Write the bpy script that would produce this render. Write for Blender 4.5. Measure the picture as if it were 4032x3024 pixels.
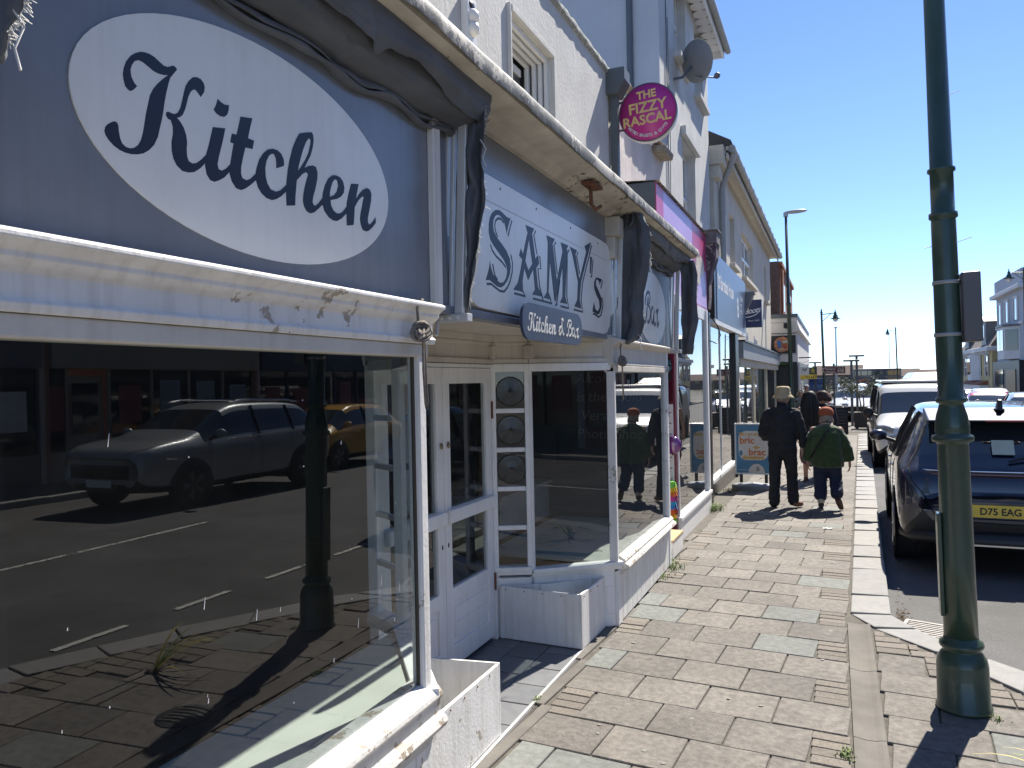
import bpy, bmesh, math, random
from mathutils import Vector, Matrix, noise as mn
R=math.radians; PI=math.pi; rnd=random.Random(7)
for o in list(bpy.data.objects): bpy.data.objects.remove(o)
SC=bpy.context.scene; COL=SC.collection
# ---------------------------------------------------------------- camera
cd=bpy.data.cameras.new('camera'); cam=bpy.data.objects.new('camera',cd); COL.objects.link(cam)
cd.sensor_width=36; cd.lens=27.03; cd.clip_end=5000; cd.clip_start=.05
YAW=R(22.770); PIT=R(-.1227); ROL=.020
f=Vector((-math.sin(YAW)*math.cos(PIT),math.cos(YAW)*math.cos(PIT),math.sin(PIT)))
r=Vector((math.cos(YAW),math.sin(YAW),0)); u=r.cross(f)
r2=r*math.cos(ROL)-u*math.sin(ROL); u2=r*math.sin(ROL)+u*math.cos(ROL)
m=Matrix((r2,u2,-f)).transposed().to_4x4(); m.translation=Vector((0,0,1.8)); cam.matrix_world=m
SC.camera=cam
# ---------------------------------------------------------------- sky and sun
AZ=R(15); EL=R(50)
W=bpy.data.worlds.new('World'); SC.world=W; W.use_nodes=True
nt=W.node_tree; sk=nt.nodes.new('ShaderNodeTexSky'); sk.sky_type='NISHITA'; sk.sun_disc=False
sk.sun_elevation=EL; sk.sun_rotation=AZ; sk.air_density=.65; sk.dust_density=0; sk.ozone_density=4.0; sk.altitude=0
bg=nt.nodes['Background']; tint=nt.nodes.new('ShaderNodeMix'); tint.data_type='RGBA'; tint.blend_type='MULTIPLY'; tint.inputs[0].default_value=1; tint.inputs[7].default_value=(.83,.84,.91,1)
nt.links.new(sk.outputs[0],tint.inputs[6]); nt.links.new(tint.outputs[2],bg.inputs[0]); bg.inputs[1].default_value=.11
sl=bpy.data.lights.new('sun','SUN'); sl.energy=4.5; sl.angle=R(.53); sl.color=(1,.94,.84)
so=bpy.data.objects.new('sun',sl); COL.objects.link(so)
sd=Vector((math.sin(AZ)*math.cos(EL),math.cos(AZ)*math.cos(EL),math.sin(EL)))
so.rotation_euler=sd.to_track_quat('Z','Y').to_euler(); so.location=(4,10,14)
vs=SC.view_settings; vs.view_transform='Standard'; vs.look='None'; vs.exposure=1.2; vs.gamma=1; vs.use_curve_mapping=False
SC.render.engine='CYCLES'
SC.cycles.max_bounces=10; SC.cycles.transparent_max_bounces=16; SC.cycles.glossy_bounces=6; SC.cycles.diffuse_bounces=4
# ---------------------------------------------------------------- materials
MATS={}
def N(t,k,**kw):
    n=t.nodes.new(k)
    for a,b in kw.items(): setattr(n,a,b)
    return n
def ramp(t,src,p0,p1,c0=(0,0,0,1),c1=(1,1,1,1)):
    n=N(t,'ShaderNodeValToRGB'); e=n.color_ramp.elements; e[0].position=p0; e[1].position=p1; e[0].color=c0; e[1].color=c1
    t.links.new(src,n.inputs[0]); return n.outputs[0]
def mixc(t,fac,a,b,mode='MIX'):
    n=N(t,'ShaderNodeMix',data_type='RGBA',blend_type=mode)
    for s,v in ((n.inputs[0],fac),(n.inputs[6],a),(n.inputs[7],b)):
        if hasattr(v,'node'): t.links.new(v,s)
        elif isinstance(v,(int,float)): s.default_value=v
        else: s.default_value=(*v[:3],1)
    return n.outputs[2]
def noi(t,co,scale,det=4,rough=.55,stretch=None):
    if stretch:
        mp=N(t,'ShaderNodeMapping'); mp.inputs['Scale'].default_value=stretch; t.links.new(co,mp.inputs[0]); co=mp.outputs[0]
    n=N(t,'ShaderNodeTexNoise'); n.inputs['Scale'].default_value=scale; n.inputs['Detail'].default_value=det; n.inputs['Roughness'].default_value=rough
    t.links.new(co,n.inputs['Vector']); return n.outputs['Fac']
def mat(name,col,rough=.6,metal=0,var=.12,vs=5,bump=0,bs=80,rand=0,chip=None,chipcol=(.16,.13,.10),dirt=0,dirtcol=(.12,.10,.08),spec=.5,coat=0,speck=None,streak=0,sheen=0,stain=0):
    if name in MATS: return MATS[name]
    M=bpy.data.materials.new(name); M.use_nodes=True; t=M.node_tree; P=t.nodes['Principled BSDF']; MATS[name]=M
    tc=N(t,'ShaderNodeTexCoord').outputs['Object']
    if rand:
        oi=N(t,'ShaderNodeObjectInfo'); va=N(t,'ShaderNodeVectorMath',operation='MULTIPLY_ADD')
        sc=N(t,'ShaderNodeCombineXYZ')
        for i in range(3): t.links.new(oi.outputs['Random'],sc.inputs[i])
        va.inputs[1].default_value=(37,53,71); t.links.new(sc.outputs[0],va.inputs[0]); t.links.new(tc,va.inputs[2]); tc=va.outputs[0]
    c=tuple(col)
    n1=noi(t,tc,vs,5)
    lo=tuple(x*(1-var) for x in c); hi=tuple(min(1,x*(1+var)) for x in c)
    cc=mixc(t,ramp(t,n1,.3,.7),lo,hi)
    if rand:
        h=mixc(t,ramp(t,oi.outputs['Random'],0,1),tuple(x*(1-rand) for x in (1,1,1)),(1+rand,1+rand*.97,1+rand*.9))
        cc=mixc(t,1.0,cc,h,'MULTIPLY')
    if speck:
        n5=noi(t,tc,speck[0],2); cc=mixc(t,ramp(t,n5,speck[1],speck[1]+.05),cc,speck[2])
    if streak:
        n2=noi(t,tc,3.0,6,.6,(8,8,.5)); cc=mixc(t,ramp(t,n2,.48,.75,(0,0,0,1),(streak,)*3+(1,)),cc,dirtcol)
    if dirt:
        n3=noi(t,tc,2.2,8,.65); cc=mixc(t,ramp(t,n3,.5,.8,(0,0,0,1),(dirt,)*3+(1,)),cc,dirtcol)
    if stain:
        gp=N(t,'ShaderNodeNewGeometry').outputs['Position']; n6=noi(t,gp,.9,7,.68); cc=mixc(t,1.0,cc,ramp(t,n6,.32,.68,(1-stain,)*3+(1,),(1+stain*.35,)*3+(1,)),'MULTIPLY')
        n7=noi(t,gp,9,3,.6); cc=mixc(t,ramp(t,n7,.64,.70,(0,0,0,1),(stain*1.3,)*3+(1,)),cc,dirtcol)
    hgt=None
    if chip is not None:
        n4=noi(t,tc,13,10,.66); nl=noi(t,tc,1.1,2); ad=N(t,'ShaderNodeMath',operation='MULTIPLY_ADD'); ad.inputs[1].default_value=.55; ad.inputs[2].default_value=-.275
        t.links.new(nl,ad.inputs[0]); sm=N(t,'ShaderNodeMath',operation='ADD'); t.links.new(n4,sm.inputs[0]); t.links.new(ad.outputs[0],sm.inputs[1])   # flaking gathers in patches
        rc=ramp(t,sm.outputs[0],chip,chip+.015); cc=mixc(t,rc,cc,chipcol); hgt=rc
    t.links.new(cc,P.inputs['Base Color'])
    P.inputs['Roughness'].default_value=rough; P.inputs['Metallic'].default_value=metal; P.inputs['Specular IOR Level'].default_value=spec
    if coat: P.inputs['Coat Weight'].default_value=coat; P.inputs['Coat Roughness'].default_value=.04
    if sheen: P.inputs['Sheen Weight'].default_value=sheen
    if bump:
        b=N(t,'ShaderNodeBump'); b.inputs['Strength'].default_value=bump; b.inputs['Distance'].default_value=.004
        t.links.new(noi(t,tc,bs,6,.6),b.inputs['Height']); t.links.new(b.outputs[0],P.inputs['Normal'])
    return M
def glassmat(name,ior=1.6,tint=(.93,.96,.95),rough=0.0,dirt=.03,bend=0):
    if name in MATS: return MATS[name]
    M=bpy.data.materials.new(name); M.use_nodes=True; t=M.node_tree; MATS[name]=M
    t.nodes.remove(t.nodes['Principled BSDF']); out=t.nodes['Material Output']
    lw=N(t,'ShaderNodeLayerWeight'); lw.inputs[0].default_value=.5; F0=((ior-1)/(ior+1))**2*1.6   # both faces of the pane
    pw=N(t,'ShaderNodeMath',operation='POWER'); pw.inputs[1].default_value=5; t.links.new(lw.outputs['Facing'],pw.inputs[0])
    fr=N(t,'ShaderNodeMath',operation='MULTIPLY_ADD'); fr.inputs[1].default_value=1-F0; fr.inputs[2].default_value=F0; t.links.new(pw.outputs[0],fr.inputs[0])
    tr=N(t,'ShaderNodeBsdfTransparent'); tr.inputs[0].default_value=(*tint,1)
    gl=N(t,'ShaderNodeBsdfAnisotropic') if 0 else N(t,'ShaderNodeBsdfGlossy'); gl.inputs['Roughness'].default_value=rough; gl.inputs[0].default_value=(1,1,1,1)
    tc=N(t,'ShaderNodeTexCoord').outputs['Object']
    if bend:
        b=N(t,'ShaderNodeBump'); b.inputs['Strength'].default_value=bend; b.inputs['Distance'].default_value=.01
        t.links.new(noi(t,tc,1.3,1),b.inputs['Height']); t.links.new(b.outputs[0],gl.inputs['Normal'])
    mx=N(t,'ShaderNodeMixShader'); t.links.new(fr.outputs[0],mx.inputs[0]); t.links.new(tr.outputs[0],mx.inputs[1]); t.links.new(gl.outputs[0],mx.inputs[2])
    df=N(t,'ShaderNodeBsdfDiffuse'); df.inputs[0].default_value=(.55,.55,.52,1)
    mx2=N(t,'ShaderNodeMixShader'); 
    n=noi(t,tc,3.5,9,.7); rc=ramp(t,n,.45,.8,(dirt*.25,)*3+(1,),(dirt,)*3+(1,)); t.links.new(rc,mx2.inputs[0])
    t.links.new(mx.outputs[0],mx2.inputs[1]); t.links.new(df.outputs[0],mx2.inputs[2]); t.links.new(mx2.outputs[0],out.inputs[0])
    return M
# ---------------------------------------------------------------- mesh helpers
class MB:
    def __init__(s): s.v=[]; s.f=[]; s.m=[]; s.sm=[]
    def add(s,vs,fs,mi=0,sm=False):
        o=len(s.v); s.v+=[tuple(p) for p in vs]; s.f+=[tuple(i+o for i in q) for q in fs]; s.m+=[mi]*len(fs); s.sm+=[sm]*len(fs); return s
    def box(s,x0,x1,y0,y1,z0,z1,mi=0):
        return s.add([(x0,y0,z0),(x1,y0,z0),(x1,y1,z0),(x0,y1,z0),(x0,y0,z1),(x1,y0,z1),(x1,y1,z1),(x0,y1,z1)],[(0,3,2,1),(4,5,6,7),(0,1,5,4),(1,2,6,5),(2,3,7,6),(3,0,4,7)],mi)
    def hexa(s,b,t_,mi=0):   # bottom quad, top quad (both counter-clockwise from above)
        return s.add(list(b)+list(t_),[(0,3,2,1),(4,5,6,7),(0,1,5,4),(1,2,6,5),(2,3,7,6),(3,0,4,7)],mi)
    def quad(s,*p,mi=0): return s.add(p,[tuple(range(len(p)))],mi)
    def wallbox(s,p,q,z0,z1,th,mi=0,off=0):   # upright slab from plan point p to q, thickness th to the left of p->q
        p=Vector(p); q=Vector(q); n=Vector((-(q-p).y,(q-p).x)).normalized(); a=p+n*off; b=q+n*off; c=b+n*th; d=a+n*th
        pl=[a,b,c,d]; return s.hexa([(t.x,t.y,z0) for t in pl],[(t.x,t.y,z1) for t in pl],mi)
    def prism(s,poly,d0,d1,ax='x',mi=0):   # polygon extruded along an axis; poly in the two other axes
        n=len(poly)
        def mk(p,d): return (d,p[0],p[1]) if ax=='x' else ((p[0],d,p[1]) if ax=='y' else (p[0],p[1],d))
        s.add([mk(p,d0) for p in poly]+[mk(p,d1) for p in poly],[tuple(reversed(range(n))),tuple(range(n,2*n))]+[(i,(i+1)%n,(i+1)%n+n,i+n) for i in range(n)],mi); return s
    def tube(s,path,rad,n=8,mi=0,cap=True,sm=True,sq=(1,1)):
        path=[Vector(p) for p in path]; k=len(path)
        if not hasattr(rad,'__len__'): rad=[rad]*k
        up=None; rings=[]
        for i,p in enumerate(path):
            d=(path[min(i+1,k-1)]-path[max(i-1,0)]).normalized()
            if up is None:
                a=Vector((0,0,1)) if abs(d.z)<.9 else Vector((0,1,0)); up=(a-d*a.dot(d)).normalized()
            else:
                up=(up-d*up.dot(d)); up=up.normalized() if up.length>1e-6 else d.orthogonal().normalized()
            sd_=d.cross(up); rings.append([p+(up*math.cos(2*PI*j/n)*sq[0]+sd_*math.sin(2*PI*j/n)*sq[1])*rad[i] for j in range(n)])
        vs=[q for g in rings for q in g]; fs=[(i*n+j,i*n+(j+1)%n,(i+1)*n+(j+1)%n,(i+1)*n+j) for i in range(k-1) for j in range(n)]
        s.add(vs,fs,mi,sm)
        if cap: s.add(rings[0],[tuple(reversed(range(n)))],mi); s.add(rings[-1],[tuple(range(n))],mi)
        return s
    def lathe(s,prof,c=(0,0,0),n=20,mi=0,ax='z',sm=True,cap=True):
        vs=[];k=len(prof)
        for (r_,h) in prof:
            for j in range(n):
                a=2*PI*j/n; p=(r_*math.cos(a),r_*math.sin(a),h)
                if ax=='y': p=(p[0],p[2],p[1])
                if ax=='x': p=(p[2],p[0],p[1])
                vs.append((p[0]+c[0],p[1]+c[1],p[2]+c[2]))
        fs=[(i*n+j,i*n+(j+1)%n,(i+1)*n+(j+1)%n,(i+1)*n+j) for i in range(k-1) for j in range(n)]
        if ax=='y': fs=[tuple(reversed(q)) for q in fs]
        s.add(vs,fs,mi,sm); a=tuple(reversed(range(n))); b=tuple(range((k-1)*n,k*n))
        if ax=='y': a,b=tuple(reversed(a)),tuple(reversed(b))
        o=len(s.v)-len(vs)
        for fcap,r_ in ((a,prof[0][0]),(b,prof[-1][0])):
            if r_>1e-4 and cap: s.f.append(tuple(i+o for i in fcap)); s.m.append(mi); s.sm.append(False)
        return s
    def grid(s,fn,nu,nv,mi=0,sm=True):
        vs=[fn(i/nu,j/nv) for i in range(nu+1) for j in range(nv+1)]
        return s.add(vs,[(i*(nv+1)+j,(i+1)*(nv+1)+j,(i+1)*(nv+1)+j+1,i*(nv+1)+j+1) for i in range(nu) for j in range(nv)],mi,sm)
    def ell(s,c,rx,ry,rz,nu=12,nv=8,mi=0):
        vs=[(c[0],c[1],c[2]-rz)]; 
        for i in range(1,nv):
            a=PI*i/nv-PI/2
            for j in range(nu): b=2*PI*j/nu; vs.append((c[0]+rx*math.cos(a)*math.cos(b),c[1]+ry*math.cos(a)*math.sin(b),c[2]+rz*math.sin(a)))
        vs.append((c[0],c[1],c[2]+rz)); fs=[]
        for j in range(nu): fs.append((0,1+(j+1)%nu,1+j)); fs.append((len(vs)-1,1+(nv-2)*nu+j,1+(nv-2)*nu+(j+1)%nu))
        for i in range(nv-2):
            for j in range(nu): fs.append((1+i*nu+j,1+i*nu+(j+1)%nu,1+(i+1)*nu+(j+1)%nu,1+(i+1)*nu+j))
        return s.add(vs,fs,mi,True)
    def mesh(s,name,mats):
        me=bpy.data.meshes.new(name); me.from_pydata(s.v,[],s.f)
        for M in (mats if isinstance(mats,(list,tuple)) else [mats]): me.materials.append(M)
        me.polygons.foreach_set('material_index',s.m); me.polygons.foreach_set('use_smooth',s.sm); me.update(); return me
def link(name,me,parent=None,loc=None,rz=0):
    o=bpy.data.objects.new(name,me); COL.objects.link(o)
    if parent is not None: o.parent=parent
    if loc: o.location=loc
    if rz: o.rotation_euler=(0,0,rz)
    return o
def ob(name,mb,mats,parent=None,bev=0,loc=None,rz=0,seg=2,weld=False):
    o=link(name,mb.mesh(name,mats),parent,loc,rz)
    if bev:
        b=o.modifiers.new('bevel','BEVEL'); b.width=bev; b.segments=seg; b.limit_method='ANGLE'; b.angle_limit=R(40)
    return o
def tag(o,label=None,cat=None,group=None,kind=None):
    if label: o['label']=label
    if cat: o['category']=cat
    if group: o['group']=group
    if kind: o['kind']=kind
    return o
def thing(name,label,cat,loc=(0,0,0),rz=0,group=None):
    o=bpy.data.objects.new(name,None); COL.objects.link(o); o.location=loc; o.rotation_euler=(0,0,rz); o.empty_display_size=.2
    return tag(o,label,cat,group)
def dup(root,loc=None,rz=None,label=None,swap=None,scale=None):
    def cp(o,par):
        c=o.copy(); COL.objects.link(c); c.parent=par
        if par: c.matrix_parent_inverse=o.matrix_parent_inverse.copy()
        if swap and o.data and o.data.materials:
            for i,M in enumerate(o.data.materials):
                if M and M.name in swap: 
                    c.data=o.data.copy() if c.data==o.data else c.data; c.data.materials[i]=swap[M.name]
        for ch in o.children: cp(ch,c)
        return c
    n=cp(root,None)
    if loc: n.location=loc
    if rz is not None: n.rotation_euler=(0,0,rz)
    if scale: n.scale=scale if hasattr(scale,'__len__') else (scale,)*3
    if label: n['label']=label
    return n
def evalmesh(o):
    dg=bpy.context.evaluated_depsgraph_get(); me=bpy.data.meshes.new_from_object(o.evaluated_get(dg)); return me
def bake(o):
    me=evalmesh(o); old=o.data; o.modifiers.clear(); o.data=me; me.name=o.name; return o
def textmesh(s,size,align='CENTER',extr=.002,shear=0,spc=1,off=0):
    c=bpy.data.curves.new('lettering','FONT'); c.body=s; c.size=size; c.align_x=align; c.extrude=extr; c.shear=shear; c.space_character=spc; c.offset=off; c.resolution_u=3
    o=bpy.data.objects.new('lettering',c); COL.objects.link(o); me=evalmesh(o); bpy.data.objects.remove(o); return me
def text(s,size,M,parent,loc,face='x',align='CENTER',extr=.0015,name='lettering',shear=0,spc=1,off=0,tilt=0,sx=1):
    me=textmesh(s,size,align,extr,shear,spc,off); me.materials.clear(); me.materials.append(M); o=link(name,me,parent)
    if face=='x': rot=Matrix(((0,0,1),(1,0,0),(0,1,0)))      # reads along +y, faces +x
    elif face=='-y': rot=Matrix(((1,0,0),(0,0,-1),(0,1,0)))  # reads along +x, faces -y
    else: rot=Matrix.Identity(3)
    o.matrix_local=Matrix.Translation(loc)@(rot.to_4x4())@Matrix.Rotation(tilt,4,'Z')@Matrix.Diagonal((sx,1,1,1)); return o
def polymesh(polys,x0,x1,holes=None):
    """flat outlines in (y,z) with thickness from x0 to x1, triangulated so that concave letters fill properly"""
    bm=bmesh.new()
    from mathutils.geometry import tessellate_polygon
    for i,p in enumerate(polys):
        h=(holes or {}).get(i); loops=[[Vector((a,b,0)) for a,b in p]]+([[Vector((a,b,0)) for a,b in h]] if h else [])
        flat=[q for L in loops for q in L]; tris=tessellate_polygon(loops)
        fr=[bm.verts.new((x1,q.x,q.y)) for q in flat]; bk=[bm.verts.new((x0,q.x,q.y)) for q in flat]
        for t in tris:
            try:
                fc=bm.faces.new([fr[k] for k in t])
            except ValueError: pass
        o=0
        for L in loops:
            n=len(L)
            for k in range(n):
                try: bm.faces.new((fr[o+k],fr[o+(k+1)%n],bk[o+(k+1)%n],bk[o+k]))
                except ValueError: pass
            o+=n
    for fc in bm.faces:
        fc.normal_update()
        if abs(fc.normal.x)>.9 and fc.normal.x<0: fc.normal_flip()
    me=bpy.data.meshes.new('lettering'); bm.to_mesh(me); bm.free(); return me
def ribbon(pts,w):
    """stroke outline of a polyline in 2D, w a number or list of widths"""
    pts=[Vector(p) for p in pts]; n=len(pts); ws=w if hasattr(w,'__len__') else [w]*n; L=[];Rr=[]
    for i,p in enumerate(pts):
        d=(pts[min(i+1,n-1)]-pts[max(i-1,0)]).normalized(); nn=Vector((-d.y,d.x)); L.append(tuple(p+nn*ws[i]/2)); Rr.append(tuple(p-nn*ws[i]/2))
    return L+Rr[::-1]
# ================================================================ ground, road, pavement
m_road=mat('asphalt',(.090,.089,.088),.88,stain=.3,var=.18,vs=1.5,bump=1.0,bs=80,speck=(150,.62,(.20,.20,.20)),dirt=.35,dirtcol=(.11,.10,.095))
m_slab=mat('slab_stone',(.166,.150,.132),.86,var=.30,vs=26,bump=.8,bs=70,rand=.19,speck=(120,.665,(.34,.32,.29)),dirt=.5,dirtcol=(.10,.088,.075),stain=.30)
m_slabg=mat('slab_stone_green',(.175,.182,.168),.86,var=.22,vs=24,bump=.6,bs=80,rand=.12,dirt=.25,dirtcol=(.12,.115,.10),stain=.25)
m_sett=mat('sett_stone',(.165,.145,.122),.9,var=.25,vs=60,bump=.9,bs=120,rand=.15)
m_joint=mat('joint_sand',(.10,.09,.074),.95,var=.3,vs=20,bump=.6,bs=90)
m_conc=mat('concrete',(.152,.139,.122),.9,stain=.3,var=.15,vs=6,bump=.5,bs=120,dirt=.5,dirtcol=(.13,.11,.085),rand=.06)
m_kerb=mat('granite',(.235,.23,.22),.8,var=.12,vs=14,bump=.5,bs=200,rand=.10,speck=(330,.60,(.22,.22,.22)),dirt=.3,dirtcol=(.25,.23,.2))
m_line=mat('road_paint',(.55,.55,.50),.8,var=.15,vs=20,chip=.60,chipcol=(.07,.07,.07))
m_iron=mat('cast_iron',(.05,.05,.052),.55,metal=.6,var=.2,vs=30,bump=.3)
def zg(y): return 0.0 if y<8 else -.012*(min(y,64)-8)   # the street falls gently away
g=ob('ground',MB().quad((-900,-400,-.9),(900,-400,-.9),(900,1600,-.9),(-900,1600,-.9)),mat('far_ground',(.12,.115,.095),.95,var=.3,vs=.05)); tag(g,kind='structure')
def kin(y):   # inner kerb edge x for a given y on the straight run
    return .08+(y-6.37)*.0279 if y<29 else .711
NEAR_IN=[(1.82,-25),(1.82,2.4),(1.78,3.3),(1.4,4.2),(.95,5.07),(.57,5.64),(.23,6.05),(.08,6.37)]
NEAR_OUT=[(2.1,-25),(2.1,2.5),(2.06,3.36),(1.64,4.36),(1.04,5.43),(.87,5.62),(.50,6.12),(.36,6.42)]
# road: one sheet with a slight camber
def roadp(a,b):
    y=-40+260*a; return (.2+9.4*b,y,-.10+.06*math.sin(PI*b)+zg(y))
road=MB().grid(roadp,130,10,sm=True)
road_o=ob('road',road,m_road); tag(road_o,kind='structure')
pav=MB().prism(NEAR_IN+[(kin(8),8),(-1.62,8),(-1.62,-25)],-.2,-.014,'z')
def run(m,xa,xb,ya,yb,top=-.014,bot=-.3): m.hexa([(xa,ya,bot+zg(ya)),(xb(ya),ya,bot+zg(ya)),(xb(yb),yb,bot+zg(yb)),(xa,yb,bot+zg(yb))],[(xa,ya,top+zg(ya)),(xb(ya),ya,top+zg(ya)),(xb(yb),yb,top+zg(yb)),(xa,yb,top+zg(yb))])
run(pav,-2.2,kin,8,29); run(pav,-2.2,lambda y:.711+(2.3 if y>30 else 0),29,31); run(pav,-14,lambda y:3.0+.4*(y>40),31,64); run(pav,-40,lambda y:3.4,64,120)
pav_o=ob('pavement',pav,m_joint); tag(pav_o,kind='structure')
SKEW=.075
def skew(x,y): return (x,y-SKEW*(x+.7))
def slabmesh(w,d,name,M,seed=0):
    b=MB().box(-w/2,w/2,-d/2,d/2,-.05,0); me=b.mesh(name,M); bm=bmesh.new(); bm.from_mesh(me)
    bmesh.ops.bevel(bm,geom=[e for e in bm.edges if e.calc_face_angle(0)>.5 and max(v.co.z for v in e.verts)>-.01],offset=.004,segments=1,affect='EDGES'); bm.to_mesh(me); bm.free(); return me
SM={}
def slab(xa,xb,ya,yb,M,name='paving_slab',par=None,z=None,gap=.0036):
    k=(round(xb-xa,2),round(yb-ya,2),M.name)
    if k not in SM: SM[k]=slabmesh(xb-xa-2*gap,yb-ya-2*gap,name,M)
    cx,cy=(xa+xb)/2,(ya+yb)/2
    X,Y=skew(cx,cy) if name!='brick_paver' else (cx,cy)
    o=link(name,SM[k],par or pav_o,(X,Y,zg(Y)+(rnd.uniform(-.004,.002) if z is None else z)),-SKEW+rnd.uniform(-.006,.006))
    o.rotation_euler=((-.012 if Y>8 else 0)+rnd.uniform(-.007,.007),rnd.uniform(-.007,.007),o.rotation_euler.z); return o
PITCH=.36; y=1.35; row=0; far=MB(); nsl=0
while y<29:
    xr=.045 if y<6.3 else kin(y)-.012
    t2=row%2
    xs=[-1.495]
    if t2: xs.append(-1.31)
    while xs[-1]+.39<xr-.1: xs.append(xs[-1]+.39)
    if xr-xs[-1]>.30: xs.append(xr)
    else: xs.append(xr) if xr-xs[-1]>.06 else xs.__setitem__(-1,xr)
    for i in range(len(xs)-1):
        a,b=xs[i],xs[i+1]; w=b-a; narrow=w<.3
        if narrow and not (i==0 and row%4==1 and y<7):
            if y<9.5:
                for q in range(4): slab(a,b,y+q*PITCH/4,y+(q+1)*PITCH/4,m_sett,'sett',gap=.004)
            else:
                X,Y=skew((a+b)/2,y+PITCH/2)
                for q in range(4): far.box(X-w/2+.005,X+w/2-.005,Y-PITCH/2+q*PITCH/4+.006,Y-PITCH/2+(q+1)*PITCH/4-.002,-.05+zg(Y),-.001+zg(Y))
        elif y<17.5:
            gm=m_slabg if (narrow or (rnd.random()<.10) or (i==0 and y<6.2 and row%2==1)) else m_slab
            slab(a,b,y,y+PITCH,gm); nsl+=1
        else:
            X,Y=skew((a+b)/2,y+PITCH/2); dz=rnd.uniform(-.003,.002); far.box(X-w/2+.005,X+w/2-.005,Y-PITCH/2+.005,Y+PITCH/2-.005,-.05+zg(Y),dz+zg(Y))
    y+=PITCH; row+=1
tag(ob('far_slabs',far,m_slab,pav_o),kind='stuff')
# second paved area beyond the street corner and behind the camera
ob('plain_paving',(lambda m:(run(m,-1.6,lambda y:3.0+.3*(y>40),31,64,-.002,-.06),m.box(-1.56,1.8,-25,1.3,-.06,-.002))[1])(MB()),m_slab,pav_o)
# edging strip along the shop fronts
yy=1.2
while yy<9:
    L=rnd.uniform(.7,1.2); slab(-1.575,-1.503,yy,min(yy+L,9.05),m_conc,'edging_stone',z=.001,gap=.002); yy+=L
# dished concrete channel
prof=[(.055,-.05),(.055,0),(.075,-.002),(.10,-.008),(.13,-.010),(.16,-.008),(.185,-.002),(.205,0),(.205,-.05)]
for a,b in ((1.3,2.25),(2.25,3.2),(3.2,4.18),(4.18,5.15),(5.15,6.12)):
    ob('channel_block',MB().prism(prof,a+.003,b-.003,'y'),m_conc,pav_o)
# build-out paving round the lamp post
import bisect
def kx(y):   # inner kerb x on the build-out
    P=[(p[1],p[0]) for p in NEAR_IN]; P.sort()
    for (y0,x0),(y1,x1) in zip(P,P[1:]):
        if y0<=y<=y1: return x0+(x1-x0)*(y-y0)/(y1-y0)
    return 0
y=1.5; row=0
while y<6.1:
    lim=min(kx(y+.0),kx(y+.335)); xs=.215; first=True
    off=.46 if row%2==0 else .27
    while xs+off<lim-.05 and xs<1.5:
        slab(xs,xs+off,y,y+.335,m_slab if rnd.random()>.25 else m_slabg,z=rnd.uniform(-.003,.001)).location.y+=SKEW*.8; xs+=off; off=.46
    for q in range(3):
        yy=y+q*.1117; lm=min(kx(yy),kx(yy+.11))-.01; a=xs+.002
        while a<lm-.05 and a<2:
            b=min(a+.2,lm); slab(a,b,yy,yy+.1117,m_sett,'brick_paver',z=rnd.uniform(-.004,.0),gap=.004).rotation_euler.z=0; a+=.2
    y+=.335; row+=1
# kerb: granite stones
kerb=ob('kerb',MB().prism([(p[0]+.02,p[1]) for p in NEAR_IN]+[(kin(8)+.03,8),(kin(8)+.2,8)]+[(p[0]-.03,p[1]) for p in reversed(NEAR_OUT)],-.15,-.03,'z'),m_joint); tag(kerb,kind='structure')
def kst(a,b,c,d):
    g_=.004
    a,b,c,d=[Vector((*p,0)) for p in (a,b,c,d)]; t=(d-a).normalized()*g_; t2=(c-b).normalized()*g_
    h=rnd.uniform(-.004,.006); B=[a+t,b+t2,c-t2,d-t]
    ob('kerbstone',MB().hexa([(p.x,p.y,-.22+zg(p.y)) for p in B],[(p.x,p.y,h-.004*i+zg(p.y)) for i,p in enumerate(B)]),m_kerb,kerb,bev=.010)
for i in range(1,len(NEAR_IN)-1):
    n=max(1,round((Vector(NEAR_IN[i])-Vector(NEAR_IN[i+1])).length/.6))
    for k in range(n):
        l=lambda P,t:(P[i][0]+(P[i+1][0]-P[i][0])*t,P[i][1]+(P[i+1][1]-P[i][1])*t)
        kst(l(NEAR_IN,k/n),l(NEAR_OUT,k/n),l(NEAR_OUT,(k+1)/n),l(NEAR_IN,(k+1)/n))
y=-6
while y<2.4: kst((1.82,y),(2.1,y),(2.1,min(y+.9,2.5)),(1.82,min(y+.9,2.4))); y+=.9
y=6.37; P0=((.08,6.37),(.36,6.42))
while y<29:
    L=rnd.choice((.55,.6,.85,.95)); y2=y+L; P1=((kin(y2),y2),(kin(y2)+.28+.003*max(0,y2-8),y2+.03)); kst(P0[0],P0[1],P1[1],P1[0]); P0=P1; y=y2
kst(P0[0],P0[1],(1.4,y+.7),(1.1,y+.8))
# opposite pavement
op=ob('opposite_pavement',(lambda m:(m.box(9.62,11.6,-25,8,-.3,0),run(m,9.62,lambda y:11.6,8,64,0),run(m,9.62,lambda y:11.6,64,130,0),m)[3])(MB()),m_conc); tag(op,kind='structure')
ok=ob('opposite_kerb',MB(),m_kerb); tag(ok,kind='structure')
for k in range(34):
    ob('kerbstone',MB().box(9.42,9.615,-2+k*.92,-2+k*.92+.91,-.25+zg(k*.92-2),.012+zg(k*.92-2)),m_kerb,ok,bev=.01)
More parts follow.
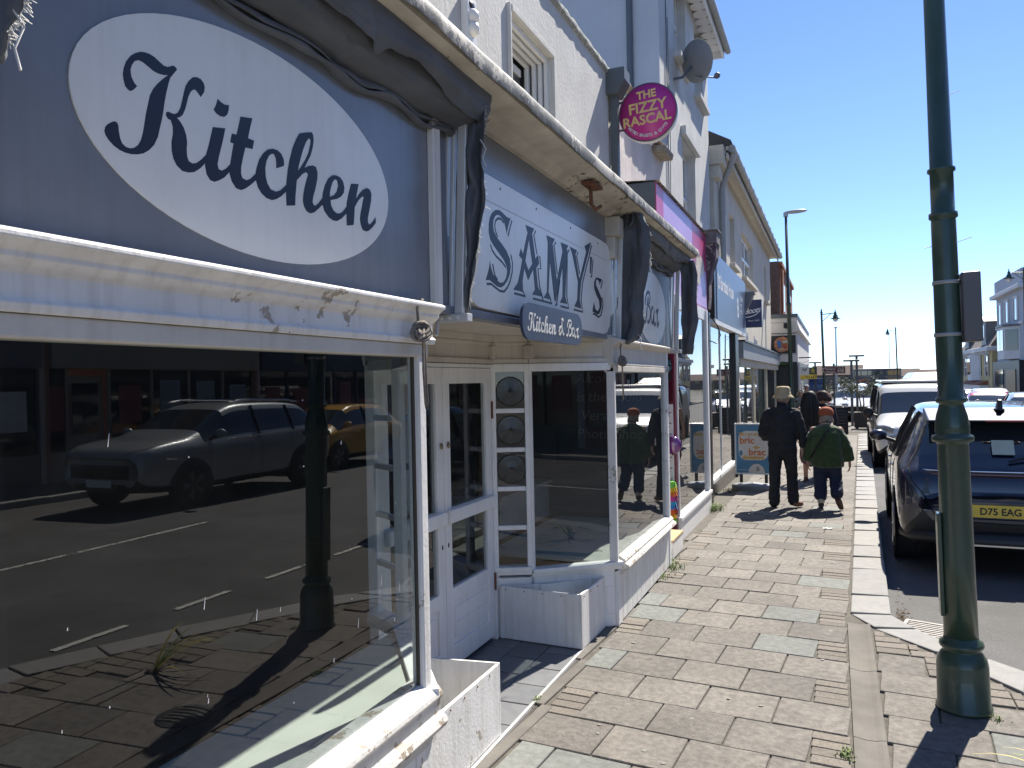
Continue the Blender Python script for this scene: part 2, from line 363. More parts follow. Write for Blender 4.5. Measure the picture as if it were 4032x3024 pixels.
# road markings
rm=ob('road_marking',MB().quad((5.02,-20,-.036),(5.10,-20,-.036),(5.02,8.1,-.036),(4.94,8.1,-.036)),m_line); tag(rm,kind='structure')
for k in range(14):
    y0=2.7+k*1.08; x0=2.2-.035*k
    dz=-.0575+.004; ob('dash',MB().quad((x0,y0,dz-.002+zg(y0)),(x0+.06,y0,dz+zg(y0)),(x0+.05,y0+.62,dz+zg(y0+.62)),(x0-.01,y0+.62,dz-.002+zg(y0+.62))),m_line,rm)
# gully grate in the gutter
gg=thing('drain_grate','cast iron drain grate in the gutter at the kerb corner','drain',(.60,6.31,-.085))
fr_=MB().box(-.19,.19,-.23,-.2,-.02,.014).box(-.19,.19,.2,.23,-.02,.014).box(-.19,-.165,-.2,.2,-.02,.014).box(.165,.19,-.2,.2,-.02,.014); ob('frame',fr_,mat('grate_iron',(.20,.19,.18),.6,metal=.5,var=.2,vs=20),gg)
for k in range(9):
    ob('bar',MB().box(-.162,.162,-.185+k*.043,-.163+k*.043,-.02,.012),MATS['grate_iron'],gg)
ob('sump',MB().box(-.165,.165,-.2,.2,-.03,-.022),mat('black_void',(.01,.01,.01),.9),gg); gg.rotation_euler=(0,.015,-.25)
# small covers and litter set into the pavement
for (x,y,w,d,l) in ((-.98,10.75,.16,.11,'small square water cover behind the man in the bucket hat'),(-.55,11.05,.22,.16,'small pale stopcock cover between the two walkers')):
    c=thing('stopcock_cover',l,'cover',(x,y,zg(y))); ob('frame',MB().box(-w/2,w/2,-d/2,d/2,-.012,.004),m_kerb,c); ob('lid',MB().box(-w/2+.015,w/2-.015,-d/2+.015,d/2-.015,0,.007),m_iron,c)
lt=ob('litter_wrapper',MB().grid(lambda a,b:(-.16+.10*a,9.85+.05*b,.006+zg(9.9)+.012*math.sin(5*a+3*b)**2),6,4),mat('wrapper_foil',(.7,.75,.75),.3)); tag(lt,'small crumpled pale wrapper lying on the slabs by the kerb','litter')
rg=thing('drain_cover','round iron drain cover with curved slots beside the channel','drain',(.33,3.18,.0)); rg.location.z=.001
ob('plate',MB().lathe([(.15,-.01),(.15,.003),(.146,.005),(.001,.005)],n=28),m_iron,rg)
for k in range(6): ob('slot',MB().tube([(-.11+.2*j/8-.0,-.10+k*.038+.02*math.sin(PI*j/8),.006) for j in range(9)],.007,5),m_conc,rg)

# gum spots, grit and leaf litter
r_=random.Random(21); gm=MB()
for k in range(60):
    x=r_.uniform(-1.4,.0); y=3+ r_.random()**1.5*11; q=r_.uniform(.006,.016); X=x; gm.lathe([(q,0),(q*.9,.0005),(.0005,.0006)],(X,y,zg(y)+.0018),8,cap=False)
tag(ob('gum_spots',gm,mat('old_gum',(.21,.20,.18),.9,var=.3,vs=3),pav_o),kind='stuff')
lf=MB()
for k in range(240):
    y=6.5+r_.random()*5 if k%2 else 6.35+r_.random()*.5; x=kin(y)+.33+abs(r_.gauss(0,.05)); q=r_.uniform(.006,.018); a=r_.uniform(0,6.28); z=-.082+zg(y)+r_.uniform(0,.01)
    lf.quad((x+q*math.cos(a),y+q*math.sin(a),z),(x-q*.5*math.sin(a),y+q*.5*math.cos(a),z+q*.4),(x-q*math.cos(a),y-q*math.sin(a),z),(x+q*.5*math.sin(a),y-q*.5*math.cos(a),z+q*.2))
tag(ob('gutter_litter',lf,mat('dry_leaf',(.17,.12,.07),.9,var=.4,vs=40),road_o),kind='stuff')
KIT={'K1':[(1.36,2.528),(1.351,2.535),(1.344,2.546),(1.342,2.561),(1.346,2.574),(1.354,2.586),(1.365,2.593),(1.378,2.593),(1.394,2.588),(1.409,2.583),(1.424,2.582),(1.44,2.584),(1.454,2.589),(1.439,2.575),(1.421,2.556),(1.407,2.538),(1.397,2.519),(1.391,2.496),(1.384,2.47),(1.379,2.444),(1.374,2.421),(1.368,2.402),(1.359,2.387),(1.347,2.377),(1.336,2.373),(1.325,2.373),(1.315,2.378),(1.309,2.389),(1.306,2.404),(1.305,2.417),(1.302,2.423),(1.296,2.425),(1.288,2.421),(1.277,2.413),(1.27,2.405),(1.267,2.394),(1.27,2.385),(1.278,2.376),(1.291,2.367),(1.307,2.361),(1.323,2.359),(1.34,2.36),(1.357,2.364),(1.374,2.371),(1.392,2.384),(1.407,2.401),(1.419,2.424),(1.425,2.446),(1.432,2.47),(1.437,2.491),(1.442,2.518),(1.448,2.543),(1.455,2.567),(1.461,2.584),(1.473,2.6),(1.484,2.614),(1.478,2.619),(1.47,2.619),(1.462,2.614),(1.453,2.609),(1.442,2.608),(1.428,2.613),(1.413,2.619),(1.398,2.621),(1.383,2.619),(1.372,2.616),(1.357,2.607),(1.343,2.595),(1.33,2.577),(1.323,2.559),(1.32,2.543),(1.322,2.53),(1.326,2.517),(1.334,2.511),(1.341,2.51),(1.349,2.516)],
'K2':[(1.445,2.485),(1.446,2.493),(1.453,2.497),(1.462,2.496),(1.473,2.497),(1.483,2.504),(1.492,2.519),(1.499,2.542),(1.504,2.561),(1.511,2.582),(1.522,2.599),(1.536,2.613),(1.549,2.618),(1.563,2.618),(1.573,2.611),(1.577,2.601),(1.574,2.587),(1.562,2.57),(1.555,2.576),(1.546,2.582),(1.538,2.582),(1.528,2.573),(1.519,2.556),(1.513,2.536),(1.507,2.519),(1.499,2.503),(1.489,2.494),(1.48,2.49),(1.491,2.483),(1.502,2.471),(1.509,2.455),(1.512,2.438),(1.51,2.417),(1.511,2.4),(1.516,2.389),(1.528,2.386),(1.541,2.39),(1.559,2.404),(1.576,2.421),(1.573,2.398),(1.555,2.38),(1.534,2.365),(1.515,2.359),(1.494,2.358),(1.476,2.368),(1.466,2.382),(1.461,2.401),(1.461,2.424),(1.466,2.445),(1.466,2.463),(1.46,2.478),(1.452,2.478)],
'i':[(1.603,2.503),(1.649,2.513),(1.638,2.474),(1.623,2.429),(1.617,2.406),(1.621,2.394),(1.633,2.393),(1.649,2.403),(1.664,2.418),(1.661,2.396),(1.641,2.376),(1.622,2.364),(1.605,2.356),(1.589,2.357),(1.577,2.37),(1.572,2.392),(1.576,2.421),(1.586,2.448)],
'dot':[(1.623,2.585),(1.635,2.58),(1.648,2.578),(1.665,2.582),(1.663,2.568),(1.657,2.553),(1.645,2.543),(1.63,2.541),(1.616,2.544),(1.607,2.551),(1.615,2.564)],
't':[(1.709,2.564),(1.757,2.574),(1.746,2.542),(1.737,2.511),(1.762,2.511),(1.755,2.485),(1.726,2.482),(1.716,2.453),(1.707,2.421),(1.706,2.402),(1.712,2.391),(1.728,2.389),(1.744,2.397),(1.766,2.417),(1.766,2.398),(1.743,2.379),(1.722,2.364),(1.705,2.356),(1.686,2.357),(1.67,2.372),(1.662,2.391),(1.661,2.4),(1.665,2.42),(1.672,2.448),(1.68,2.48),(1.667,2.48),(1.674,2.506),(1.692,2.508),(1.7,2.533)],
'c':[(1.766,2.419),(1.772,2.438),(1.783,2.463),(1.8,2.485),(1.821,2.502),(1.842,2.51),(1.862,2.511),(1.879,2.505),(1.89,2.492),(1.892,2.479),(1.89,2.47),(1.856,2.455),(1.857,2.469),(1.855,2.485),(1.848,2.495),(1.838,2.494),(1.825,2.485),(1.813,2.466),(1.807,2.444),(1.808,2.419),(1.815,2.4),(1.829,2.386),(1.852,2.384),(1.873,2.393),(1.9,2.415),(1.899,2.395),(1.875,2.375),(1.853,2.362),(1.834,2.355),(1.811,2.356),(1.79,2.365),(1.775,2.379),(1.767,2.398)],
'h':[(1.968,2.592),(1.999,2.604),(2.031,2.614),(2.038,2.604),(2.039,2.588),(2.033,2.564),(2.021,2.536),(2.002,2.509),(1.989,2.489),(2.009,2.5),(2.031,2.508),(2.048,2.507),(2.056,2.492),(2.054,2.469),(2.042,2.433),(2.03,2.406),(2.027,2.389),(2.033,2.38),(2.044,2.382),(2.06,2.394),(2.08,2.414),(2.079,2.392),(2.057,2.374),(2.035,2.358),(2.015,2.351),(1.997,2.354),(1.985,2.366),(1.979,2.381),(1.982,2.404),(1.991,2.433),(2.002,2.46),(2.008,2.472),(2.004,2.477),(1.995,2.477),(1.978,2.467),(1.95,2.441),(1.947,2.42),(1.942,2.389),(1.94,2.361),(1.9,2.352),(1.899,2.395),(1.902,2.426),(1.909,2.462),(1.918,2.495),(1.934,2.537),(1.951,2.568)],
'h_':[(2.016,2.592),(2,2.574),(1.984,2.545),(1.971,2.514),(1.962,2.491),(1.957,2.471),(1.974,2.49),(1.996,2.518),(2.012,2.544),(2.022,2.572),(2.024,2.587)],
'e':[(2.08,2.414),(2.083,2.431),(2.095,2.459),(2.114,2.486),(2.136,2.501),(2.155,2.506),(2.179,2.505),(2.196,2.494),(2.203,2.475),(2.199,2.457),(2.182,2.44),(2.157,2.427),(2.123,2.416),(2.125,2.4),(2.137,2.385),(2.153,2.379),(2.17,2.38),(2.19,2.39),(2.215,2.413),(2.213,2.39),(2.184,2.367),(2.157,2.353),(2.135,2.351),(2.112,2.357),(2.089,2.373),(2.08,2.393)],
'e_':[(2.152,2.493),(2.137,2.48),(2.126,2.458),(2.12,2.439),(2.119,2.426),(2.143,2.436),(2.16,2.453),(2.168,2.473),(2.164,2.49)],
'n':[(2.244,2.498),(2.289,2.507),(2.277,2.474),(2.27,2.449),(2.291,2.472),(2.315,2.493),(2.34,2.505),(2.36,2.503),(2.369,2.489),(2.366,2.465),(2.354,2.429),(2.343,2.399),(2.342,2.383),(2.349,2.376),(2.361,2.38),(2.375,2.391),(2.393,2.41),(2.394,2.39),(2.369,2.368),(2.346,2.353),(2.329,2.348),(2.31,2.35),(2.299,2.366),(2.294,2.387),(2.302,2.415),(2.314,2.448),(2.321,2.467),(2.318,2.471),(2.306,2.466),(2.284,2.448),(2.262,2.421),(2.259,2.395),(2.253,2.357),(2.214,2.348),(2.213,2.39),(2.216,2.425),(2.228,2.46)]}
SAMY=[[(3.629,2.641),(3.609,2.614),(3.589,2.584),(3.574,2.548),(3.561,2.572),(3.547,2.596),(3.524,2.615),(3.49,2.625),(3.46,2.624),(3.431,2.611),(3.411,2.589),(3.404,2.56),(3.414,2.534),(3.449,2.51),(3.506,2.489),(3.565,2.463),(3.606,2.428),(3.616,2.391),(3.602,2.35),(3.569,2.313),(3.526,2.284),(3.483,2.269),(3.437,2.27),(3.392,2.281),(3.349,2.291),(3.305,2.285),(3.328,2.317),(3.346,2.346),(3.361,2.385),(3.37,2.354),(3.394,2.325),(3.433,2.302),(3.479,2.291),(3.52,2.3),(3.552,2.325),(3.568,2.356),(3.561,2.386),(3.526,2.412),(3.469,2.437),(3.412,2.461),(3.369,2.486),(3.352,2.519),(3.354,2.56),(3.369,2.595),(3.398,2.623),(3.438,2.644),(3.485,2.652),(3.526,2.646),(3.574,2.636),(3.604,2.634)],
[(3.83,2.642),(3.962,2.644),(3.929,2.611),(3.966,2.499),(4.001,2.33),(4.07,2.28),(3.908,2.276),(3.955,2.307),(3.93,2.421),(3.871,2.588)],
[(3.855,2.598),(3.888,2.591),(3.825,2.459),(3.775,2.336),(3.779,2.276),(3.643,2.276),(3.708,2.319),(3.752,2.398),(3.797,2.495)],
[(3.757,2.504),(3.79,2.479),(3.861,2.402),(3.98,2.486),(4.015,2.509),(4.026,2.46),(3.984,2.431),(3.925,2.41),(3.854,2.346),(3.806,2.403),(3.781,2.447),(3.732,2.463)],
[(4.178,2.601),(4.225,2.592),(4.172,2.316),(4.218,2.275),(4.091,2.276),(4.145,2.313)],
[(4.156,2.641),(4.299,2.642),(4.259,2.608),(4.322,2.399),(4.437,2.591),(4.405,2.64),(4.549,2.643),(4.506,2.61),(4.294,2.275),(4.272,2.274),(4.178,2.601)],
[(4.438,2.602),(4.529,2.616),(4.47,2.317),(4.504,2.276),(4.369,2.273),(4.42,2.312)],
[(4.577,2.64),(4.721,2.64),(4.689,2.61),(4.75,2.478),(4.769,2.462),(4.927,2.664),(4.886,2.692),(5.04,2.742),(4.981,2.672),(4.798,2.447),(4.76,2.332),(4.793,2.27),(4.648,2.274),(4.71,2.321),(4.731,2.439),(4.622,2.606)],
[(5.012,2.639),(5.056,2.643),(5.021,2.527),(5,2.527)],
[(5.284,2.519),(5.228,2.475),(5.218,2.494),(5.172,2.506),(5.136,2.492),(5.138,2.459),(5.201,2.426),(5.269,2.379),(5.27,2.325),(5.214,2.271),(5.154,2.258),(5.087,2.268),(5.042,2.271),(5.08,2.336),(5.111,2.293),(5.168,2.281),(5.217,2.314),(5.208,2.36),(5.141,2.394),(5.093,2.435),(5.096,2.481),(5.149,2.516),(5.219,2.518)]]
SAMYL=[[(3.644,2.63),(3.621,2.594),(3.587,2.54)],
[(3.458,2.514),(3.433,2.538),(3.423,2.564),(3.436,2.591),(3.471,2.609),(3.506,2.611),(3.535,2.598)],
[(3.368,2.463),(3.389,2.438),(3.433,2.417),(3.502,2.399),(3.554,2.378)],
[(3.62,2.451),(3.64,2.413),(3.634,2.364),(3.606,2.317),(3.568,2.279),(3.524,2.253),(3.471,2.251),(3.414,2.263),(3.37,2.274),(3.317,2.269)],
[(3.391,2.373),(3.401,2.344),(3.417,2.318),(3.445,2.302)],
[(3.981,2.635),(3.954,2.607),(3.996,2.509)],
[(3.657,2.258),(3.809,2.257),(3.783,2.279)],
[(3.921,2.256),(4.227,2.255),(4.199,2.275)],
[(4.04,2.505),(4.051,2.434),(4.006,2.431),(4.028,2.333),(4.08,2.261)],
[(4.318,2.626),(4.283,2.601),(4.333,2.439)],
[(4.566,2.619),(4.527,2.592),(4.501,2.32),(4.534,2.252),(4.382,2.253)],
[(4.744,2.63),(4.714,2.602),(4.771,2.493)],
[(5.05,2.721),(4.829,2.444),(4.79,2.329),(4.82,2.251),(4.637,2.252)],
[(5.077,2.628),(5.036,2.506),(5.013,2.505)],
[(5.298,2.51),(5.255,2.452)],
[(5.282,2.387),(5.302,2.335),(5.249,2.264),(5.188,2.243),(5.097,2.256),(5.052,2.256)],
[(4.288,2.25),(4.304,2.252),(4.374,2.41)]]
BARG={'B1':[(4.255,2.113),(4.253,2.126),(4.273,2.148),(4.3,2.158),(4.325,2.154),(4.331,2.142),(4.317,2.126),(4.297,2.119),(4.323,2.112),(4.335,2.098),(4.321,2.076),(4.3,2.065),(4.281,2.068)],
'B2':[(4.302,2.142),(4.284,2.116),(4.269,2.084),(4.255,2.067),(4.242,2.062),(4.23,2.072)],
'a':[(4.376,2.113),(4.363,2.116),(4.345,2.103),(4.338,2.082),(4.35,2.065),(4.367,2.07),(4.381,2.09),(4.389,2.111),(4.384,2.084),(4.386,2.065),(4.4,2.061),(4.414,2.073)],
'r1':[(4.42,2.1),(4.43,2.111),(4.441,2.108),(4.462,2.116)],
'r2':[(4.445,2.109),(4.44,2.087),(4.436,2.066),(4.444,2.061),(4.454,2.065),(4.465,2.077)],
'amp':[(4.185,2.146),(4.173,2.157),(4.16,2.149),(4.153,2.128),(4.158,2.108),(4.168,2.079),(4.173,2.065),(4.188,2.075)],
'amp2':[(4.155,2.116),(4.12,2.1),(4.101,2.081),(4.106,2.064),(4.124,2.065),(4.15,2.088),(4.161,2.109)]}
# ================================================================ the corner-entry kitchen and bar
m_white=mat('white_gloss_paint',(.82,.81,.79),.42,var=.06,vs=3,bump=.25,bs=45,chip=.70,chipcol=(.45,.40,.34),streak=.22,dirtcol=(.42,.39,.34))
m_white2=mat('worn_white_paint',(.77,.76,.735),.5,var=.07,vs=4,bump=.5,bs=60,chip=.675,chipcol=(.38,.33,.27),streak=.45,dirt=.3,dirtcol=(.40,.36,.30))
m_sill=mat('weathered_sill_paint',(.60,.585,.55),.55,var=.10,vs=6,bump=.6,bs=50,chip=.60,chipcol=(.30,.25,.19),streak=.3,dirt=.4,dirtcol=(.36,.32,.26))  # weathered paint, base also darkened to keep the sunlit sills from clipping
m_cream=mat('aged_cream_paint',(.60,.56,.49),.6,var=.10,vs=3,bump=.4,bs=40,dirt=.55,streak=.3,dirtcol=(.36,.31,.25))
m_soffit=mat('soffit_paint',(.52,.48,.40),.8,var=.2,vs=5,bump=.6,bs=30,chip=.62,chipcol=(.12,.09,.07),dirt=.7,dirtcol=(.25,.20,.14))
m_slate=mat('slate_blue_paint',(.190,.208,.238),.24,var=.10,vs=3,bump=.12,bs=20,streak=.25,dirtcol=(.13,.13,.13))
m_board=mat('sign_board_cream',(.82,.81,.76),.25,var=.05,vs=2,dirt=.18,streak=.12,dirtcol=(.45,.41,.33))
m_navy=mat('navy_vinyl',(.016,.021,.038),.38,var=.1,vs=5,spec=.4)
m_navyb=mat('navy_board',(.035,.048,.085),.3,var=.12,vs=4,streak=.3,dirtcol=(.10,.11,.13))
m_render=mat('white_render',(.56,.555,.53),.9,var=.10,vs=2.5,bump=1.0,bs=26,dirt=.45,streak=.30,dirtcol=(.40,.38,.34))
m_lead=mat('lead_flashing',(.115,.12,.12),.7,metal=.0,var=.4,vs=9,bump=.9,bs=25,chip=.52,chipcol=(.40,.38,.34))
m_glass=glassmat('shop_glass',1.58,(.78,.84,.85),dirt=.018,bend=.04)
m_glassd=glassmat('door_glass',1.48,(.72,.76,.75),dirt=.02)
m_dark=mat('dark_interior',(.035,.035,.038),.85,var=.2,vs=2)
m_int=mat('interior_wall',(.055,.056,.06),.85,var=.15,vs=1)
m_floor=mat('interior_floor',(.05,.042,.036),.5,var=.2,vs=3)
m_deck=mat('window_deck',(.50,.52,.46),.55,var=.08,vs=4,dirt=.3,dirtcol=(.3,.3,.25))
m_tile=mat('entrance_tile',(.135,.14,.15),.5,var=.12,vs=14,rand=.14,dirt=.4,dirtcol=(.24,.24,.23),bump=.15)
m_wood=mat('brown_wood',(.14,.08,.045),.6,var=.25,vs=8,streak=.4,dirtcol=(.06,.035,.02))
m_alu=mat('awning_alloy',(.62,.62,.61),.38,metal=.35,var=.06,vs=4,streak=.25,dirtcol=(.3,.29,.27))
m_cloth=mat('awning_cloth',(.085,.093,.108),.7,var=.30,vs=3,bump=.35,bs=14,dirt=.3,dirtcol=(.09,.085,.075),sheen=.1)
m_fray=mat('frayed_thread',(.62,.61,.58),.8)
m_rust=mat('rust',(.16,.07,.035),.85,var=.3,vs=30)
m_black=mat('black_paint',(.012,.012,.014),.35,var=.2)
m_pvc=mat('white_plastic',(.72,.72,.70),.35,var=.04)
shop=thing('shop_building','low white shop with slate blue fascia, cream Kitchen and SAMY\'s signs, recessed glazed entrance','shop',(-1.5,4.06,0))
def S(name,mb,M,par=None,bev=0):
    o=ob(name,mb,M,None,bev); p=par or shop
    o.parent=p; o.matrix_parent_inverse=p.matrix_world.inverted() if p!=shop else Matrix.Translation((1.5,-4.06,0)); return o
def SL_(me,name,par=None):
    o=link(name,me); o.parent=par or shop
    if not par: o.matrix_parent_inverse=Matrix.Translation((1.5,-4.06,0))
    return o
# --- plan points
G=-1.5; Lc=(G,2.62); Lk=(-2.0,3.30); Lj=(-2.24,3.44); Rj=(-2.24,4.94); Rk=(-2.0,5.06); Rc=(G,5.47)
# --- interior
S('interior_shell',MB().quad((-1.56,-3,-.01),(-1.56,7.42,-.01),(-6.5,7.42,-.01),(-6.5,-3,-.01)),m_floor)
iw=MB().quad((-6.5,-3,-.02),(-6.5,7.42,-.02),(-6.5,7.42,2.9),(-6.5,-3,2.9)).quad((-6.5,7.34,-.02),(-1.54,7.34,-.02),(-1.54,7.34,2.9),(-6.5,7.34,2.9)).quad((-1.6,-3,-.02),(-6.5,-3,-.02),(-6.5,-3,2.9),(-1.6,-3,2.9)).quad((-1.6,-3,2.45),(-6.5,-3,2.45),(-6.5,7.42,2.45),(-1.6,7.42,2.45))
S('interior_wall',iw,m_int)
S('window_deck',MB().box(-2.0,-1.515,-2.2,2.55,.585,.60).prism([(-2.0,2.55),(-1.515,2.55),(-1.95,3.25),(-2.0,3.25)],.585,.60,'z'),m_deck)
S('window_deck',MB().box(-2.6,-1.515,5.55,7.40,.43,.445),m_deck)
S('partition',MB().box(-4.4,-4.35,-3,2.9,-.02,2.46),m_int)
S('counter',MB().box(-3.2,-2.7,6.1,7.6,.44,.78).box(-3.24,-2.66,6.06,7.64,.78,.81),mat('counter_white',(.42,.42,.41),.5))
S('ceiling_lamp',MB().box(-2.55,-2.45,1.2,2.0,2.36,2.4),m_pvc)
bb=S('blackboard',MB().box(-2.35,-1.66,6.60,6.63,1.05,1.98),mat('chalk_black',(.02,.021,.022),.8,var=.3,vs=4))
m_chalk=mat('chalk',(.11,.105,.10),.9,var=.3,vs=60)
for k,(s,a) in enumerate((('Alcohol',-2.15),('is the liquid',-2.15),('Version of',-2.11),('Photo Shop',-2.15))):
    text(s,.13,m_chalk,None,(a,6.597,1.78-k*.165),'-y','LEFT',.0005,shear=.15).parent=bb
S('easel_leg',MB().tube([(-2.5,3.2+2.0,.0),(-2.6,5.6,2.0)],.03,6),m_wood)
# --- floor of the entrance lobby, tile by tile
fl=S('entrance_floor',MB().prism([(-1.58,2.66),(-1.58,5.47),(-2.26,5.0),(-2.26,3.4)],-.06,-.013,'z'),m_joint)
y=2.62; k=0
while y<5.4:
    x=-1.60; w=.27
    for i in range(3):
        xa=x-.22*(i+1); xb=x-.22*i; yo=.13*(i%2)
        ya,yb=y+yo,y+yo+w
        lim0=2.66+(-1.6-xb)*.9; lim1=5.47-(-1.6-xb)*.75
        ya=max(ya,lim0); yb=min(yb,lim1)
        if yb-ya>.06:
            t=SM.setdefault(('tile',round(yb-ya,3)),slabmesh(.216,yb-ya-.006,'floor_tile',m_tile)); o=link('floor_tile',t,fl,((xa+xb)/2,(ya+yb)/2,rnd.uniform(-.001,.001)))
    y+=w; k+=1
S('threshold_strip',MB().box(-1.600,-1.583,2.9,5.42,-.02,.003),m_alu)
# --- stall risers (tongued boards) and sills
sillp=[(-1.56,.64),(-1.497,.64),(-1.455,.615),(-1.44,.60),(-1.435,.585),(-1.445,.57),(-1.45,.52),(-1.425,.505),(-1.415,.485),(-1.425,.465),(-1.47,.455),(-1.47,.40),(-1.56,.40)]
S('sill',MB().prism(sillp,-2.6,2.665,'y'),m_sill,bev=.004)
sill2=[(-1.56,.50),(-1.495,.50),(-1.46,.475),(-1.45,.46),(-1.455,.445),(-1.43,.435),(-1.42,.415),(-1.43,.40),(-1.475,.39),(-1.475,.36),(-1.56,.36)]
S('sill',MB().prism(sill2,5.56,7.40,'y'),m_sill,bev=.004)
rs=S('stall_riser',MB().box(-1.54,-1.50,-2.6,2.66,0,.42),m_white2)
for k in range(42):
    y0=-2.6+k*.125
    if y0>.9 and y0<2.6: S('board',MB().box(-1.499,-1.483,y0+.003,min(y0+.122,2.66),.01,.418),m_white2,rs,.002)
rs2=S('stall_riser',MB().box(-1.54,-1.505,5.55,7.385,0,.375),m_white2)
for k in range(14):
    y0=5.60+k*.15; S('board',MB().box(-1.504,-1.488,y0+.003,min(y0+.147,7.385),.012,.374),m_white2,rs2,.002) if y0<7.3 else None
# right-hand pier foot and splayed riser behind the planter
S('pier_foot',MB().wallbox(Rc,(-1.50,5.60),.0,.40,.05).hexa([(-1.56,5.43,0),(-1.488,5.49,0),(-1.488,5.598,0),(-1.56,5.598,0)],[(-1.56,5.43,.40),(-1.488,5.49,.40),(-1.488,5.598,.40),(-1.56,5.598,.40)]),m_white2,bev=.003)
for (p,q,n) in ((Rj,Rk,'stall_riser'),(Rk,Rc,'stall_riser'),(Lc,Lk,'stall_riser'),(Lk,Lj,'stall_riser')):
    a=S(n,MB().wallbox(p,q,0,.42,.04,off=.02),m_white)
    P_=Vector(p);Q_=Vector(q); d=(Q_-P_); 
    S('rail',MB().wallbox(P_+d*.02,Q_-d*.02,.30,.42,.022,off=-.003),m_white,a,.003); S('rail',MB().wallbox(P_+d*.02,Q_-d*.02,.01,.10,.022,off=-.003),m_white,a,.003)
    S('stile',MB().wallbox(P_+d*.02,P_+d*.02+d.normalized()*.06,.101,.299,.022,off=-.003),m_white,a,.003); S('stile',MB().wallbox(Q_-d*.02-d.normalized()*.06,Q_-d*.02,.101,.299,.022,off=-.003),m_white,a,.003)
# splayed sills right and left
def splay_sill(a,b,z,tr=.0):
    S('sill',MB().wallbox(a,b,z-.03,z,.10,off=-.045).wallbox(a,b,z-.06,z-.031,.08,off=-.02),m_white,bev=.004)
splay_sill((-2.235,4.95),Rk,.50); splay_sill(Rk,(-1.47,5.50),.48); splay_sill((-1.47,2.60),Lk,.62); splay_sill(Lk,(-2.235,3.43),.62)
# --- frames and glass of the display windows
def post(p,z0,z1,w=.07,d=.07,name='mullion',par=None,M=None): return S(name,MB().box(p[0]-d/2,p[0]+d/2,p[1]-w/2,p[1]+w/2,z0,z1),M or m_white2,par,.006)
w1=S('display_window',MB().quad((G,-2.4,.62),(G,2.585,.62),(G,2.585,1.93),(G,-2.4,1.93)),m_glass)
S('corner_post',MB().box(-1.53,-1.475,2.588,2.645,.60,1.93),m_white2,w1,.008)
S('frame_edge',MB().box(-1.506,-1.494,2.578,2.587,.62,1.92),mat('dark_putty',(.08,.065,.05),.8),w1)
S('frame_head',MB().box(-1.55,-1.47,-2.6,2.66,1.905,1.955),m_cream,w1,.006)
w2=S('display_window',MB().quad((G,5.475,.48),(G,7.30,.48),(G,7.30,1.88),(G,5.475,1.88)),m_glass)
S('corner_post',MB().box(-1.535,-1.475,5.43,5.472,.475,1.90),m_white2,w2,.006)
S('corner_post',MB().box(-1.535,-1.470,7.30,7.35,.475,1.90),m_white2,w2,.006)
S('frame_edge',MB().box(-1.506,-1.494,7.27,7.298,.49,1.875),m_alu,w2)
S('frame_head',MB().box(-1.55,-1.47,5.43,7.40,1.86,1.91),m_cream,w2,.006)
S('side_pier',MB().box(-2.6,-1.48,7.352,7.41,0,2.1),m_white)
def pane(p,q,z0,z1,M=m_glass,name='display_window'): 
    return S(name,MB().quad((*p,z0),(*q,z0),(*q,z1),(*p,z1)),M)
# right splay: strip of five small panes, then a tall pane
sw=pane(Rj,Rk,.5,1.88,m_glassd,'small_pane_window')
d=(Vector(Rk)-Vector(Rj)); dn=d.normalized()
S('stile',MB().wallbox(Vector(Rj)-dn*.01,Vector(Rj)+dn*.035,.47,1.93,.05,off=-.025),m_white,sw,.004); S('stile',MB().wallbox(Vector(Rk)-dn*.03,Vector(Rk)+dn*.015,.47,1.93,.05,off=-.025),m_white,sw,.004)
zs=[.5,.775,1.05,1.325,1.60,1.875]
for z in zs[1:-1]: S('glazing_bar',MB().wallbox(Vector(Rj)+dn*.036,Vector(Rk)-dn*.031,z-.016,z+.016,.034,off=-.017),m_white,sw,.004)
m_bull=mat('bullseye_glass',(.045,.045,.042),.22,var=.5,vs=14,spec=.4)
nrm=Vector((dn.y,-dn.x,0))
for z in (1.737,1.462,1.187):
    mid=Vector(Rj)+d*.52; prof=[(.001,.009),(.010,.007),(.016,.002),(.026,.005),(.034,.0015),(.046,.004),(.056,.001),(.070,.003),(.082,.001),(.096,.002),(.105,.0005)]
    o=S('bullseye',MB().lathe(prof,n=24),m_bull,sw); q=Vector((0,0,1)).rotation_difference(nrm); o.matrix_world=Matrix.Translation((mid.x+nrm.x*.004,mid.y+nrm.y*.004,z))@q.to_matrix().to_4x4()
bw=pane(Rk,(G-.03,5.445),.49,1.88,m_glassd); S('frame_head',MB().wallbox(Rj,Rk,1.875,1.93,.06,off=-.03).wallbox(Rk,Rc,1.875,1.93,.06,off=-.03),m_white,bw,.004)
post(Rk,.47,1.93,.045,.045,par=bw)
# left splay seen through the big window
lw_=pane(Lc,Lk,.62,1.9,m_glassd); post(Lk,.6,1.93,.05,.05,par=lw_,M=m_white)
ls=pane(Lk,Lj,.62,1.9,m_glassd,'small_pane_window')
d2=Vector(Lj)-Vector(Lk)
for z in (.88,1.13,1.38,1.63): S('glazing_bar',MB().wallbox(Vector(Lk)+d2*.1,Vector(Lj)-d2*.1,z-.014,z+.014,.03,off=-.015),m_white,ls,.003)
S('frame_head',MB().wallbox(Lc,Lk,1.875,1.93,.06,off=-.03).wallbox(Lk,Lj,1.875,1.93,.06,off=-.03),m_white,ls,.004)
post(Lj,0,1.93,.06,.06,'jamb',M=m_white); post(Rj,0,1.93,.06,.06,'jamb',M=m_white)
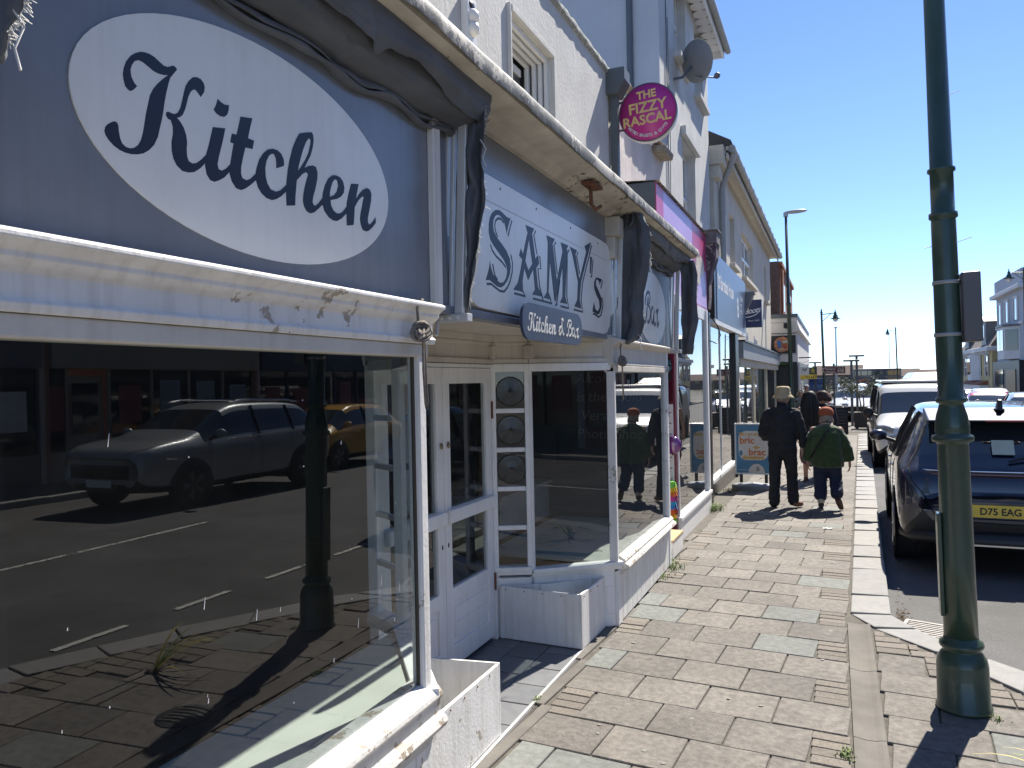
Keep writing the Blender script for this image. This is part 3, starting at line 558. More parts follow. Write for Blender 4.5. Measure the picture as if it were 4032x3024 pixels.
# frieze above the splays and the doors, panelled
fz=S('frieze',MB().wallbox(Lj,(Lj[0],Lj[1]),0,0,.01) if 0 else MB().box(-2.275,-2.235,3.40,4.98,1.925,2.13).wallbox(Rj,Rk,1.925,2.13,.04).wallbox(Rk,Rc,1.925,2.13,.04).wallbox(Lc,Lk,1.925,2.13,.04).wallbox(Lk,Lj,1.925,2.13,.04),m_cream)
for (p,q) in (((-2.235,3.40),(-2.235,4.98)),(Rj,Rk),(Rk,Rc)):
    S('moulding',MB().wallbox(p,q,2.085,2.13,.03,off=-.028).wallbox(p,q,2.06,2.084,.018,off=-.016).wallbox(p,q,1.932,1.965,.022,off=-.02),m_cream,fz,.004)
for p in (Rj,Rk): S('bracket',MB().box(p[0]-.02,p[0]+.045,p[1]-.035,p[1]+.02,1.966,2.058),m_cream,fz,.006)
S('ceiling',MB().prism([(-1.56,2.60),(-1.56,5.50),(-2.02,5.12),(-2.30,4.98),(-2.30,3.40),(-2.02,3.25)],2.13,2.16,'z'),m_cream)
# --- doors
def door(y0,y1,hinge_right):
    D=S('door',MB().box(-2.262,-2.222,y0,y0+.085,.03,1.9).box(-2.262,-2.222,y1-.085,y1,.03,1.9).box(-2.262,-2.222,y0+.085,y1-.085,1.80,1.9).box(-2.262,-2.222,y0+.085,y1-.085,.03,.16).box(-2.262,-2.222,y0+.085,y1-.085,.43,.52).box(-2.262,-2.222,y0+.085,y1-.085,.93,1.02),m_white,None,.004)
    S('glass_pane',MB().quad((-2.242,y0+.085,1.02),(-2.242,y1-.085,1.02),(-2.242,y1-.085,1.8),(-2.242,y0+.085,1.8)).quad((-2.242,y0+.085,.52),(-2.242,y1-.085,.52),(-2.242,y1-.085,.93),(-2.242,y0+.085,.93)),m_glassd,D)
    S('panel',MB().box(-2.255,-2.236,y0+.086,y1-.086,.161,.429),m_white,D,.004)
    S('panel_moulding',MB().box(-2.236,-2.229,y0+.12,y1-.12,.20,.39).box(-2.229,-2.223,y0+.15,y1-.15,.285,.30),m_white,D,.004)
    S('push_bar',MB().box(-2.222,-2.185,y0+.02,y1-.02,.935,1.02),m_white,D,.010)
    S('door_knob',MB().lathe([(.001,.02),(.012,.018),(.014,.01),(.010,0)],(0,0,0),10,ax='x') if 0 else MB().ell((-2.212,(y0+.04 if hinge_right else y1-.04),1.42),.008,.012,.022,8,6),mat('old_brass',(.25,.2,.14),.4,metal=.8),D)
    S('keyhole',MB().ell((-2.222,(y0+.035 if hinge_right else y1-.035),.80),.003,.010,.016,8,6),m_black,D)
    if hinge_right:
        for z in (1.55,.35): S('hinge',MB().tube([(-2.215,y1+.002,z),(-2.215,y1+.002,z+.12)],.008,6),m_rust,D)
    return D
door(3.475,4.185,False); door(4.195,4.905,True)
S('door_lintel',MB().box(-2.275,-2.215,3.41,4.97,1.903,1.926),m_white)
# --- cornice under the fascia, long mouldings each side of the entrance
corn=[(-1.56,1.956),(-1.462,1.956),(-1.455,1.975),(-1.47,1.985),(-1.47,2.035),(-1.452,2.05),(-1.44,2.06),(-1.44,2.072),(-1.425,2.085),(-1.41,2.093),(-1.41,2.105),(-1.425,2.112),(-1.50,2.122),(-1.56,2.122)]
c1=S('cornice',MB().prism(corn,-2.7,2.70,'y'),m_white2,bev=.003)
corn2=[(-1.56,1.911),(-1.47,1.911),(-1.47,1.925),(-1.485,1.932),(-1.485,2.05),(-1.455,2.065),(-1.435,2.085),(-1.435,2.10),(-1.50,2.118),(-1.56,2.118)]
c2=S('cornice',MB().prism(corn2,5.42,7.42,'y'),m_cream,bev=.003)
# --- fascia boards
S('fascia_board',MB().box(-1.60,-1.535,-2.8,2.86,2.124,3.0),m_slate); S('fascia_board',MB().box(-1.60,-1.535,2.862,5.62,2.10,3.0),m_slate); S('fascia_board',MB().box(-1.60,-1.535,5.622,8.02,2.12,3.0),m_slate)
S('fascia_trim',MB().box(-1.545,-1.515,2.862,5.62,2.098,2.135),m_slate,bev=.003)
def ellip(cy,cz,a,b,n=72): return [(cy+a*math.cos(2*PI*k/n),cz+b*math.sin(2*PI*k/n)) for k in range(n)]
def flat(polys,x0,x1,M,name,par=None,holes=None):
    me=polymesh(polys,x0,x1,holes); me.materials.append(M); return SL_(me,name,par)
o1=flat([ellip(1.833,2.488,.652,.312)],-1.535,-1.531,m_board,'oval_sign'); o2=flat([ellip(7.03,2.45,.575,.33)],-1.535,-1.531,m_board,'oval_sign')
kk=[k for k in KIT if not k.endswith('_')]; hol={kk.index('h'):KIT['h_'],kk.index('e'):KIT['e_']}
def lett(polys,x,M,par,hol=None,th=.002):
    me=polymesh(polys,x,x+th,hol); me.materials.append(M); o=link('lettering',me); o.parent=par; o.matrix_parent_inverse=Matrix.Translation((1.5,-4.06,0)) if par.parent is None and par!=shop else Matrix.Identity(4)
    return o
def sub(o,par):  # keep world coordinates under a part that already sits at the world origin frame
    o.parent=par; o.matrix_parent_inverse=Matrix.Identity(4); return o
def letters(polys,x,M,par,hol=None,th=.0005,name='letter'):
    for i,p in enumerate(polys):
        me=polymesh([p],x,x+th+.00015*i,{0:hol[i]} if hol and i in hol else None); me.materials.append(M); sub(link(name,me),par)
letters([KIT[k] for k in kk],-1.531,m_navy,o1,hol)
# SAMY's board
bp=[(3.0905,2.288),(3.109,2.235),(3.146,2.183),(3.205,2.157),(3.256,2.151),(3.99,2.142),(5.325,2.133),(5.40,2.151),(5.4675,2.196),(5.499,2.271),(5.621,2.312),(5.695,2.39),(5.729,2.465),(5.707,2.55),(5.617,2.618),(5.552,2.638),(5.532,2.726),(5.447,2.79),(5.298,2.795),(3.25,2.795),(3.14,2.775),(3.09,2.72),(3.075,2.64),(3.07,2.46)]
sb=flat([bp],-1.535,-1.512,m_board,'sign_board'); letters(SAMY,-1.512,m_navy,sb); letters([ribbon(l,.0115) for l in SAMYL],-1.512,m_navy,sb,name='letter_shadow')
S('board_seam',MB().box(-1.512,-1.5112,3.1,5.5,2.668,2.671),mat('seam_grey',(.42,.42,.40),.6),sb)
for y in (3.5,4.0,4.6,5.2): S('screw',MB().lathe([(.007,0),(.006,.002),(.001,.003)],(-1.512,y,2.76),8,ax='x'),m_rust,sb)
S('pilaster',MB().box(-1.535,-1.505,2.80,2.862,2.125,2.96),m_white2,bev=.004)
# hanging Kitchen & Bar plaque
def rrect(y0,y1,z0,z1,r_,n=8,ry=None):
    o=[]; ry=ry or r_
    for cx,cz,a0 in ((y1-ry,z0+r_,-PI/2),(y1-ry,z1-r_,0),(y0+ry,z1-r_,PI/2),(y0+ry,z0+r_,PI)):
        for k in range(n+1): a=a0+PI/2*k/n; o.append((cx+ry*math.cos(a),cz+r_*math.sin(a)))
    return o
kb=flat([rrect(3.56,4.535,2.016,2.206,.075,8,.10)],-1.445,-1.43,m_navyb,'hanging_plaque')
def mapp(pts,y0,z0,sy,sz,oy,oz): return [(y0+(p[0]-oy)*sy,z0+(p[1]-oz)*sz) for p in pts]
ks=(4.055-3.626)/(2.3936-1.2672); kz=.098/.265
m_plq=mat('plaque_white',(.62,.62,.6),.5)
letters([mapp(KIT[k],3.626,2.061,ks,kz,1.2672,2.357) for k in kk]+[ribbon(v,[.011]*len(v)) for v in BARG.values()],-1.43,m_plq,kb,{i:mapp(h,3.626,2.061,ks,kz,1.2672,2.357) for i,h in hol.items()})
bl=[v for k,v in BARG.items() if not k.startswith('amp')]; by0=min(p[0] for v in bl for p in v); bz0=min(p[1] for v in bl for p in v); bh=max(p[1] for v in bl for p in v)-bz0; bwid=max(p[0] for v in bl for p in v)-by0
letters([ribbon(mapp(v,6.66,2.30,.62/bwid,.29/bh,by0,bz0),.030) for v in bl],-1.531,m_navy,o2)
letters([ribbon(mapp(v,6.15,2.31,.62/bwid,.27/bh,min(p[0] for p in BARG['amp2']),min(p[1] for p in BARG['amp2'])),.03) for v in (BARG['amp'],BARG['amp2'])],-1.531,m_navy,o2)
# --- canopy: flat lead-edged slab over the shopfront
S('canopy',MB().prism([(-2.2,3.0),(-1.50,3.0),(-1.44,3.035),(-1.33,3.05),(-1.295,3.06),(-1.295,3.10),(-1.34,3.135),(-2.2,3.17)],-2.9,8.13,'y'),m_soffit)
def leadf(a,b):
    y=-2.9+11.04*a; n=mn.noise(Vector((y*2.3,0,1)))*.012+mn.noise(Vector((y*9,3,1)))*.006; q=[(-1.30,3.145),(-1.285,3.135),(-1.276,3.115),(-1.272,3.085),(-1.277,3.058)][round(b*4)]
    return (q[0]+n*.5*(b>.4),y,q[1]+n*(1 if b>.6 else .3))
S('lead_edge',MB().grid(leadf,220,4),m_lead)
for y in (5.55,-1.2): 
    br=S('bracket',MB().box(-1.56,-1.43,y-.07,y+.07,2.86,3.0).box(-1.56,-1.47,y-.05,y+.05,2.70,2.86),m_cream,bev=.008)
S('end_soffit',MB().box(-2.2,-1.60,7.42,8.0,2.12,2.15),m_cream); S('iron_hook',MB().tube([(-1.38,4.62,3.03),(-1.38,4.62,2.90),(-1.36,4.66,2.875),(-1.34,4.70,2.90)],.012,6).box(-1.42,-1.34,4.55,4.75,3.012,3.03),m_rust)
# --- upper storey: recessed rendered wall, parapet with roughcast coping, window, vent, rainwater pipe
XW=-2.15; YE=8.02
def sc(y,z): return (y*XW/-1.55,1.8+(z-1.8)*XW/-1.55)
wy0,wz0=sc(3.74,3.30); wy1,wz1=sc(4.40,3.755)
uw=MB().box(XW-.25,XW,-3,wy0,3.0,5.03).box(XW-.25,XW,wy1,YE,3.0,5.03).box(XW-.25,XW,wy0,wy1,wz1,5.03).box(XW-.25,XW,wy0,wy1,3.0,wz0)
S('upper_wall',uw,m_render)
S('coping',MB().grid(lambda a,b:((XW+.03+.012*mn.noise(Vector((a*90,b*3,0)))) if b>.1 and b<.9 else XW-.02,-3+(YE+2.98)*a,5.0+.09*b+.012*mn.noise(Vector((a*120,b*5,2)))),300,5).box(XW-.3,XW-.01,-3,YE-.03,5.031,5.08),mat('roughcast_coping',(.30,.31,.28),.95,var=.35,vs=30,bump=1,bs=40))
win=S('upper_window',MB().quad((XW-.20,wy0,wz0),(XW-.20,wy1,wz0),(XW-.20,wy1,wz1),(XW-.20,wy0,wz1)),m_glassd)
S('surround',MB().box(XW,XW+.03,wy0-.03,wy0,wz0,wz1+.05).box(XW,XW+.03,wy1,wy1+.07,wz0,wz1+.05).box(XW,XW+.035,wy0,wy1,wz1,wz1+.05),m_render,win,.005)
fm=MB()
for k,(dx,w) in enumerate(((-.02,.05),(-.06,.085),(-.10,.12),(-.15,.16))): fm.box(XW+dx-.03,XW+dx,wy1-w,wy1-w+.05,wz0,wz1-.02*k).box(XW+dx-.03,XW+dx,wy0,wy1-w-.001,wz1-.02*k-.05,wz1-.02*k)
fm.box(XW-.215,XW-.19,wy0,wy0+.06,wz0,wz1).box(XW-.217,XW-.192,wy0+.061,wy1-.2,wz1-.20,wz1-.14).box(XW-.216,XW-.19,wy0+.46,wy0+.52,wz0,wz1-.201)
S('frame',fm,m_pvc,win,.004)
S('blind',MB().box(XW-.26,XW-.25,wy0,wy1,wz0,wz1),mat('blind_grey',(.10,.10,.11),.8),win)
vy,vz=sc(3.22,3.47)
vt=S('vent',MB().box(XW,XW+.05,vy-.07,vy+.075,vz-.15,vz+.15),m_pvc,bev=.008); S('cowl',MB().ell((XW+.05,vy,vz-.05),.05,.05,.05,10,6).ell((XW+.05,vy,vz+.03),.05,.05,.05,10,6),m_pvc,vt); S('hole',MB().ell((XW+.048,vy,vz+.10),.012,.045,.03,10,6),m_black,vt)
hy,hz=sc(5.70,4.04)
rp=S('downpipe',MB().box(XW+.02,XW+.10,hy-.02,hy+.06,3.1,hz-.1),mat('pipe_grey',(.10,.115,.12),.5,var=.1),bev=.006)
S('hopper',MB().prism([(XW-.02,hz+.14),(XW+.20,hz+.14),(XW+.20,hz+.02),(XW+.12,hz-.12),(XW,hz-.12)],hy-.10,hy+.14,'y'),MATS['pipe_grey'],rp,.006)
S('end_wall',MB().box(-6.6,XW-.26,YE-.25,YE,0,5.0).box(-6.6,-2.2,YE-.02,YE-.005,0,3),m_render); S('roof',MB().box(-6.6,XW-.3,-3,YE-.26,4.9,4.95),m_lead)
# --- tied-up cords on brass cleats
def cord(y,x,z,l=''):
    c=S('cord',MB().tube([(x+.01,y+.05,z+.115),(x+.015,y+.03,z+.10),(x+.02,y-.01,z+.10),(x+.02,y,z)],.006,6),mat('old_rope',(.20,.17,.14),.9,var=.3,vs=50))
    t=MB()
    for k in range(9):
        a=rnd.uniform(0,PI); t.tube([(x+.03+.018*math.cos(j*PI/5+a)*1.0,y+.05*math.cos(j*PI/5)*(1-.05*k),z-.02+.026*math.sin(j*PI/5+a*.5)+.003*k) for j in range(11)],.0065,5,cap=False)
    S('coil',t,MATS['old_rope'],c)
    S('loop',MB().tube([(x+.02,y+.03,z-.03),(x+.02,y+.028,z-.15),(x+.022,y+.036,z-.28),(x+.02,y+.046,z-.30),(x+.02,y+.056,z-.27),(x+.02,y+.045,z-.14),(x+.02,y+.04,z-.03)],.005,5),MATS['old_rope'],c)
cord(2.50,-1.44,2.005); cord(5.50,-1.46,1.95)

# specks and paint drips on the big pane
r_=random.Random(5); dr=MB()
for k in range(24):
    y=r_.uniform(.95,2.5); z=r_.uniform(.85,1.8); L=r_.choice((.004,.006,.012,.03)); w=r_.uniform(.0008,.0018); dr.hexa([(-1.4995,y-w,z),(-1.4985,y-w,z),(-1.4985,y+w,z),(-1.4995,y+w,z)],[(-1.4995,y-w*.4+L*.15,z+L),(-1.4985,y-w*.4+L*.15,z+L),(-1.4985,y+w*.4+L*.15,z+L),(-1.4995,y+w*.4+L*.15,z+L)])
tag(sub(ob('paint_specks',dr,mat('paper_notice',(.74,.74,.73),.7,var=.03)),w1),kind='stuff')
# ================================================================ folded hood awnings
def cloth(fn,nu,nv,name,par,M=None):
    o=ob(name,MB().grid(fn,nu,nv),M or m_cloth,par); s=o.modifiers.new('thick','SOLIDIFY'); s.thickness=.004; return o
def nz(a,b,c=0): return mn.noise(Vector((a,b,c)))
def awning(label,y0,y1,near_cheek,far_cheek,seed):
    A=thing('folded_awning',label,'awning',(-1.5,(y0+y1)/2,2.08)); A['group']='folded hood awnings on the slate fascia'
    T=Matrix.Translation((1.5,-(y0+y1)/2,-2.08))
    def pr(o): o.matrix_parent_inverse=T; return o
    bars=((-1.588,.010,.0),(-1.556,.009,.004),(-1.528,.009,.008),(-1.487,.020,.012))
    for i,(x,w,dy) in enumerate(bars):
        for ye in ((y0,y1) if i else (y1,)):
            b=MB().hexa([(x-w,ye-.012,2.10),(x+w,ye-.012,2.10),(x+w,ye+.012,2.10),(x-w,ye+.012,2.10)],[(x-w+.03,ye-.012+dy,2.95),(x+w+.03,ye-.012+dy,2.95),(x+w+.03,ye+.012+dy,2.95),(x-w+.03,ye+.012+dy,2.95)])
            pr(ob('upright_bar',b,m_alu,A,.004))
        pr(ob('top_bar',MB().box(-1.572+.018*i,-1.560+.018*i,y0+.01,y1-.01,2.925,2.940),m_alu,A))
    for ye in (y0,y1):
        pr(ob('hinge_plate',MB().box(-1.60,-1.44,ye-.02,ye+.03,2.065,2.10).tube([(-1.59,ye-.01,2.075),(-1.59,ye-.02,2.03),(-1.585,ye-.03,2.01)],.010,6),m_alu if ye==y1 else m_cream,A,.003))
        for k in range(3): pr(ob('bolt',MB().lathe([(.008,-.004),(.008,.004),(.001,.006)],(-1.565+.04*k,ye-.022,2.083),8,ax='y'),m_pvc,A))
    # bunched canopy cloth drooping from the canopy edge to the top bars
    def rid(a_,b_,c_=0): return .5-abs(nz(a_,b_,c_))*1.6
    def sheet(q,hem,fx,sd,end):
        def fn(a,b):
            y=y0-.02+(y1-y0+.02+end)*a; n_=len(q)-1; i=b*n_; k=min(n_-1,int(i)); t=i-k; x=q[k][0]*(1-t)+q[k+1][0]*t; z=q[k][1]*(1-t)+q[k+1][1]*t
            w=.6*math.sin(a*10+sd)+rid(a*5+sd,b*1.6)+.55*rid(a*11+b*2.2+sd,b*3,sd)+.22*rid(a*27-b*6,b*4,sd)
            pin=math.exp(-((a-.56-.05*b)/.014)**2)
            return (min(x+fx*w*(.3+b)-.03*pin*b,-1.315),y,min(z+(fx*.6*w+hem*(nz(a*4+sd,3,sd)+.6*math.sin(a*17+sd))-.03*pin)*b*b,3.05))
        return fn
    pr(cloth(sheet([(-1.355,3.055),(-1.352,3.02),(-1.358,2.99),(-1.372,2.965),(-1.388,2.945)],.022,.014,seed,.085),150,22,'upper_cloth',A))
    pr(cloth(sheet([(-1.41,3.04),(-1.405,2.99),(-1.41,2.95),(-1.43,2.92),(-1.465,2.905),(-1.50,2.895),(-1.525,2.88)],.012,.016,seed+3,.02),150,26,'canopy_cloth',A))
    def val(a,b):
        y=y0+(y1-y0)*a; f_=.016*nz(a*14+seed,b*2,5)+.010*math.sin(a*26+seed); t=b*1.9*PI
        return (-1.512+.020*math.cos(t)+f_*.5,y,2.878+.020*math.sin(t)+f_-.022*math.sin(PI*a)-.012*nz(a*8,3,seed))
    pr(cloth(val,90,12,'rolled_hem',A))
    for (ye,ck,nm) in ((y0,near_cheek,0),(y1,far_cheek,1)):
        if not ck: continue
        def ch(a,b):   # b down, a across
            n_=len(ck)-1; i=b*n_; k=min(n_-1,int(i)); t=i-k
            z=ck[k][0]*(1-t)+ck[k+1][0]*t; xa=ck[k][1]*(1-t)+ck[k+1][1]*t; xb=ck[k][2]*(1-t)+ck[k+1][2]*t
            return (xa+(xb-xa)*a+.006*nz(b*9,a*2,seed),ye+.035+.05*math.sin(a*9+seed+b*1.5)*(.3+.5*b*(1-b)*2)+.035*nz(a*4,b*6,seed+2)+.018*nz(a*9,b*14,seed),z+.006*nz(a*12,b*2,seed))
        o=pr(cloth(ch,22,30,'side_cloth',A))
        # frayed edge threads
        t=MB()
        for k in range(34 if nm or seed>1 else 150):
            b=rnd.random() if nm or seed>1 else .45+.5*rnd.random(); p=Vector(ch(1,b)); L=rnd.uniform(.008,.03); t.tube([p,p+Vector((L*rnd.uniform(.2,.9),rnd.uniform(-.01,.01),-L*rnd.uniform(.2,1)))],.0012,3,cap=False)
        for b in (.28,.32,.86) if nm==0 else (.25,):
            p=Vector(ch(1,b)); t.tube([p+Vector((-.01,-.01,.02)),p+Vector((.012,0,-.02)),p+Vector((.0,-.01,-.06)),p+Vector((.014,-.01,-.10))],.0028,4)
        tag(pr(ob('frayed_threads',t,m_fray,A)),kind='stuff')
    return A
awning('folded slate awning above the Kitchen oval sign',.90,2.975,[(2.99,-1.52,-1.38),(2.85,-1.53,-1.335),(2.76,-1.54,-1.325),(2.66,-1.54,-1.295),(2.56,-1.54,-1.285),(2.47,-1.54,-1.295),(2.40,-1.54,-1.36)],[(3.0,-1.47,-1.365),(2.90,-1.465,-1.355),(2.74,-1.465,-1.375),(2.62,-1.465,-1.355),(2.45,-1.465,-1.385),(2.28,-1.465,-1.42),(2.10,-1.47,-1.46)],1)
awning('folded slate awning above the Bar oval sign',5.62,7.90,[(3.04,-1.50,-1.30),(2.92,-1.49,-1.25),(2.78,-1.49,-1.245),(2.62,-1.49,-1.26),(2.45,-1.49,-1.30),(2.32,-1.49,-1.31),(2.20,-1.49,-1.30),(2.11,-1.49,-1.34),(2.07,-1.49,-1.42)],[(3.0,-1.44,-1.29),(2.85,-1.43,-1.27),(2.6,-1.43,-1.285),(2.4,-1.43,-1.27),(2.2,-1.43,-1.31),(2.05,-1.43,-1.33)],4)
# ================================================================ planter boxes
def planter(label,pl,h,open_edge,inner=None):
    c=(pl[0][0],pl[0][1],0); P=thing('planter_box',label,'planter',c); T=Matrix.Translation((-c[0],-c[1],0))
    n=len(pl)
    for i in range(n):
        a=Vector(pl[i]); b=Vector(pl[(i+1)%n]); d=(b-a).normalized()
        if i in open_edge: continue
        o=ob('side_panel',MB().wallbox(a+d*.001,b-d*.001,.006,h+.004*(i%2),.018),m_white2,P,.003); o.matrix_parent_inverse=T
        for k in range(int((b-a).length/.14)):
            q=a+d*(.05+k*.14); nn=Vector((d.y,-d.x))
            s=ob('nail',MB().ell((q.x+nn.x*.0005,q.y+nn.y*.0005,h-.02),.005,.005,.005,6,4),m_rust,P); s.matrix_parent_inverse=T
        cr=Vector((a.x,a.y))
    o=ob('base',MB().prism([(p[0]*.98+sum(q[0] for q in pl)/n*.02,p[1]*.98+sum(q[1] for q in pl)/n*.02) for p in pl],.03,.045,'z'),m_white,P); o.matrix_parent_inverse=T
    return P
planter('open white wooden planter box under the Kitchen window corner',[(-1.60,2.70),(-1.60,3.58),(-2.02,3.52),(-1.985,3.27)],.37,())
planter('open white wooden planter box beside the glazed doors, rusty nails along its rim',[(-2.20,4.94),(-1.585,4.90),(-1.565,5.44),(-1.95,5.07)],.37,())
# ================================================================ the pink fronted sweet shop and the tall house above it
m_pink=mat('pale_lilac_sign',(.56,.34,.64),.35,var=.05,vs=2)
m_red=mat('raspberry_sign',(.55,.05,.17),.35,var=.06,vs=3)
m_mar=mat('maroon_paint',(.13,.006,.030),.35,var=.1,vs=4,streak=.2,dirtcol=(.08,.02,.03))
m_dgrey=mat('dark_grey_board',(.10,.115,.13),.5,var=.12,vs=3)
m_pinkwall=mat('pink_stained_render',(.60,.55,.53),.9,var=.12,vs=3,bump=1,bs=22,dirt=.6,streak=.35,dirtcol=(.50,.38,.37))
m_gable=mat('shaded_gable_render',(.50,.52,.55),.9,var=.06,vs=1.5,bump=.5,bs=20,streak=.15,dirtcol=(.38,.38,.38))  # bluer, greyer than the front render: the gable's shade is in the colour
m_glassB=glassmat('plate_glass',1.75,(.72,.78,.80),dirt=.03)
def building(name,label,cat,loc): 
    b=thing(name,label,cat,loc); return b,Matrix.Translation((-loc[0],-loc[1],-loc[2]))
def part(B,name,mb,M,par=None,bev=0):
    b,T=B; o=ob(name,mb,M,par or b,bev)
    if par is None: o.matrix_parent_inverse=T
    return o
def ptext(B,s,size,M,loc,face='x',par=None,**k):
    o=text(s,size,M,None,loc,face,**k); mw=o.matrix_basis.copy(); o.parent=par or B[0]; o.matrix_parent_inverse=B[1] if par is None else Matrix.Identity(4); o.matrix_basis=mw; return o
SB=building('sweet_shop','sweet shop with lilac and raspberry fascia, maroon door frame and pink stained wall','shop',(-1.72,8.06,0))
part(SB,'fascia',MB().box(-2.12,-1.722,8.132,11.54,2.78,3.90),m_dgrey)
part(SB,'fascia_panel',MB().box(-1.722,-1.712,8.50,10.37,2.78,3.895),m_pink); part(SB,'fascia_panel',MB().box(-1.722,-1.711,8.13,8.499,2.78,3.895),m_red); rp_=part(SB,'fascia_panel',MB().box(-1.722,-1.711,10.371,11.54,2.78,3.895),m_red)
part(SB,'fascia_panel',MB().box(-1.7105,-1.7085,10.45,11.5,2.82,3.35),m_pink)
part(SB,'picture_scoop',MB().prism(ellip(10.95,3.38,.34,.14,24),-1.708,-1.706,'x').prism(ellip(10.75,3.22,.2,.13,20),-1.706,-1.704,'x'),mat('cream_print',(.66,.52,.35),.4))
part(SB,'flashing',MB().grid(lambda a,b:(-2.15+.47*b,8.1+3.46*a,3.94-.03*b+.008*nz(a*30,b)),40,4),m_lead)
part(SB,'fascia_end',MB().box(-2.13,-1.72,8.118,8.131,2.80,3.90),m_dgrey)
part(SB,'wall',MB().box(-2.4,-2.15,8.03,10.62,2.5,4.86).box(-2.4,-2.15,8.03,9.0,4.86,5.04),m_pinkwall)
part(SB,'broken_coping',MB().grid(lambda a,b:(-2.13+.10*math.sin(PI*b)+.02*nz(a*20,b*2),8.03+2.6*a,(5.05 if a<.36 else 4.87)+.07*b+.02*nz(a*24,b*3,3)),70,5),mat('stained_stone',(.30,.25,.19),.95,var=.35,vs=14,bump=1,bs=30))
part(SB,'coping_block',MB().hexa([(-2.15,10.0,4.78),(-2.0,10.05,4.78),(-2.0,10.62,4.80),(-2.15,10.62,4.80)],[(-2.15,10.0,4.87),(-1.98,10.05,4.86),(-1.98,10.62,4.88),(-2.15,10.62,4.88)]),MATS['stained_stone'],bev=.01)
part(SB,'door_recess',MB().box(-3.0,-2.98,8.05,8.9,0,2.6).box(-3.0,-1.75,8.03,8.05,0,2.6),m_mar)
fr=part(SB,'door_frame',MB().box(-1.73,-1.645,8.60,8.70,0,2.6).box(-2.9,-1.73,8.62,8.66,0,2.6),m_mar,bev=.004)
part(SB,'door_panel',MB().box(-1.715,-1.665,8.594,8.600,1.55,2.0).box(-2.05,-1.75,8.614,8.62,1.3,2.1),mat('maroon_dark',(.07,.004,.018),.25),fr,.002)
m_paper=mat('paper_notice',(.74,.74,.73),.7,var=.03)
for z0,z1 in ((1.12,1.52),(.62,1.02)):
    n_=part(SB,'notice',MB().box(-1.81,-1.665,8.588,8.592,z0,z1),m_paper)
    for k in range(7): part(SB,'text_line',MB().box(-1.795,-1.685-(k%3)*.02,8.586,8.588,z1-.10-k*.04,z1-.085-k*.04),mat('grey_ink',(.30,.30,.32),.8),n_)
part(SB,'red_dot',MB().lathe([(.035,-.002),(.035,.0),(.001,.001)],(-1.74,8.585,1.42),16,ax='y'),m_red)
part(SB,'sale_card',MB().box(-1.78,-1.68,8.588,8.592,1.78,2.05),m_black); ptext(SB,'50%\nOFF',.07,mat('neon_print',(.05,.35,.5),.5),(-1.73,8.586,1.96),'-y')
gl=part(SB,'shop_window',MB().quad((-1.655,8.70,.22),(-1.655,10.86,.22),(-1.655,10.86,2.62),(-1.655,8.70,2.62)),m_glassB)
part(SB,'window_post',MB().box(-1.69,-1.62,10.86,10.98,.20,2.75),m_white,gl,.006); part(SB,'window_post',MB().box(-1.68,-1.63,8.70,8.73,.22,2.64),m_white,gl,.004); part(SB,'window_head',MB().box(-1.69,-1.64,8.70,10.86,2.60,2.76),m_white,gl,.006)
part(SB,'sill',MB().box(-1.71,-1.60,8.66,11.0,.20,.245),m_white,gl,.006)
part(SB,'base',MB().box(-1.69,-1.62,8.66,11.0,-.05,.20),m_white)
part(SB,'lintel',MB().box(-1.78,-1.725,8.05,11.5,2.62,2.78),m_white)
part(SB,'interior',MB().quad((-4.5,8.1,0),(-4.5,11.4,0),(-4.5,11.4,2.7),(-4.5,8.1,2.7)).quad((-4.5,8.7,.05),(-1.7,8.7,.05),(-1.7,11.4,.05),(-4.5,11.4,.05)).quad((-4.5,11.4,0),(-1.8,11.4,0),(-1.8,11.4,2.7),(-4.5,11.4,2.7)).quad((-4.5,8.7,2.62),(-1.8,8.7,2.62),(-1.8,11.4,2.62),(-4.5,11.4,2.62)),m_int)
# step box, pinata and balloon in the doorway
st=thing('step_box','low white step box with bare wood top at the sweet shop door','step',(-1.63,7.95,0)); ob('box',MB().box(-.12,.115,-.28,.26,0,.17),m_white2,st,.004); ob('board',MB().box(-.13,.12,-.29,.27,.171,.195),mat('raw_pine',(.50,.34,.16),.7,var=.15,vs=9,streak=.4,dirtcol=(.35,.2,.08)),st,.003)
pn=thing('pinata','rainbow striped paper pinata hanging in the maroon doorway','pinata',(-1.715,8.47,.22))
for k,c in enumerate(((.10,.42,.05),(.62,.36,.02),(.60,.10,.02),(.05,.20,.50),(.04,.32,.55),(.45,.05,.25),(.62,.16,.02),(.62,.42,.03),(.15,.45,.06))):
    b=MB()
    for j in range(30):
        a=2*PI*j/30; q=(.075+rnd.uniform(0,.02))
        b.quad((q*.9*math.cos(a),q*.9*math.sin(a),.052),(q*.9*math.cos(a+.24),q*.9*math.sin(a+.24),.052),(q*1.12*math.cos(a+.2),q*1.12*math.sin(a+.2),-.012),(q*1.12*math.cos(a),q*1.12*math.sin(a),-.012+rnd.uniform(-.01,.01)))
    ob('frill',b.lathe([(.06,0),(.068,.05)],n=14),mat('crepe_%d'%k,c,.9),pn,loc=(0,0,.02+k*.048))
bn=thing('balloon','purple foil balloon between the notices in the sweet shop doorway','balloon',(-1.665,8.52,.98)); ob('skin',MB().ell((0,0,.09),.10,.05,.10,16,10),mat('balloon_purple',(.16,.04,.20),.15,coat=1),bn); ob('knot',MB().lathe([(.001,.02),(.012,-.02)],n=8),m_mar,bn)
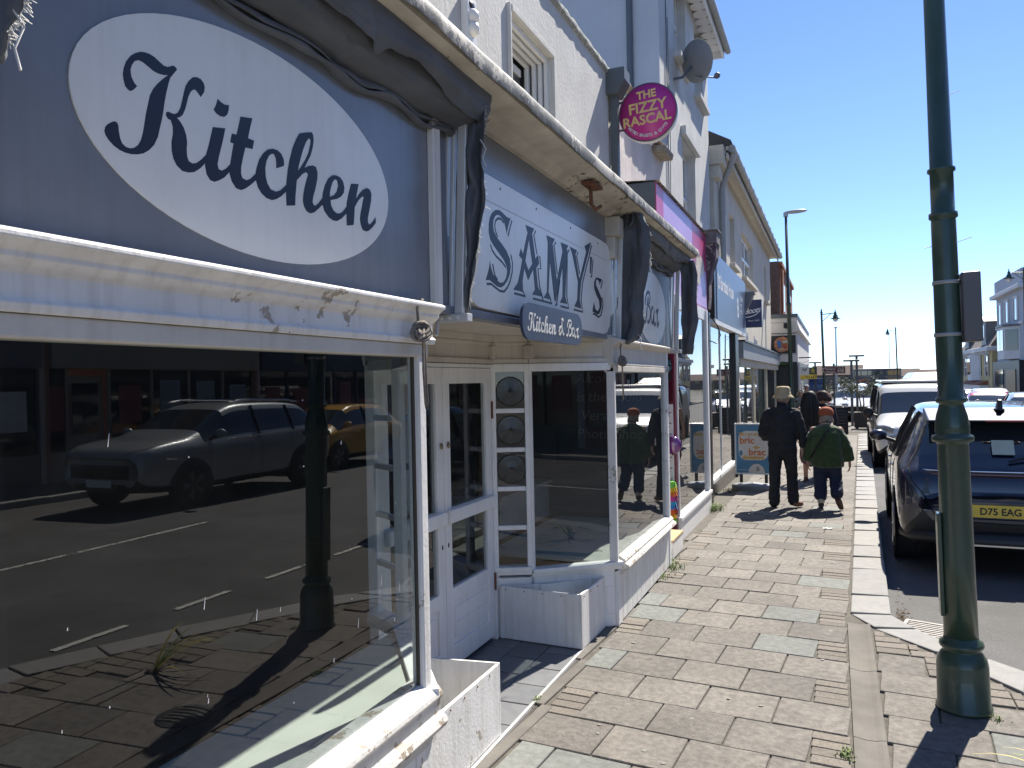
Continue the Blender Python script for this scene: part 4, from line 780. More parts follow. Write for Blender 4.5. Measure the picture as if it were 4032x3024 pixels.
# projecting round sign
rs_=thing('round_sign','round magenta projecting sign lettered THE FIZZY RASCAL','sign',(-2.12,8.25,4.4)); T_=Matrix.Translation((2.12,-8.25,-4.4)); RS=(rs_,T_)
part(RS,'rim',MB().lathe([(.30,-.045),(.315,-.04),(.315,.04),(.30,.045),(.001,.045)],(-1.80,8.25,4.67),48,ax='y'),mat('sign_rim_white',(.62,.60,.62),.35))
part(RS,'face',MB().lathe([(.001,-.005),(.304,-.005),(.304,0),(.001,0)],(-1.80,8.204,4.67),48,ax='y'),mat('magenta_face',(.55,.045,.27),.3,var=.05,vs=3))
part(RS,'edge_ring',MB().lathe([(.304,-.008),(.315,-.008),(.315,0),(.304,0),(.304,-.008)],(-1.80,8.204,4.67),48,ax='y',cap=False),m_dgrey)
m_yel=mat('yellow_print',(.78,.55,.22),.5)
for s,sz,z,x in (('THE',.115,4.825,-1.81),('FIZZY',.158,4.68,-1.80),('RASCAL',.146,4.55,-1.81)): ptext(RS,s,sz,m_yel,(x,8.1975,z),'-y',off=.004,tilt=.07)
for i,ch in enumerate('RETRO SWEETS & GIFTS'):
    a=PI*1.5+(i-9.5)*.098; ptext(RS,ch,.045,m_paper,(-1.80+.262*math.cos(a),8.1975,4.67+.262*math.sin(a)),'-y',tilt=(a-PI*1.5),off=.001)
for z in (4.53,4.83): part(RS,'bracket_arm',MB().tube([(-2.16,8.25,z),(-2.05,8.25,z)],.014,8),m_dgrey)
# tall house
TH=building('tall_house','tall white rendered house with scalloped eaves rising behind the sweet shop','house',(-2.15,10.63,0))
def holes_wall(x0,x1,y0,y1,z0,z1,wins):
    m=MB(); zs=sorted({z0,z1}|{w[2] for w in wins}|{w[3] for w in wins})
    for a,b in zip(zs,zs[1:]):
        cuts=sorted([(w[0],w[1]) for w in wins if w[2]<=a and w[3]>=b]); y=y0
        for c in cuts:
            if c[0]>y: m.box(x0,x1,y,c[0],a,b)
            y=c[1]
        if y<y1: m.box(x0,x1,y,y1,a,b)
    return m
tw=[(12.25,13.45,4.05,5.60),(11.75,12.75,6.75,8.2),(13.6,14.5,6.75,8.2)]
part(TH,'front_wall',holes_wall(-2.40,-2.15,10.64,15.1,2.6,8.35,tw),m_render)
part(TH,'gable_wall',MB().box(-9,-2.1502,10.60,10.639,2.6,8.35),m_gable); part(TH,'gable_peak',MB().prism([(-9,8.351),(-2.15,8.351),(-3.2,9.6),(-9,12)],10.60,10.639,'y'),m_gable); part(TH,'rear_gable',MB().box(-9,-2.41,15.08,15.1,2.5,8.35),m_gable)
for w in tw:
    q=part(TH,'window',MB().quad((-2.32,w[0],w[2]),(-2.32,w[1],w[2]),(-2.32,w[1],w[3]),(-2.32,w[0],w[3])),m_glassB)
    part(TH,'frame',MB().box(-2.34,-2.29,w[0],w[0]+.07,w[2],w[3]).box(-2.34,-2.29,w[1]-.07,w[1],w[2],w[3]).box(-2.34,-2.29,w[0]+.07,w[1]-.07,w[3]-.07,w[3]).box(-2.34,-2.29,w[0]+.07,w[1]-.07,w[2],w[2]+.08).box(-2.335,-2.28,w[0]+.07,w[1]-.07,(w[2]+w[3])/2-.03,(w[2]+w[3])/2+.03),m_pvc,q,.004)
    part(TH,'sill',MB().box(-2.2,-2.04,w[0]-.08,w[1]+.08,w[2]-.09,w[2]),m_render,q,.008)
    part(TH,'head_moulding',MB().box(-2.15,-2.07,w[0]-.12,w[1]+.12,w[3]+.02,w[3]+.16),m_render,q,.01)
    part(TH,'curtain',MB().quad((-2.44,w[0],w[2]),(-2.44,w[1],w[2]),(-2.44,w[1],w[3]),(-2.44,w[0],w[3])),mat('net_curtain',(.30,.31,.33),.9),q)
part(TH,'soffit',MB().box(-2.5,-1.86,10.4,15.38,8.16,8.2),m_white)
bb_=part(TH,'bargeboard',MB().box(-1.90,-1.86,10.4,15.4,8.0,8.22).box(-2.4,-1.861,15.36,15.40,8.0,8.159),m_white,bev=.005)
for k in range(16): part(TH,'scallop',MB().lathe([(.15,0),(.15,.02),(.12,.05),(.001,.06)],(-2.02,10.6+k*.3,8.10),14),m_white)
part(TH,'gutter',MB().tube([(-1.80,10.3,8.14),(-1.80,15.45,8.14)],.06,10),mat('gutter_grey',(.30,.31,.31),.5))
part(TH,'roof',MB().quad((-1.82,10.4,8.24),(-1.82,15.45,8.24),(-5.2,15.45,10.4),(-5.2,10.4,10.4)),mat('roof_slate',(.09,.09,.10),.8,var=.2,vs=9))
part(TH,'downpipe',MB().tube([(-2.55,10.56,2.8),(-2.55,10.56,8.3)],.045,8),m_dgrey)
part(TH,'cable',MB().tube([(-2.13,11.0,8.0),(-2.13,11.02,6),(-2.13,11.0,4)],.008,5).tube([(-2.13,11.10,7.0),(-2.12,11.12,5.2),(-2.13,11.08,3.95)],.006,5),m_dgrey)
ds=thing('satellite_dish','grey satellite dish on an arm fixed to the tall house','dish',(-2.15,11.7,6.35)); DS=(ds,Matrix.Translation((2.15,-11.7,-6.35)))
dz_=part(DS,'reflector',MB().lathe([(.001,-.05),(.12,-.04),(.24,-.012),(.31,.018),(.315,.022),(.24,-.004),(.12,-.03),(.001,-.04)],n=32),mat('dish_grey',(.22,.23,.24),.45,var=.08))
dz_.matrix_parent_inverse=Matrix.Identity(4); dz_.location=(.30,.15,.25); dz_.rotation_euler=Vector((.55,.75,.25)).to_track_quat('Z','Y').to_euler()
part(DS,'arm',MB().tube([(-2.15,11.62,6.30),(-2.02,11.66,6.32),(-1.92,11.82,6.52)],.022,8).tube([(-1.84,11.75,6.34),(-1.60,12.1,6.40)],.012,6).ell((-1.58,12.13,6.44),.05,.04,.05,8,6),m_dgrey)
# corbel between the two fascias
cb=thing('console_bracket','weathered purple-brown console bracket between the lilac and grey fascias','bracket',(-1.72,11.72,2.8)); CB=(cb,Matrix.Translation((1.72,-11.72,-2.8)))
m_weath=mat('flaking_purple',(.11,.08,.10),.85,var=.3,vs=9,chip=.53,chipcol=(.40,.36,.35),streak=.5,dirtcol=(.05,.03,.03),bump=.6)
part(CB,'scroll',MB().prism([(-1.72,2.82),(-1.70,2.84),(-1.685,3.0),(-1.68,3.2),(-1.64,3.4),(-1.60,3.5),(-1.575,3.58),(-1.57,3.78),(-1.72,3.78)],11.58,11.86,'y'),m_weath,bev=.01)
part(CB,'cap',MB().box(-1.74,-1.555,11.55,11.89,3.781,3.96).box(-1.74,-1.535,11.53,11.91,3.961,3.99),mat('grey_timber',(.16,.15,.16),.85,var=.25,vs=10,streak=.4,dirtcol=(.3,.28,.27)),bev=.006)
# ================================================================ charity shop under the cream building
m_stb=mat('blue_grey_fascia',(.11,.14,.205),.35,var=.04,vs=2)
m_creamwall=mat('cream_render',(.60,.56,.48),.92,var=.08,vs=2,bump=.7,bs=22,streak=.25,dirt=.25,dirtcol=(.42,.38,.31))
m_tealw=mat('white_print',(.72,.73,.75),.5)
CH=building('charity_shop','charity shop with blue grey fascia lettered St Barnabas House and black pilasters','shop',(-1.72,12.2,0)); zc=zg(13)
part(CH,'fascia',MB().box(-2.1,-1.71,12.62,16.9,2.74,3.80),m_stb); part(CH,'fascia_end',MB().box(-2.1,-1.72,12.40,12.618,2.74,3.80),m_black)
ptext(CH,'St Barnabas House',.34,m_tealw,(-1.7095,12.74,3.26),'x',align='LEFT',sx=.80,off=.010); ptext(CH,'B',.52,m_tealw,(-1.7095,15.35,2.98),'x',align='LEFT',off=.012)
for k,s in enumerate(('CARING','FOR','YOU')): ptext(CH,s,.10,m_tealw,(-1.7095,15.95,3.34-k*.13),'x',align='LEFT')
part(CH,'fascia_soffit',MB().box(-2.1,-1.712,12.4,16.9,2.66,2.739),m_white)
part(CH,'pilaster',MB().box(-1.85,-1.70,11.60,11.78,-.1,2.78),m_black,bev=.005); part(CH,'pilaster',MB().box(-2.1,-1.74,15.25,15.72,-.15,2.66),m_black,bev=.005)
g2=part(CH,'shop_window',MB().quad((-1.80,11.8,.24),(-1.80,15.22,.20),(-1.80,15.22,2.66),(-1.80,11.8,2.66)),m_glassB)
part(CH,'sill',MB().box(-1.86,-1.74,11.78,15.24,.17,.23),m_white,g2,.006); part(CH,'base',MB().box(-1.85,-1.77,11.78,15.24,-.15,.17),mat('black_granite',(.03,.03,.032),.2,speck=(200,.6,(.10,.10,.10))),g2)
part(CH,'mullion',MB().box(-1.82,-1.785,13.42,13.46,.23,2.66),m_alu,g2)
part(CH,'alarm_bracket',MB().box(-1.74,-1.64,11.62,11.66,1.95,2.0),m_white); part(CH,'cable',MB().tube([(-1.70,11.75,2.74),(-1.62,11.9,2.6),(-1.58,11.95,2.45),(-1.62,11.8,2.32),(-1.70,11.68,2.36)],.008,5),m_black)
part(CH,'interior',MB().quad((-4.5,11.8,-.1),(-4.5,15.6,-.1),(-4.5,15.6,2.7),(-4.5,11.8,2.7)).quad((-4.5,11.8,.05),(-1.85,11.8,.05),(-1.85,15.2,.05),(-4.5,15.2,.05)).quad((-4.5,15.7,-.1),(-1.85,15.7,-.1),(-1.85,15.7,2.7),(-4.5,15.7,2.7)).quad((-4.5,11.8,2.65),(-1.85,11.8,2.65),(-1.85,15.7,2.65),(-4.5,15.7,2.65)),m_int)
part(CH,'end_cap',MB().prism([(-2.1,3.55),(-1.55,3.55),(-1.62,3.38),(-1.72,3.2),(-2.1,3.2)],16.92,17.12,'y').box(-2.1,-1.52,16.9,17.14,3.551,3.62),mat('grey_stone',(.24,.24,.25),.9,var=.15),bev=.008)
# cream building with long eaves gutter
CR=building('cream_building','long cream rendered building with grey eaves gutter and white sash windows','building',(-2.1,15.4,0))
cw=[(17.7,18.6,4.35,5.5),(20.1,23.0,4.35,5.5),(26.8,27.6,4.35,5.5)]
part(CR,'front_wall',holes_wall(-2.4,-2.1,15.42,29.4,2.6,6.2,cw),m_creamwall); part(CR,'end_wall',MB().box(-8,-2.1002,15.38,15.419,2.6,6.2),m_creamwall); part(CR,'gable_peak',MB().prism([(-8,6.201),(-2.1,6.201),(-5,8.2)],15.38,15.419,'y'),m_creamwall); part(CR,'rear_wall',MB().box(-8,-2.41,29.35,29.4,-.5,6.2),m_creamwall)
part(CR,'corner_cornice',MB().box(-2.5,-1.9,15.30,15.75,5.95,6.32).box(-2.4,-1.98,15.34,15.7,5.7,5.949),m_creamwall,bev=.02)
for w in cw:
    q=part(CR,'window',MB().quad((-2.25,w[0],w[2]),(-2.25,w[1],w[2]),(-2.25,w[1],w[3]),(-2.25,w[0],w[3])),m_glassB); n_=1 if w[1]-w[0]<1.5 else 2
    f_=MB().box(-2.28,-2.2,w[0],w[0]+.08,w[2],w[3]).box(-2.28,-2.2,w[1]-.08,w[1],w[2],w[3]).box(-2.28,-2.2,w[0]+.08,w[1]-.08,w[3]-.08,w[3]).box(-2.28,-2.2,w[0]+.08,w[1]-.08,w[2],w[2]+.08).box(-2.275,-2.19,w[0]+.08,w[1]-.08,w[2]+.55,w[2]+.63)
    if n_==2: f_.box(-2.27,-2.185,(w[0]+w[1])/2-.05,(w[0]+w[1])/2+.05,w[2]+.08,w[3]-.08)
    part(CR,'frame',f_,m_pvc,q,.006); part(CR,'sill',MB().box(-2.15,-1.98,w[0]-.1,w[1]+.1,w[2]-.1,w[2]),m_creamwall,q,.01)
    part(CR,'backing',MB().quad((-2.39,w[0],w[2]),(-2.39,w[1],w[2]),(-2.39,w[1],w[3]),(-2.39,w[0],w[3])),m_dark,q)
part(CR,'eaves_soffit',MB().box(-2.4,-1.84,15.5,30.2,6.2,6.24),m_creamwall); part(CR,'eaves_board',MB().box(-1.88,-1.84,15.5,30.2,6.10,6.32),m_creamwall)
gu=part(CR,'gutter',MB().tube([(-1.78,15.6,6.30),(-1.78,30.3,6.26)],.075,10),mat('gutter_pale',(.36,.36,.35),.5,var=.1))
for k in range(14): part(CR,'gutter_joint',MB().tube([(-1.78,16.2+k*1.05,6.30),(-1.78,16.26+k*1.05,6.30)],.083,10),MATS['gutter_grey'],gu)
part(CR,'downpipe',MB().tube([(-1.78,15.75,6.26),(-1.80,15.8,6.1),(-2.0,16.0,5.75),(-2.03,16.02,5.6),(-2.03,16.02,3.7)],.06,10),MATS['gutter_pale'])
part(CR,'roof',MB().quad((-1.76,15.3,6.38),(-1.76,30.3,6.38),(-5,30.3,8.2),(-5,15.3,8.2)),MATS['roof_slate'])
m_fade=mat('faded_blue_lettering',(.20,.26,.42),.8,chip=.5,chipcol=(.55,.52,.46))
part(CR,'ghost_mark',MB().prism(ellip(18.6,3.05,.5,.30,20),-2.099,-2.096,'x'),m_fade); ptext(CR,'Well',.35,m_fade,(-2.0975,20.6,2.75),'x',align='LEFT'); ptext(CR,'Pharmacy',.35,m_fade,(-2.0975,22.8,2.75),'x',align='LEFT',sx=.9)
part(CR,'fascia',MB().box(-2.1,-1.80,17.2,29.2,2.22,2.58),mat('galvanised_band',(.26,.28,.31),.5,var=.1,vs=2)); part(CR,'fascia_top',MB().box(-2.1,-1.76,17.2,29.25,2.581,2.62),m_black)
part(CR,'shopfront_head',MB().box(-2.1,-1.86,17.2,29.2,2.05,2.22),m_creamwall)
for i,(y0,y1) in enumerate(((17.4,20.6),(21.0,24.6),(25.0,28.8))):
    q=part(CR,'shop_window',MB().quad((-1.95,y0,.15),(-1.95,y1,.05),(-1.95,y1,2.05),(-1.95,y0,2.05)),m_glassB); part(CR,'frame',MB().box(-1.99,-1.92,y0-.1,y0,-.2,2.05).box(-1.99,-1.92,y1,y1+.1,-.3,2.05).box(-1.98,-1.93,y0,y1,.0,.12),mat('beige_frame',(.50,.46,.36),.5),q)
part(CR,'shopfront_back',MB().quad((-3.2,17.2,-.3),(-3.2,29.2,-.3),(-3.2,29.2,2.3),(-3.2,17.2,2.3)).quad((-3.2,17.2,0),(-1.95,17.2,0),(-1.95,29.2,-.2),(-3.2,29.2,-.2)),m_int)
part(CR,'side_pier',MB().box(-2.1,-1.9,16.95,17.3,-.3,2.6),m_creamwall)
bs_=thing('pharmacy_sign','navy projecting square sign with white script Boots','sign',(-2.1,17.5,2.9)); BS=(bs_,Matrix.Translation((2.1,-17.5,-2.9)))
part(BS,'panel',MB().box(-1.82,-1.43,17.45,17.55,2.89,3.49),mat('navy_sign',(.022,.030,.10),.3),bev=.006); part(BS,'bracket_arm',MB().tube([(-2.1,17.5,3.3),(-1.82,17.5,3.3)],.02,6).tube([(-2.1,17.5,3.0),(-1.82,17.5,3.0)],.02,6),m_dgrey)
ptext(BS,'Boots',.165,m_tealw,(-1.63,17.447,3.20),'-y',shear=.45,tilt=.14,off=.003,spc=.85); ptext(BS,'Since 1849',.055,m_tealw,(-1.60,17.447,3.02),'-y')
part(BS,'underline',MB().add([(p[0],17.446,p[1]) for p in ribbon([(-1.80,3.11),(-1.68,3.12),(-1.56,3.16),(-1.48,3.22)],[.012,.02,.02,.008])],[tuple(reversed(range(8)))]),m_tealw)
# ================================================================ street lamps
m_green=mat('post_green_paint',(.028,.060,.042),.32,var=.18,vs=7,bump=.2,bs=60,streak=.35,dirt=.25,dirtcol=(.075,.085,.055),coat=.25)
m_lampglass=mat('lamp_bowl',(.70,.72,.70),.15,var=.03)
m_galv=mat('galvanised',(.36,.37,.38),.5,metal=.4,var=.1)
lp=thing('lamp_post','thick dark green cast iron lamp post with bulbous collar and strapped grey box','lamp post',(.61,4.73,0)); lp.rotation_euler=(0,-.021,0)
prof=[(.135,0),(.135,.02),(.127,.03),(.124,.24),(.118,.275),(.10,.305),(.088,.318),(.088,.325),(.104,.335),(.108,.348),(.104,.361),(.086,.372),(.083,.39)]
ob('base',MB().lathe(prof,n=40),m_green,lp)
ob('shaft',MB().lathe([(.083,.39),(.080,.8),(.075,1.42),(.078,1.43),(.098,1.437),(.102,1.452),(.098,1.467),(.080,1.475),(.084,1.49),(.083,1.53),(.074,1.58),(.062,1.62),(.058,1.64),(.072,1.646),(.078,1.658),(.072,1.67),(.062,1.676),(.064,1.9),(.060,2.62),(.058,2.63),(.070,2.64),(.070,2.665),(.058,2.67),(.057,2.88),(.068,2.89),(.068,2.905),(.056,2.91),(.050,3.9),(.045,5.6)],n=40),m_green,lp)
ob('access_door',MB().box(-.095,-.074,-.045,.045,.50,1.05),m_green,lp,.006)
ob('strap',MB().lathe([(.064,2.28),(.0665,2.28),(.0665,2.30),(.064,2.30)],n=32,cap=False),m_galv,lp); ob('strap',MB().lathe([(.066,2.0),(.0685,2.0),(.0685,2.02),(.066,2.02)],n=32,cap=False),m_galv,lp)
ob('strap_box',MB().box(.066,.155,-.06,.06,1.965,2.335),mat('grey_box',(.10,.095,.10),.45,var=.1),lp,.008)
ob('cable_tie',MB().tube([(.058,-.02,2.50),(.12,-.06,2.515)],.002,4).tube([(-.058,-.02,2.49),(-.10,-.05,2.48)],.002,4).tube([(.055,0,3.3),(.10,-.02,3.305)],.002,4),m_paper,lp)
ob('arm',MB().tube([(0,0,5.45),(.4,0,5.6),(.9,0,5.6)],.025,8),m_green,lp)
ob('lantern',MB().lathe([(.03,5.60),(.06,5.55),(.09,5.48),(.20,5.42),(.20,5.40),(.001,5.39)],(.9,0,0),20),m_green,lp)
def heritage(label,x,y,h,side,loc=None,lean=0):
    H=thing('heritage_lamp',label,'lamp post',(x,y,zg(y)-.01)); H.rotation_euler=(0,lean,0)
    ob('pole',MB().lathe([(.09,0),(.09,.9),(.06,1.0),(.055,2),(.04,h-.15),(.05,h-.14),(.05,h-.1),(.03,h-.08),(.035,h-.03),(.001,h+.06)],n=12),m_green,H)
    L=side*.52; ob('arm',MB().tube([(0,0,h-.2),(L*1.1,0,h-.17)],.018,6).tube([(0,0,h-.5),(L*.5,0,h-.28),(L*.7,0,h-.18)],.012,6),m_green,H)
    ob('hood',MB().lathe([(.012,h-.02),(.02,h-.10),(.05,h-.16),(.06,h-.25),(.09,h-.27),(.10,h-.36),(.20,h-.40),(.20,h-.415),(.09,h-.42)],(L,0,0),16),m_green,H)
    ob('glass_bowl',MB().ell((L,0,h-.44),.10,.10,.10,14,8),m_lampglass,H); return H
heritage('green heritage lamp on the left pavement beyond the white building',-.36,34,4.85,1,lean=-.02)
heritage('far green heritage lamp standing over the right hand road',4.1,60,5.75,-1,lean=-.02)
heritage('green heritage lamp reaching over the road by the grey terrace',7.0,36,6.3,-1)
ml=thing('street_light','tall modern street light with flat grey head by the white building','street light',(-1.42,29.3,zg(29.3))); ml.rotation_euler=(0,-.012,0)
ob('pole',MB().lathe([(.10,0),(.10,1.2),(.075,1.3),(.07,4.6),(.085,4.62),(.085,4.7),(.06,4.72),(.045,7.85)],n=14),m_green,ml)
ob('head',MB().ell((.33,0,7.95),.40,.14,.07,16,8).box(-.08,.08,-.06,.06,7.8,7.95),mat('lamp_head_grey',(.40,.41,.42),.4),ml)
for (x,y,h,l) in ((.90,37,3.05,'taller T-shaped square light behind the potted tree'),(.66,35.5,2.8,'shorter T-shaped square light behind the potted tree'),(-.95,44,3.0,'T-shaped light beside the blue kiosk')):
    t=thing('square_light',l,'street light',(x,y,zg(y))); ob('pole',MB().box(-.05,.05,-.05,.05,0,h-.08),m_dgrey,t); ob('head',MB().box(-.32,.32,-.12,.12,h-.08,h),m_dgrey,t,.02)
# ================================================================ vehicles
m_tyre=mat('tyre_rubber',(.018,.018,.018),.85); m_rim=mat('alloy_rim',(.42,.42,.43),.3,metal=.8); m_trim=mat('black_trim',(.015,.015,.016),.45)
m_cglass=mat('car_glass',(.022,.027,.031),.04,var=.1,spec=.9,coat=.6); m_chrome=mat('chrome',(.75,.75,.75),.12,metal=1)
m_lens=mat('headlamp_lens',(.35,.36,.37),.08,metal=.4,coat=1); m_redlens=mat('red_lens',(.35,.012,.012),.12,coat=1); m_plateY=mat('plate_yellow',(.75,.52,.06),.4); m_plateW=mat('plate_white',(.7,.7,.68),.4); m_ink=mat('plate_ink',(.01,.01,.01),.5)
def paint(n,c,metal=.0): return mat(n,c,.28 if not metal else .35,metal=metal,var=.02,coat=1)
SUV=[(-2.28,.55,.75,.74,.80,.64),(-2.26,.42,.88,.87,.95,.80),(-2.18,.30,1.00,.92,1.06,.82),(-2.08,.26,1.04,.935,1.11,.80),(-1.70,.25,1.06,.94,1.52,.66),(-1.50,.25,1.06,.94,1.575,.66),(-.9,.22,1.03,.94,1.61,.67),(0,.22,1.00,.94,1.62,.68),(.45,.22,.99,.94,1.58,.67),(1.12,.22,.98,.94,1.14,.78),(1.5,.24,.97,.935,1.10,.84),(2.0,.27,.94,.92,1.05,.84),(2.2,.32,.88,.88,.97,.80),(2.28,.42,.76,.78,.84,.70)]
HATCH=[(-1.98,.50,.72,.66,.76,.58),(-1.95,.36,.84,.80,.90,.72),(-1.85,.27,.92,.84,1.0,.72),(-1.74,.24,.94,.85,1.06,.70),(-1.42,.22,.96,.86,1.40,.58),(-1.2,.2,.96,.86,1.46,.58),(-.6,.2,.94,.86,1.51,.60),(.1,.2,.92,.86,1.50,.60),(.42,.2,.91,.86,1.45,.59),(1.10,.2,.90,.86,1.02,.68),(1.4,.22,.84,.85,.94,.70),(1.75,.26,.76,.80,.84,.66),(1.93,.36,.68,.72,.74,.60),(1.98,.46,.62,.62,.66,.54)]
VAN=[(-2.45,.40,1.10,.86,1.64,.76),(-2.43,.30,1.10,.93,1.74,.80),(-2.30,.25,1.10,.95,1.80,.82),(-2.0,.25,1.10,.95,1.83,.82),(-1.0,.25,1.10,.95,1.85,.82),(0,.25,1.10,.95,1.85,.82),(.9,.25,1.10,.95,1.84,.82),(1.18,.25,1.08,.95,1.79,.80),(1.25,.25,1.07,.95,1.74,.79),(1.92,.25,1.04,.95,1.13,.86),(2.22,.27,.98,.94,1.03,.83),(2.40,.32,.90,.89,.94,.78),(2.46,.40,.82,.82,.86,.72),(2.48,.48,.74,.72,.78,.62)]
def car(name,label,st,pm,loc,rz,kind='suv',group=None,detail=2,plate=None):
    L=st[-1][0]-st[0][0]; W=max(s[3] for s in st)
    C=thing(name,label,'van' if kind=='van' else 'car',loc,rz,group)
    rows=[]
    for (y,zb,zs,w,zt,wt) in st:
        h=[(0,zb),(w*.86,zb),(w*.97,zb+.10),(w*1.0,zb+(zs-zb)*.55),(w*.985,zs-.06),(w*.955,zs),(wt,zt-.05),(wt*.88,zt-.012),(0,zt)]
        rows.append([(x,y,z) for x,z in h]+[(-x,y,z) for x,z in reversed(h[1:-1])])
    n=len(rows[0]); vs=[p for r_ in rows for p in r_]; fs=[];ms=[]
    iw=[i for i in range(len(st)-1)]
    # glass zones by station index
    rw=3; ws=8; cab=range(4,8)
    for i in iw:
        for j in range(n):
            fs.append((i*n+j,i*n+(j+1)%n,(i+1)*n+(j+1)%n,(i+1)*n+j)); k=j if j<8 else 15-j   # 5 = side glass band, 6-7 = top
            m_=0
            if k==5 and i in range(4,9): m_=1
            if k in (6,7) and i==ws: m_=2
            if k in (6,7) and i==rw: m_=3
            if k in (0,1) : m_=4
            ms.append(m_)
    fs.append(tuple(range(n))); ms.append(0); fs.append(tuple(reversed(range((len(st)-1)*n,len(st)*n)))); ms.append(0)
    me=bpy.data.meshes.new('body'); me.from_pydata(vs,[],[tuple(reversed(q)) for q in fs]); me.polygons.foreach_set('material_index',ms); me.polygons.foreach_set('use_smooth',[True]*len(fs))
    for M in (pm,m_cglass,m_cglass,m_cglass,m_trim): me.materials.append(M)
    o=bpy.data.objects.new('body',me); COL.objects.link(o); o.modifiers.new('s','SUBSURF').levels=2; big=evalmesh(o); bpy.data.objects.remove(o)
    # split the smooth shell into body and separate panes
    V=[v.co.copy() for v in big.vertices]; groups={}
    for p in big.polygons:
        m_=p.material_index; c=p.center; key=('body',) if m_==0 else ('underside',) if m_==4 else ('side_window',c.x>0) if m_==1 else ('windscreen',) if m_==2 else ('rear_window',)
        groups.setdefault(key,[]).append(list(p.vertices))
    for key,fl in groups.items():
        ids=sorted({i for q in fl for i in q}); mp={i:k for k,i in enumerate(ids)}; b=MB(); b.add([V[i] for i in ids],[tuple(mp[i] for i in q) for q in fl],0,True)
        ob(key[0],b,pm if key[0]=='body' else (m_trim if key[0]=='underside' else m_cglass),C)
    yr,yf=(st[0][0]+.88,st[-1][0]-.92) if kind!='van' else (-1.55,1.55); wr=.35 if kind!='hatch' else .31
    for s in (-1,1):
        for y in (yr,yf):
            b=MB().lathe([(wr*.64,.06),(wr*.60,.07),(.04,.08),(.001,.085)],n=28,ax='x') if s>0 else MB().lathe([(wr*.64,-.06),(wr*.60,-.07),(.04,-.08),(.001,-.085)],n=28,ax='x')
            wl=ob('wheel',b,m_trim,C,loc=(s*(W-.10),y,wr))
            ob('tyre',MB().lathe([(wr*.62,-.10),(wr*.95,-.105),(wr,-.08),(wr,.08),(wr*.95,.105),(wr*.62,.11)],n=28,ax='x'),m_tyre,wl)
            if detail>1:
                for k in range(5):
                    a=2*PI*k/5
                    for da in (-.13,.13): ob('spoke',MB().tube([(s*.098,.03*math.cos(a),.03*math.sin(a)),(s*.104,wr*.62*math.cos(a+da),wr*.62*math.sin(a+da))],.014,5),m_rim,wl)
                ob('rim',MB().lathe([(wr*.60,s*.085),(wr*.66,s*.112),(wr*.63,s*.10)],n=28,ax='x',cap=False),m_rim,wl)
            ob('wheel_arch',MB().lathe([(wr+.055,0),(wr+.07,.006),(wr-.02,.004)] if s>0 else [(wr+.055,0),(wr+.07,-.006),(wr-.02,-.004)],(s*(W-.004),y,wr),32,ax='x',cap=True),m_trim,C)
    zbelt=st[6][2]
    for s in (-1,1):
        yb=st[8][0]+.42
        mi=MB().ell((s*(W+.10),yb,zbelt+.10),.11,.07,.075 if kind!='van' else .12,12,8); mo=ob('mirror',mi,pm if kind!='van' else m_trim,C); ob('mirror_arm',MB().tube([(s*(W-.10),yb+.02,zbelt+.02),(s*(W+.04),yb,zbelt+.07)],.025,6),m_trim,mo)
        for yh in ((-.75,.25) if kind!='van' else (.35,)):
            ob('door_handle',MB().box(s*W*.985-.012,s*W*.985+.016,yh-.09,yh+.09,zbelt-.12,zbelt-.095),pm if detail<3 else m_chrome,C,.008)
        for yh in ((-1.15,-.22) if kind!='van' else (-.9,.25)):   # window pillars
            i=[k for k in range(len(st)-1) if st[k][0]<=yh<=st[k+1][0]][0]; t=(yh-st[i][0])/(st[i+1][0]-st[i][0]); g_=lambda c:st[i][c]*(1-t)+st[i+1][c]*t
            ob('pillar',MB().tube([(s*g_(3)*.945,yh,g_(2)),(s*(g_(3)*.955+g_(5))/2+s*.012,yh,(g_(2)+g_(4)-.05)/2),(s*g_(5)*.985,yh,g_(4)-.07)],.028,6),m_trim,C)
    return C
def suv_front(C,st,drl=True,grille=True):
    yf=st[-1][0]
    ob('grille',MB().box(-.62,.62,yf-.06,yf+.015,.52,.74),m_trim,C,.03); ob('lower_grille',MB().box(-.55,.55,yf-.06,yf+.005,.34,.46),m_trim,C,.02)
    for k in range(4): ob('grille_slat',MB().box(-.58,.58,yf+.010,yf+.022,.545+k*.05,.56+k*.05),m_chrome if k==3 else m_trim,C)
    ob('number_plate',MB().box(-.26,.26,yf+.016,yf+.026,.40,.51),m_plateW,C)
    for s in (-1,1):
        ob('headlight',MB().hexa([(s*.60-.12*s,yf-.13,.74),(s*.60+.20*s,yf-.32,.75),(s*.60+.20*s,yf-.55,.75),(s*.60-.12*s,yf-.3,.74)] if s>0 else [(s*.60+.20*s,yf-.32,.75),(s*.60-.12*s,yf-.13,.74),(s*.60-.12*s,yf-.3,.74),(s*.60+.20*s,yf-.55,.75)],[(s*.60-.12*s,yf-.12,.84),(s*.60+.20*s,yf-.32,.855),(s*.60+.20*s,yf-.55,.86),(s*.60-.12*s,yf-.3,.85)] if s>0 else [(s*.60+.20*s,yf-.32,.855),(s*.60-.12*s,yf-.12,.84),(s*.60-.12*s,yf-.3,.85),(s*.60+.20*s,yf-.55,.86)]),m_lens,C,.02)
        ob('light_strip',MB().tube([(s*.50,yf-.02,.79),(s*.68,yf-.10,.81),(s*.84,yf-.30,.835),(s*.915,yf-.50,.85)],.010,6),m_chrome,C)
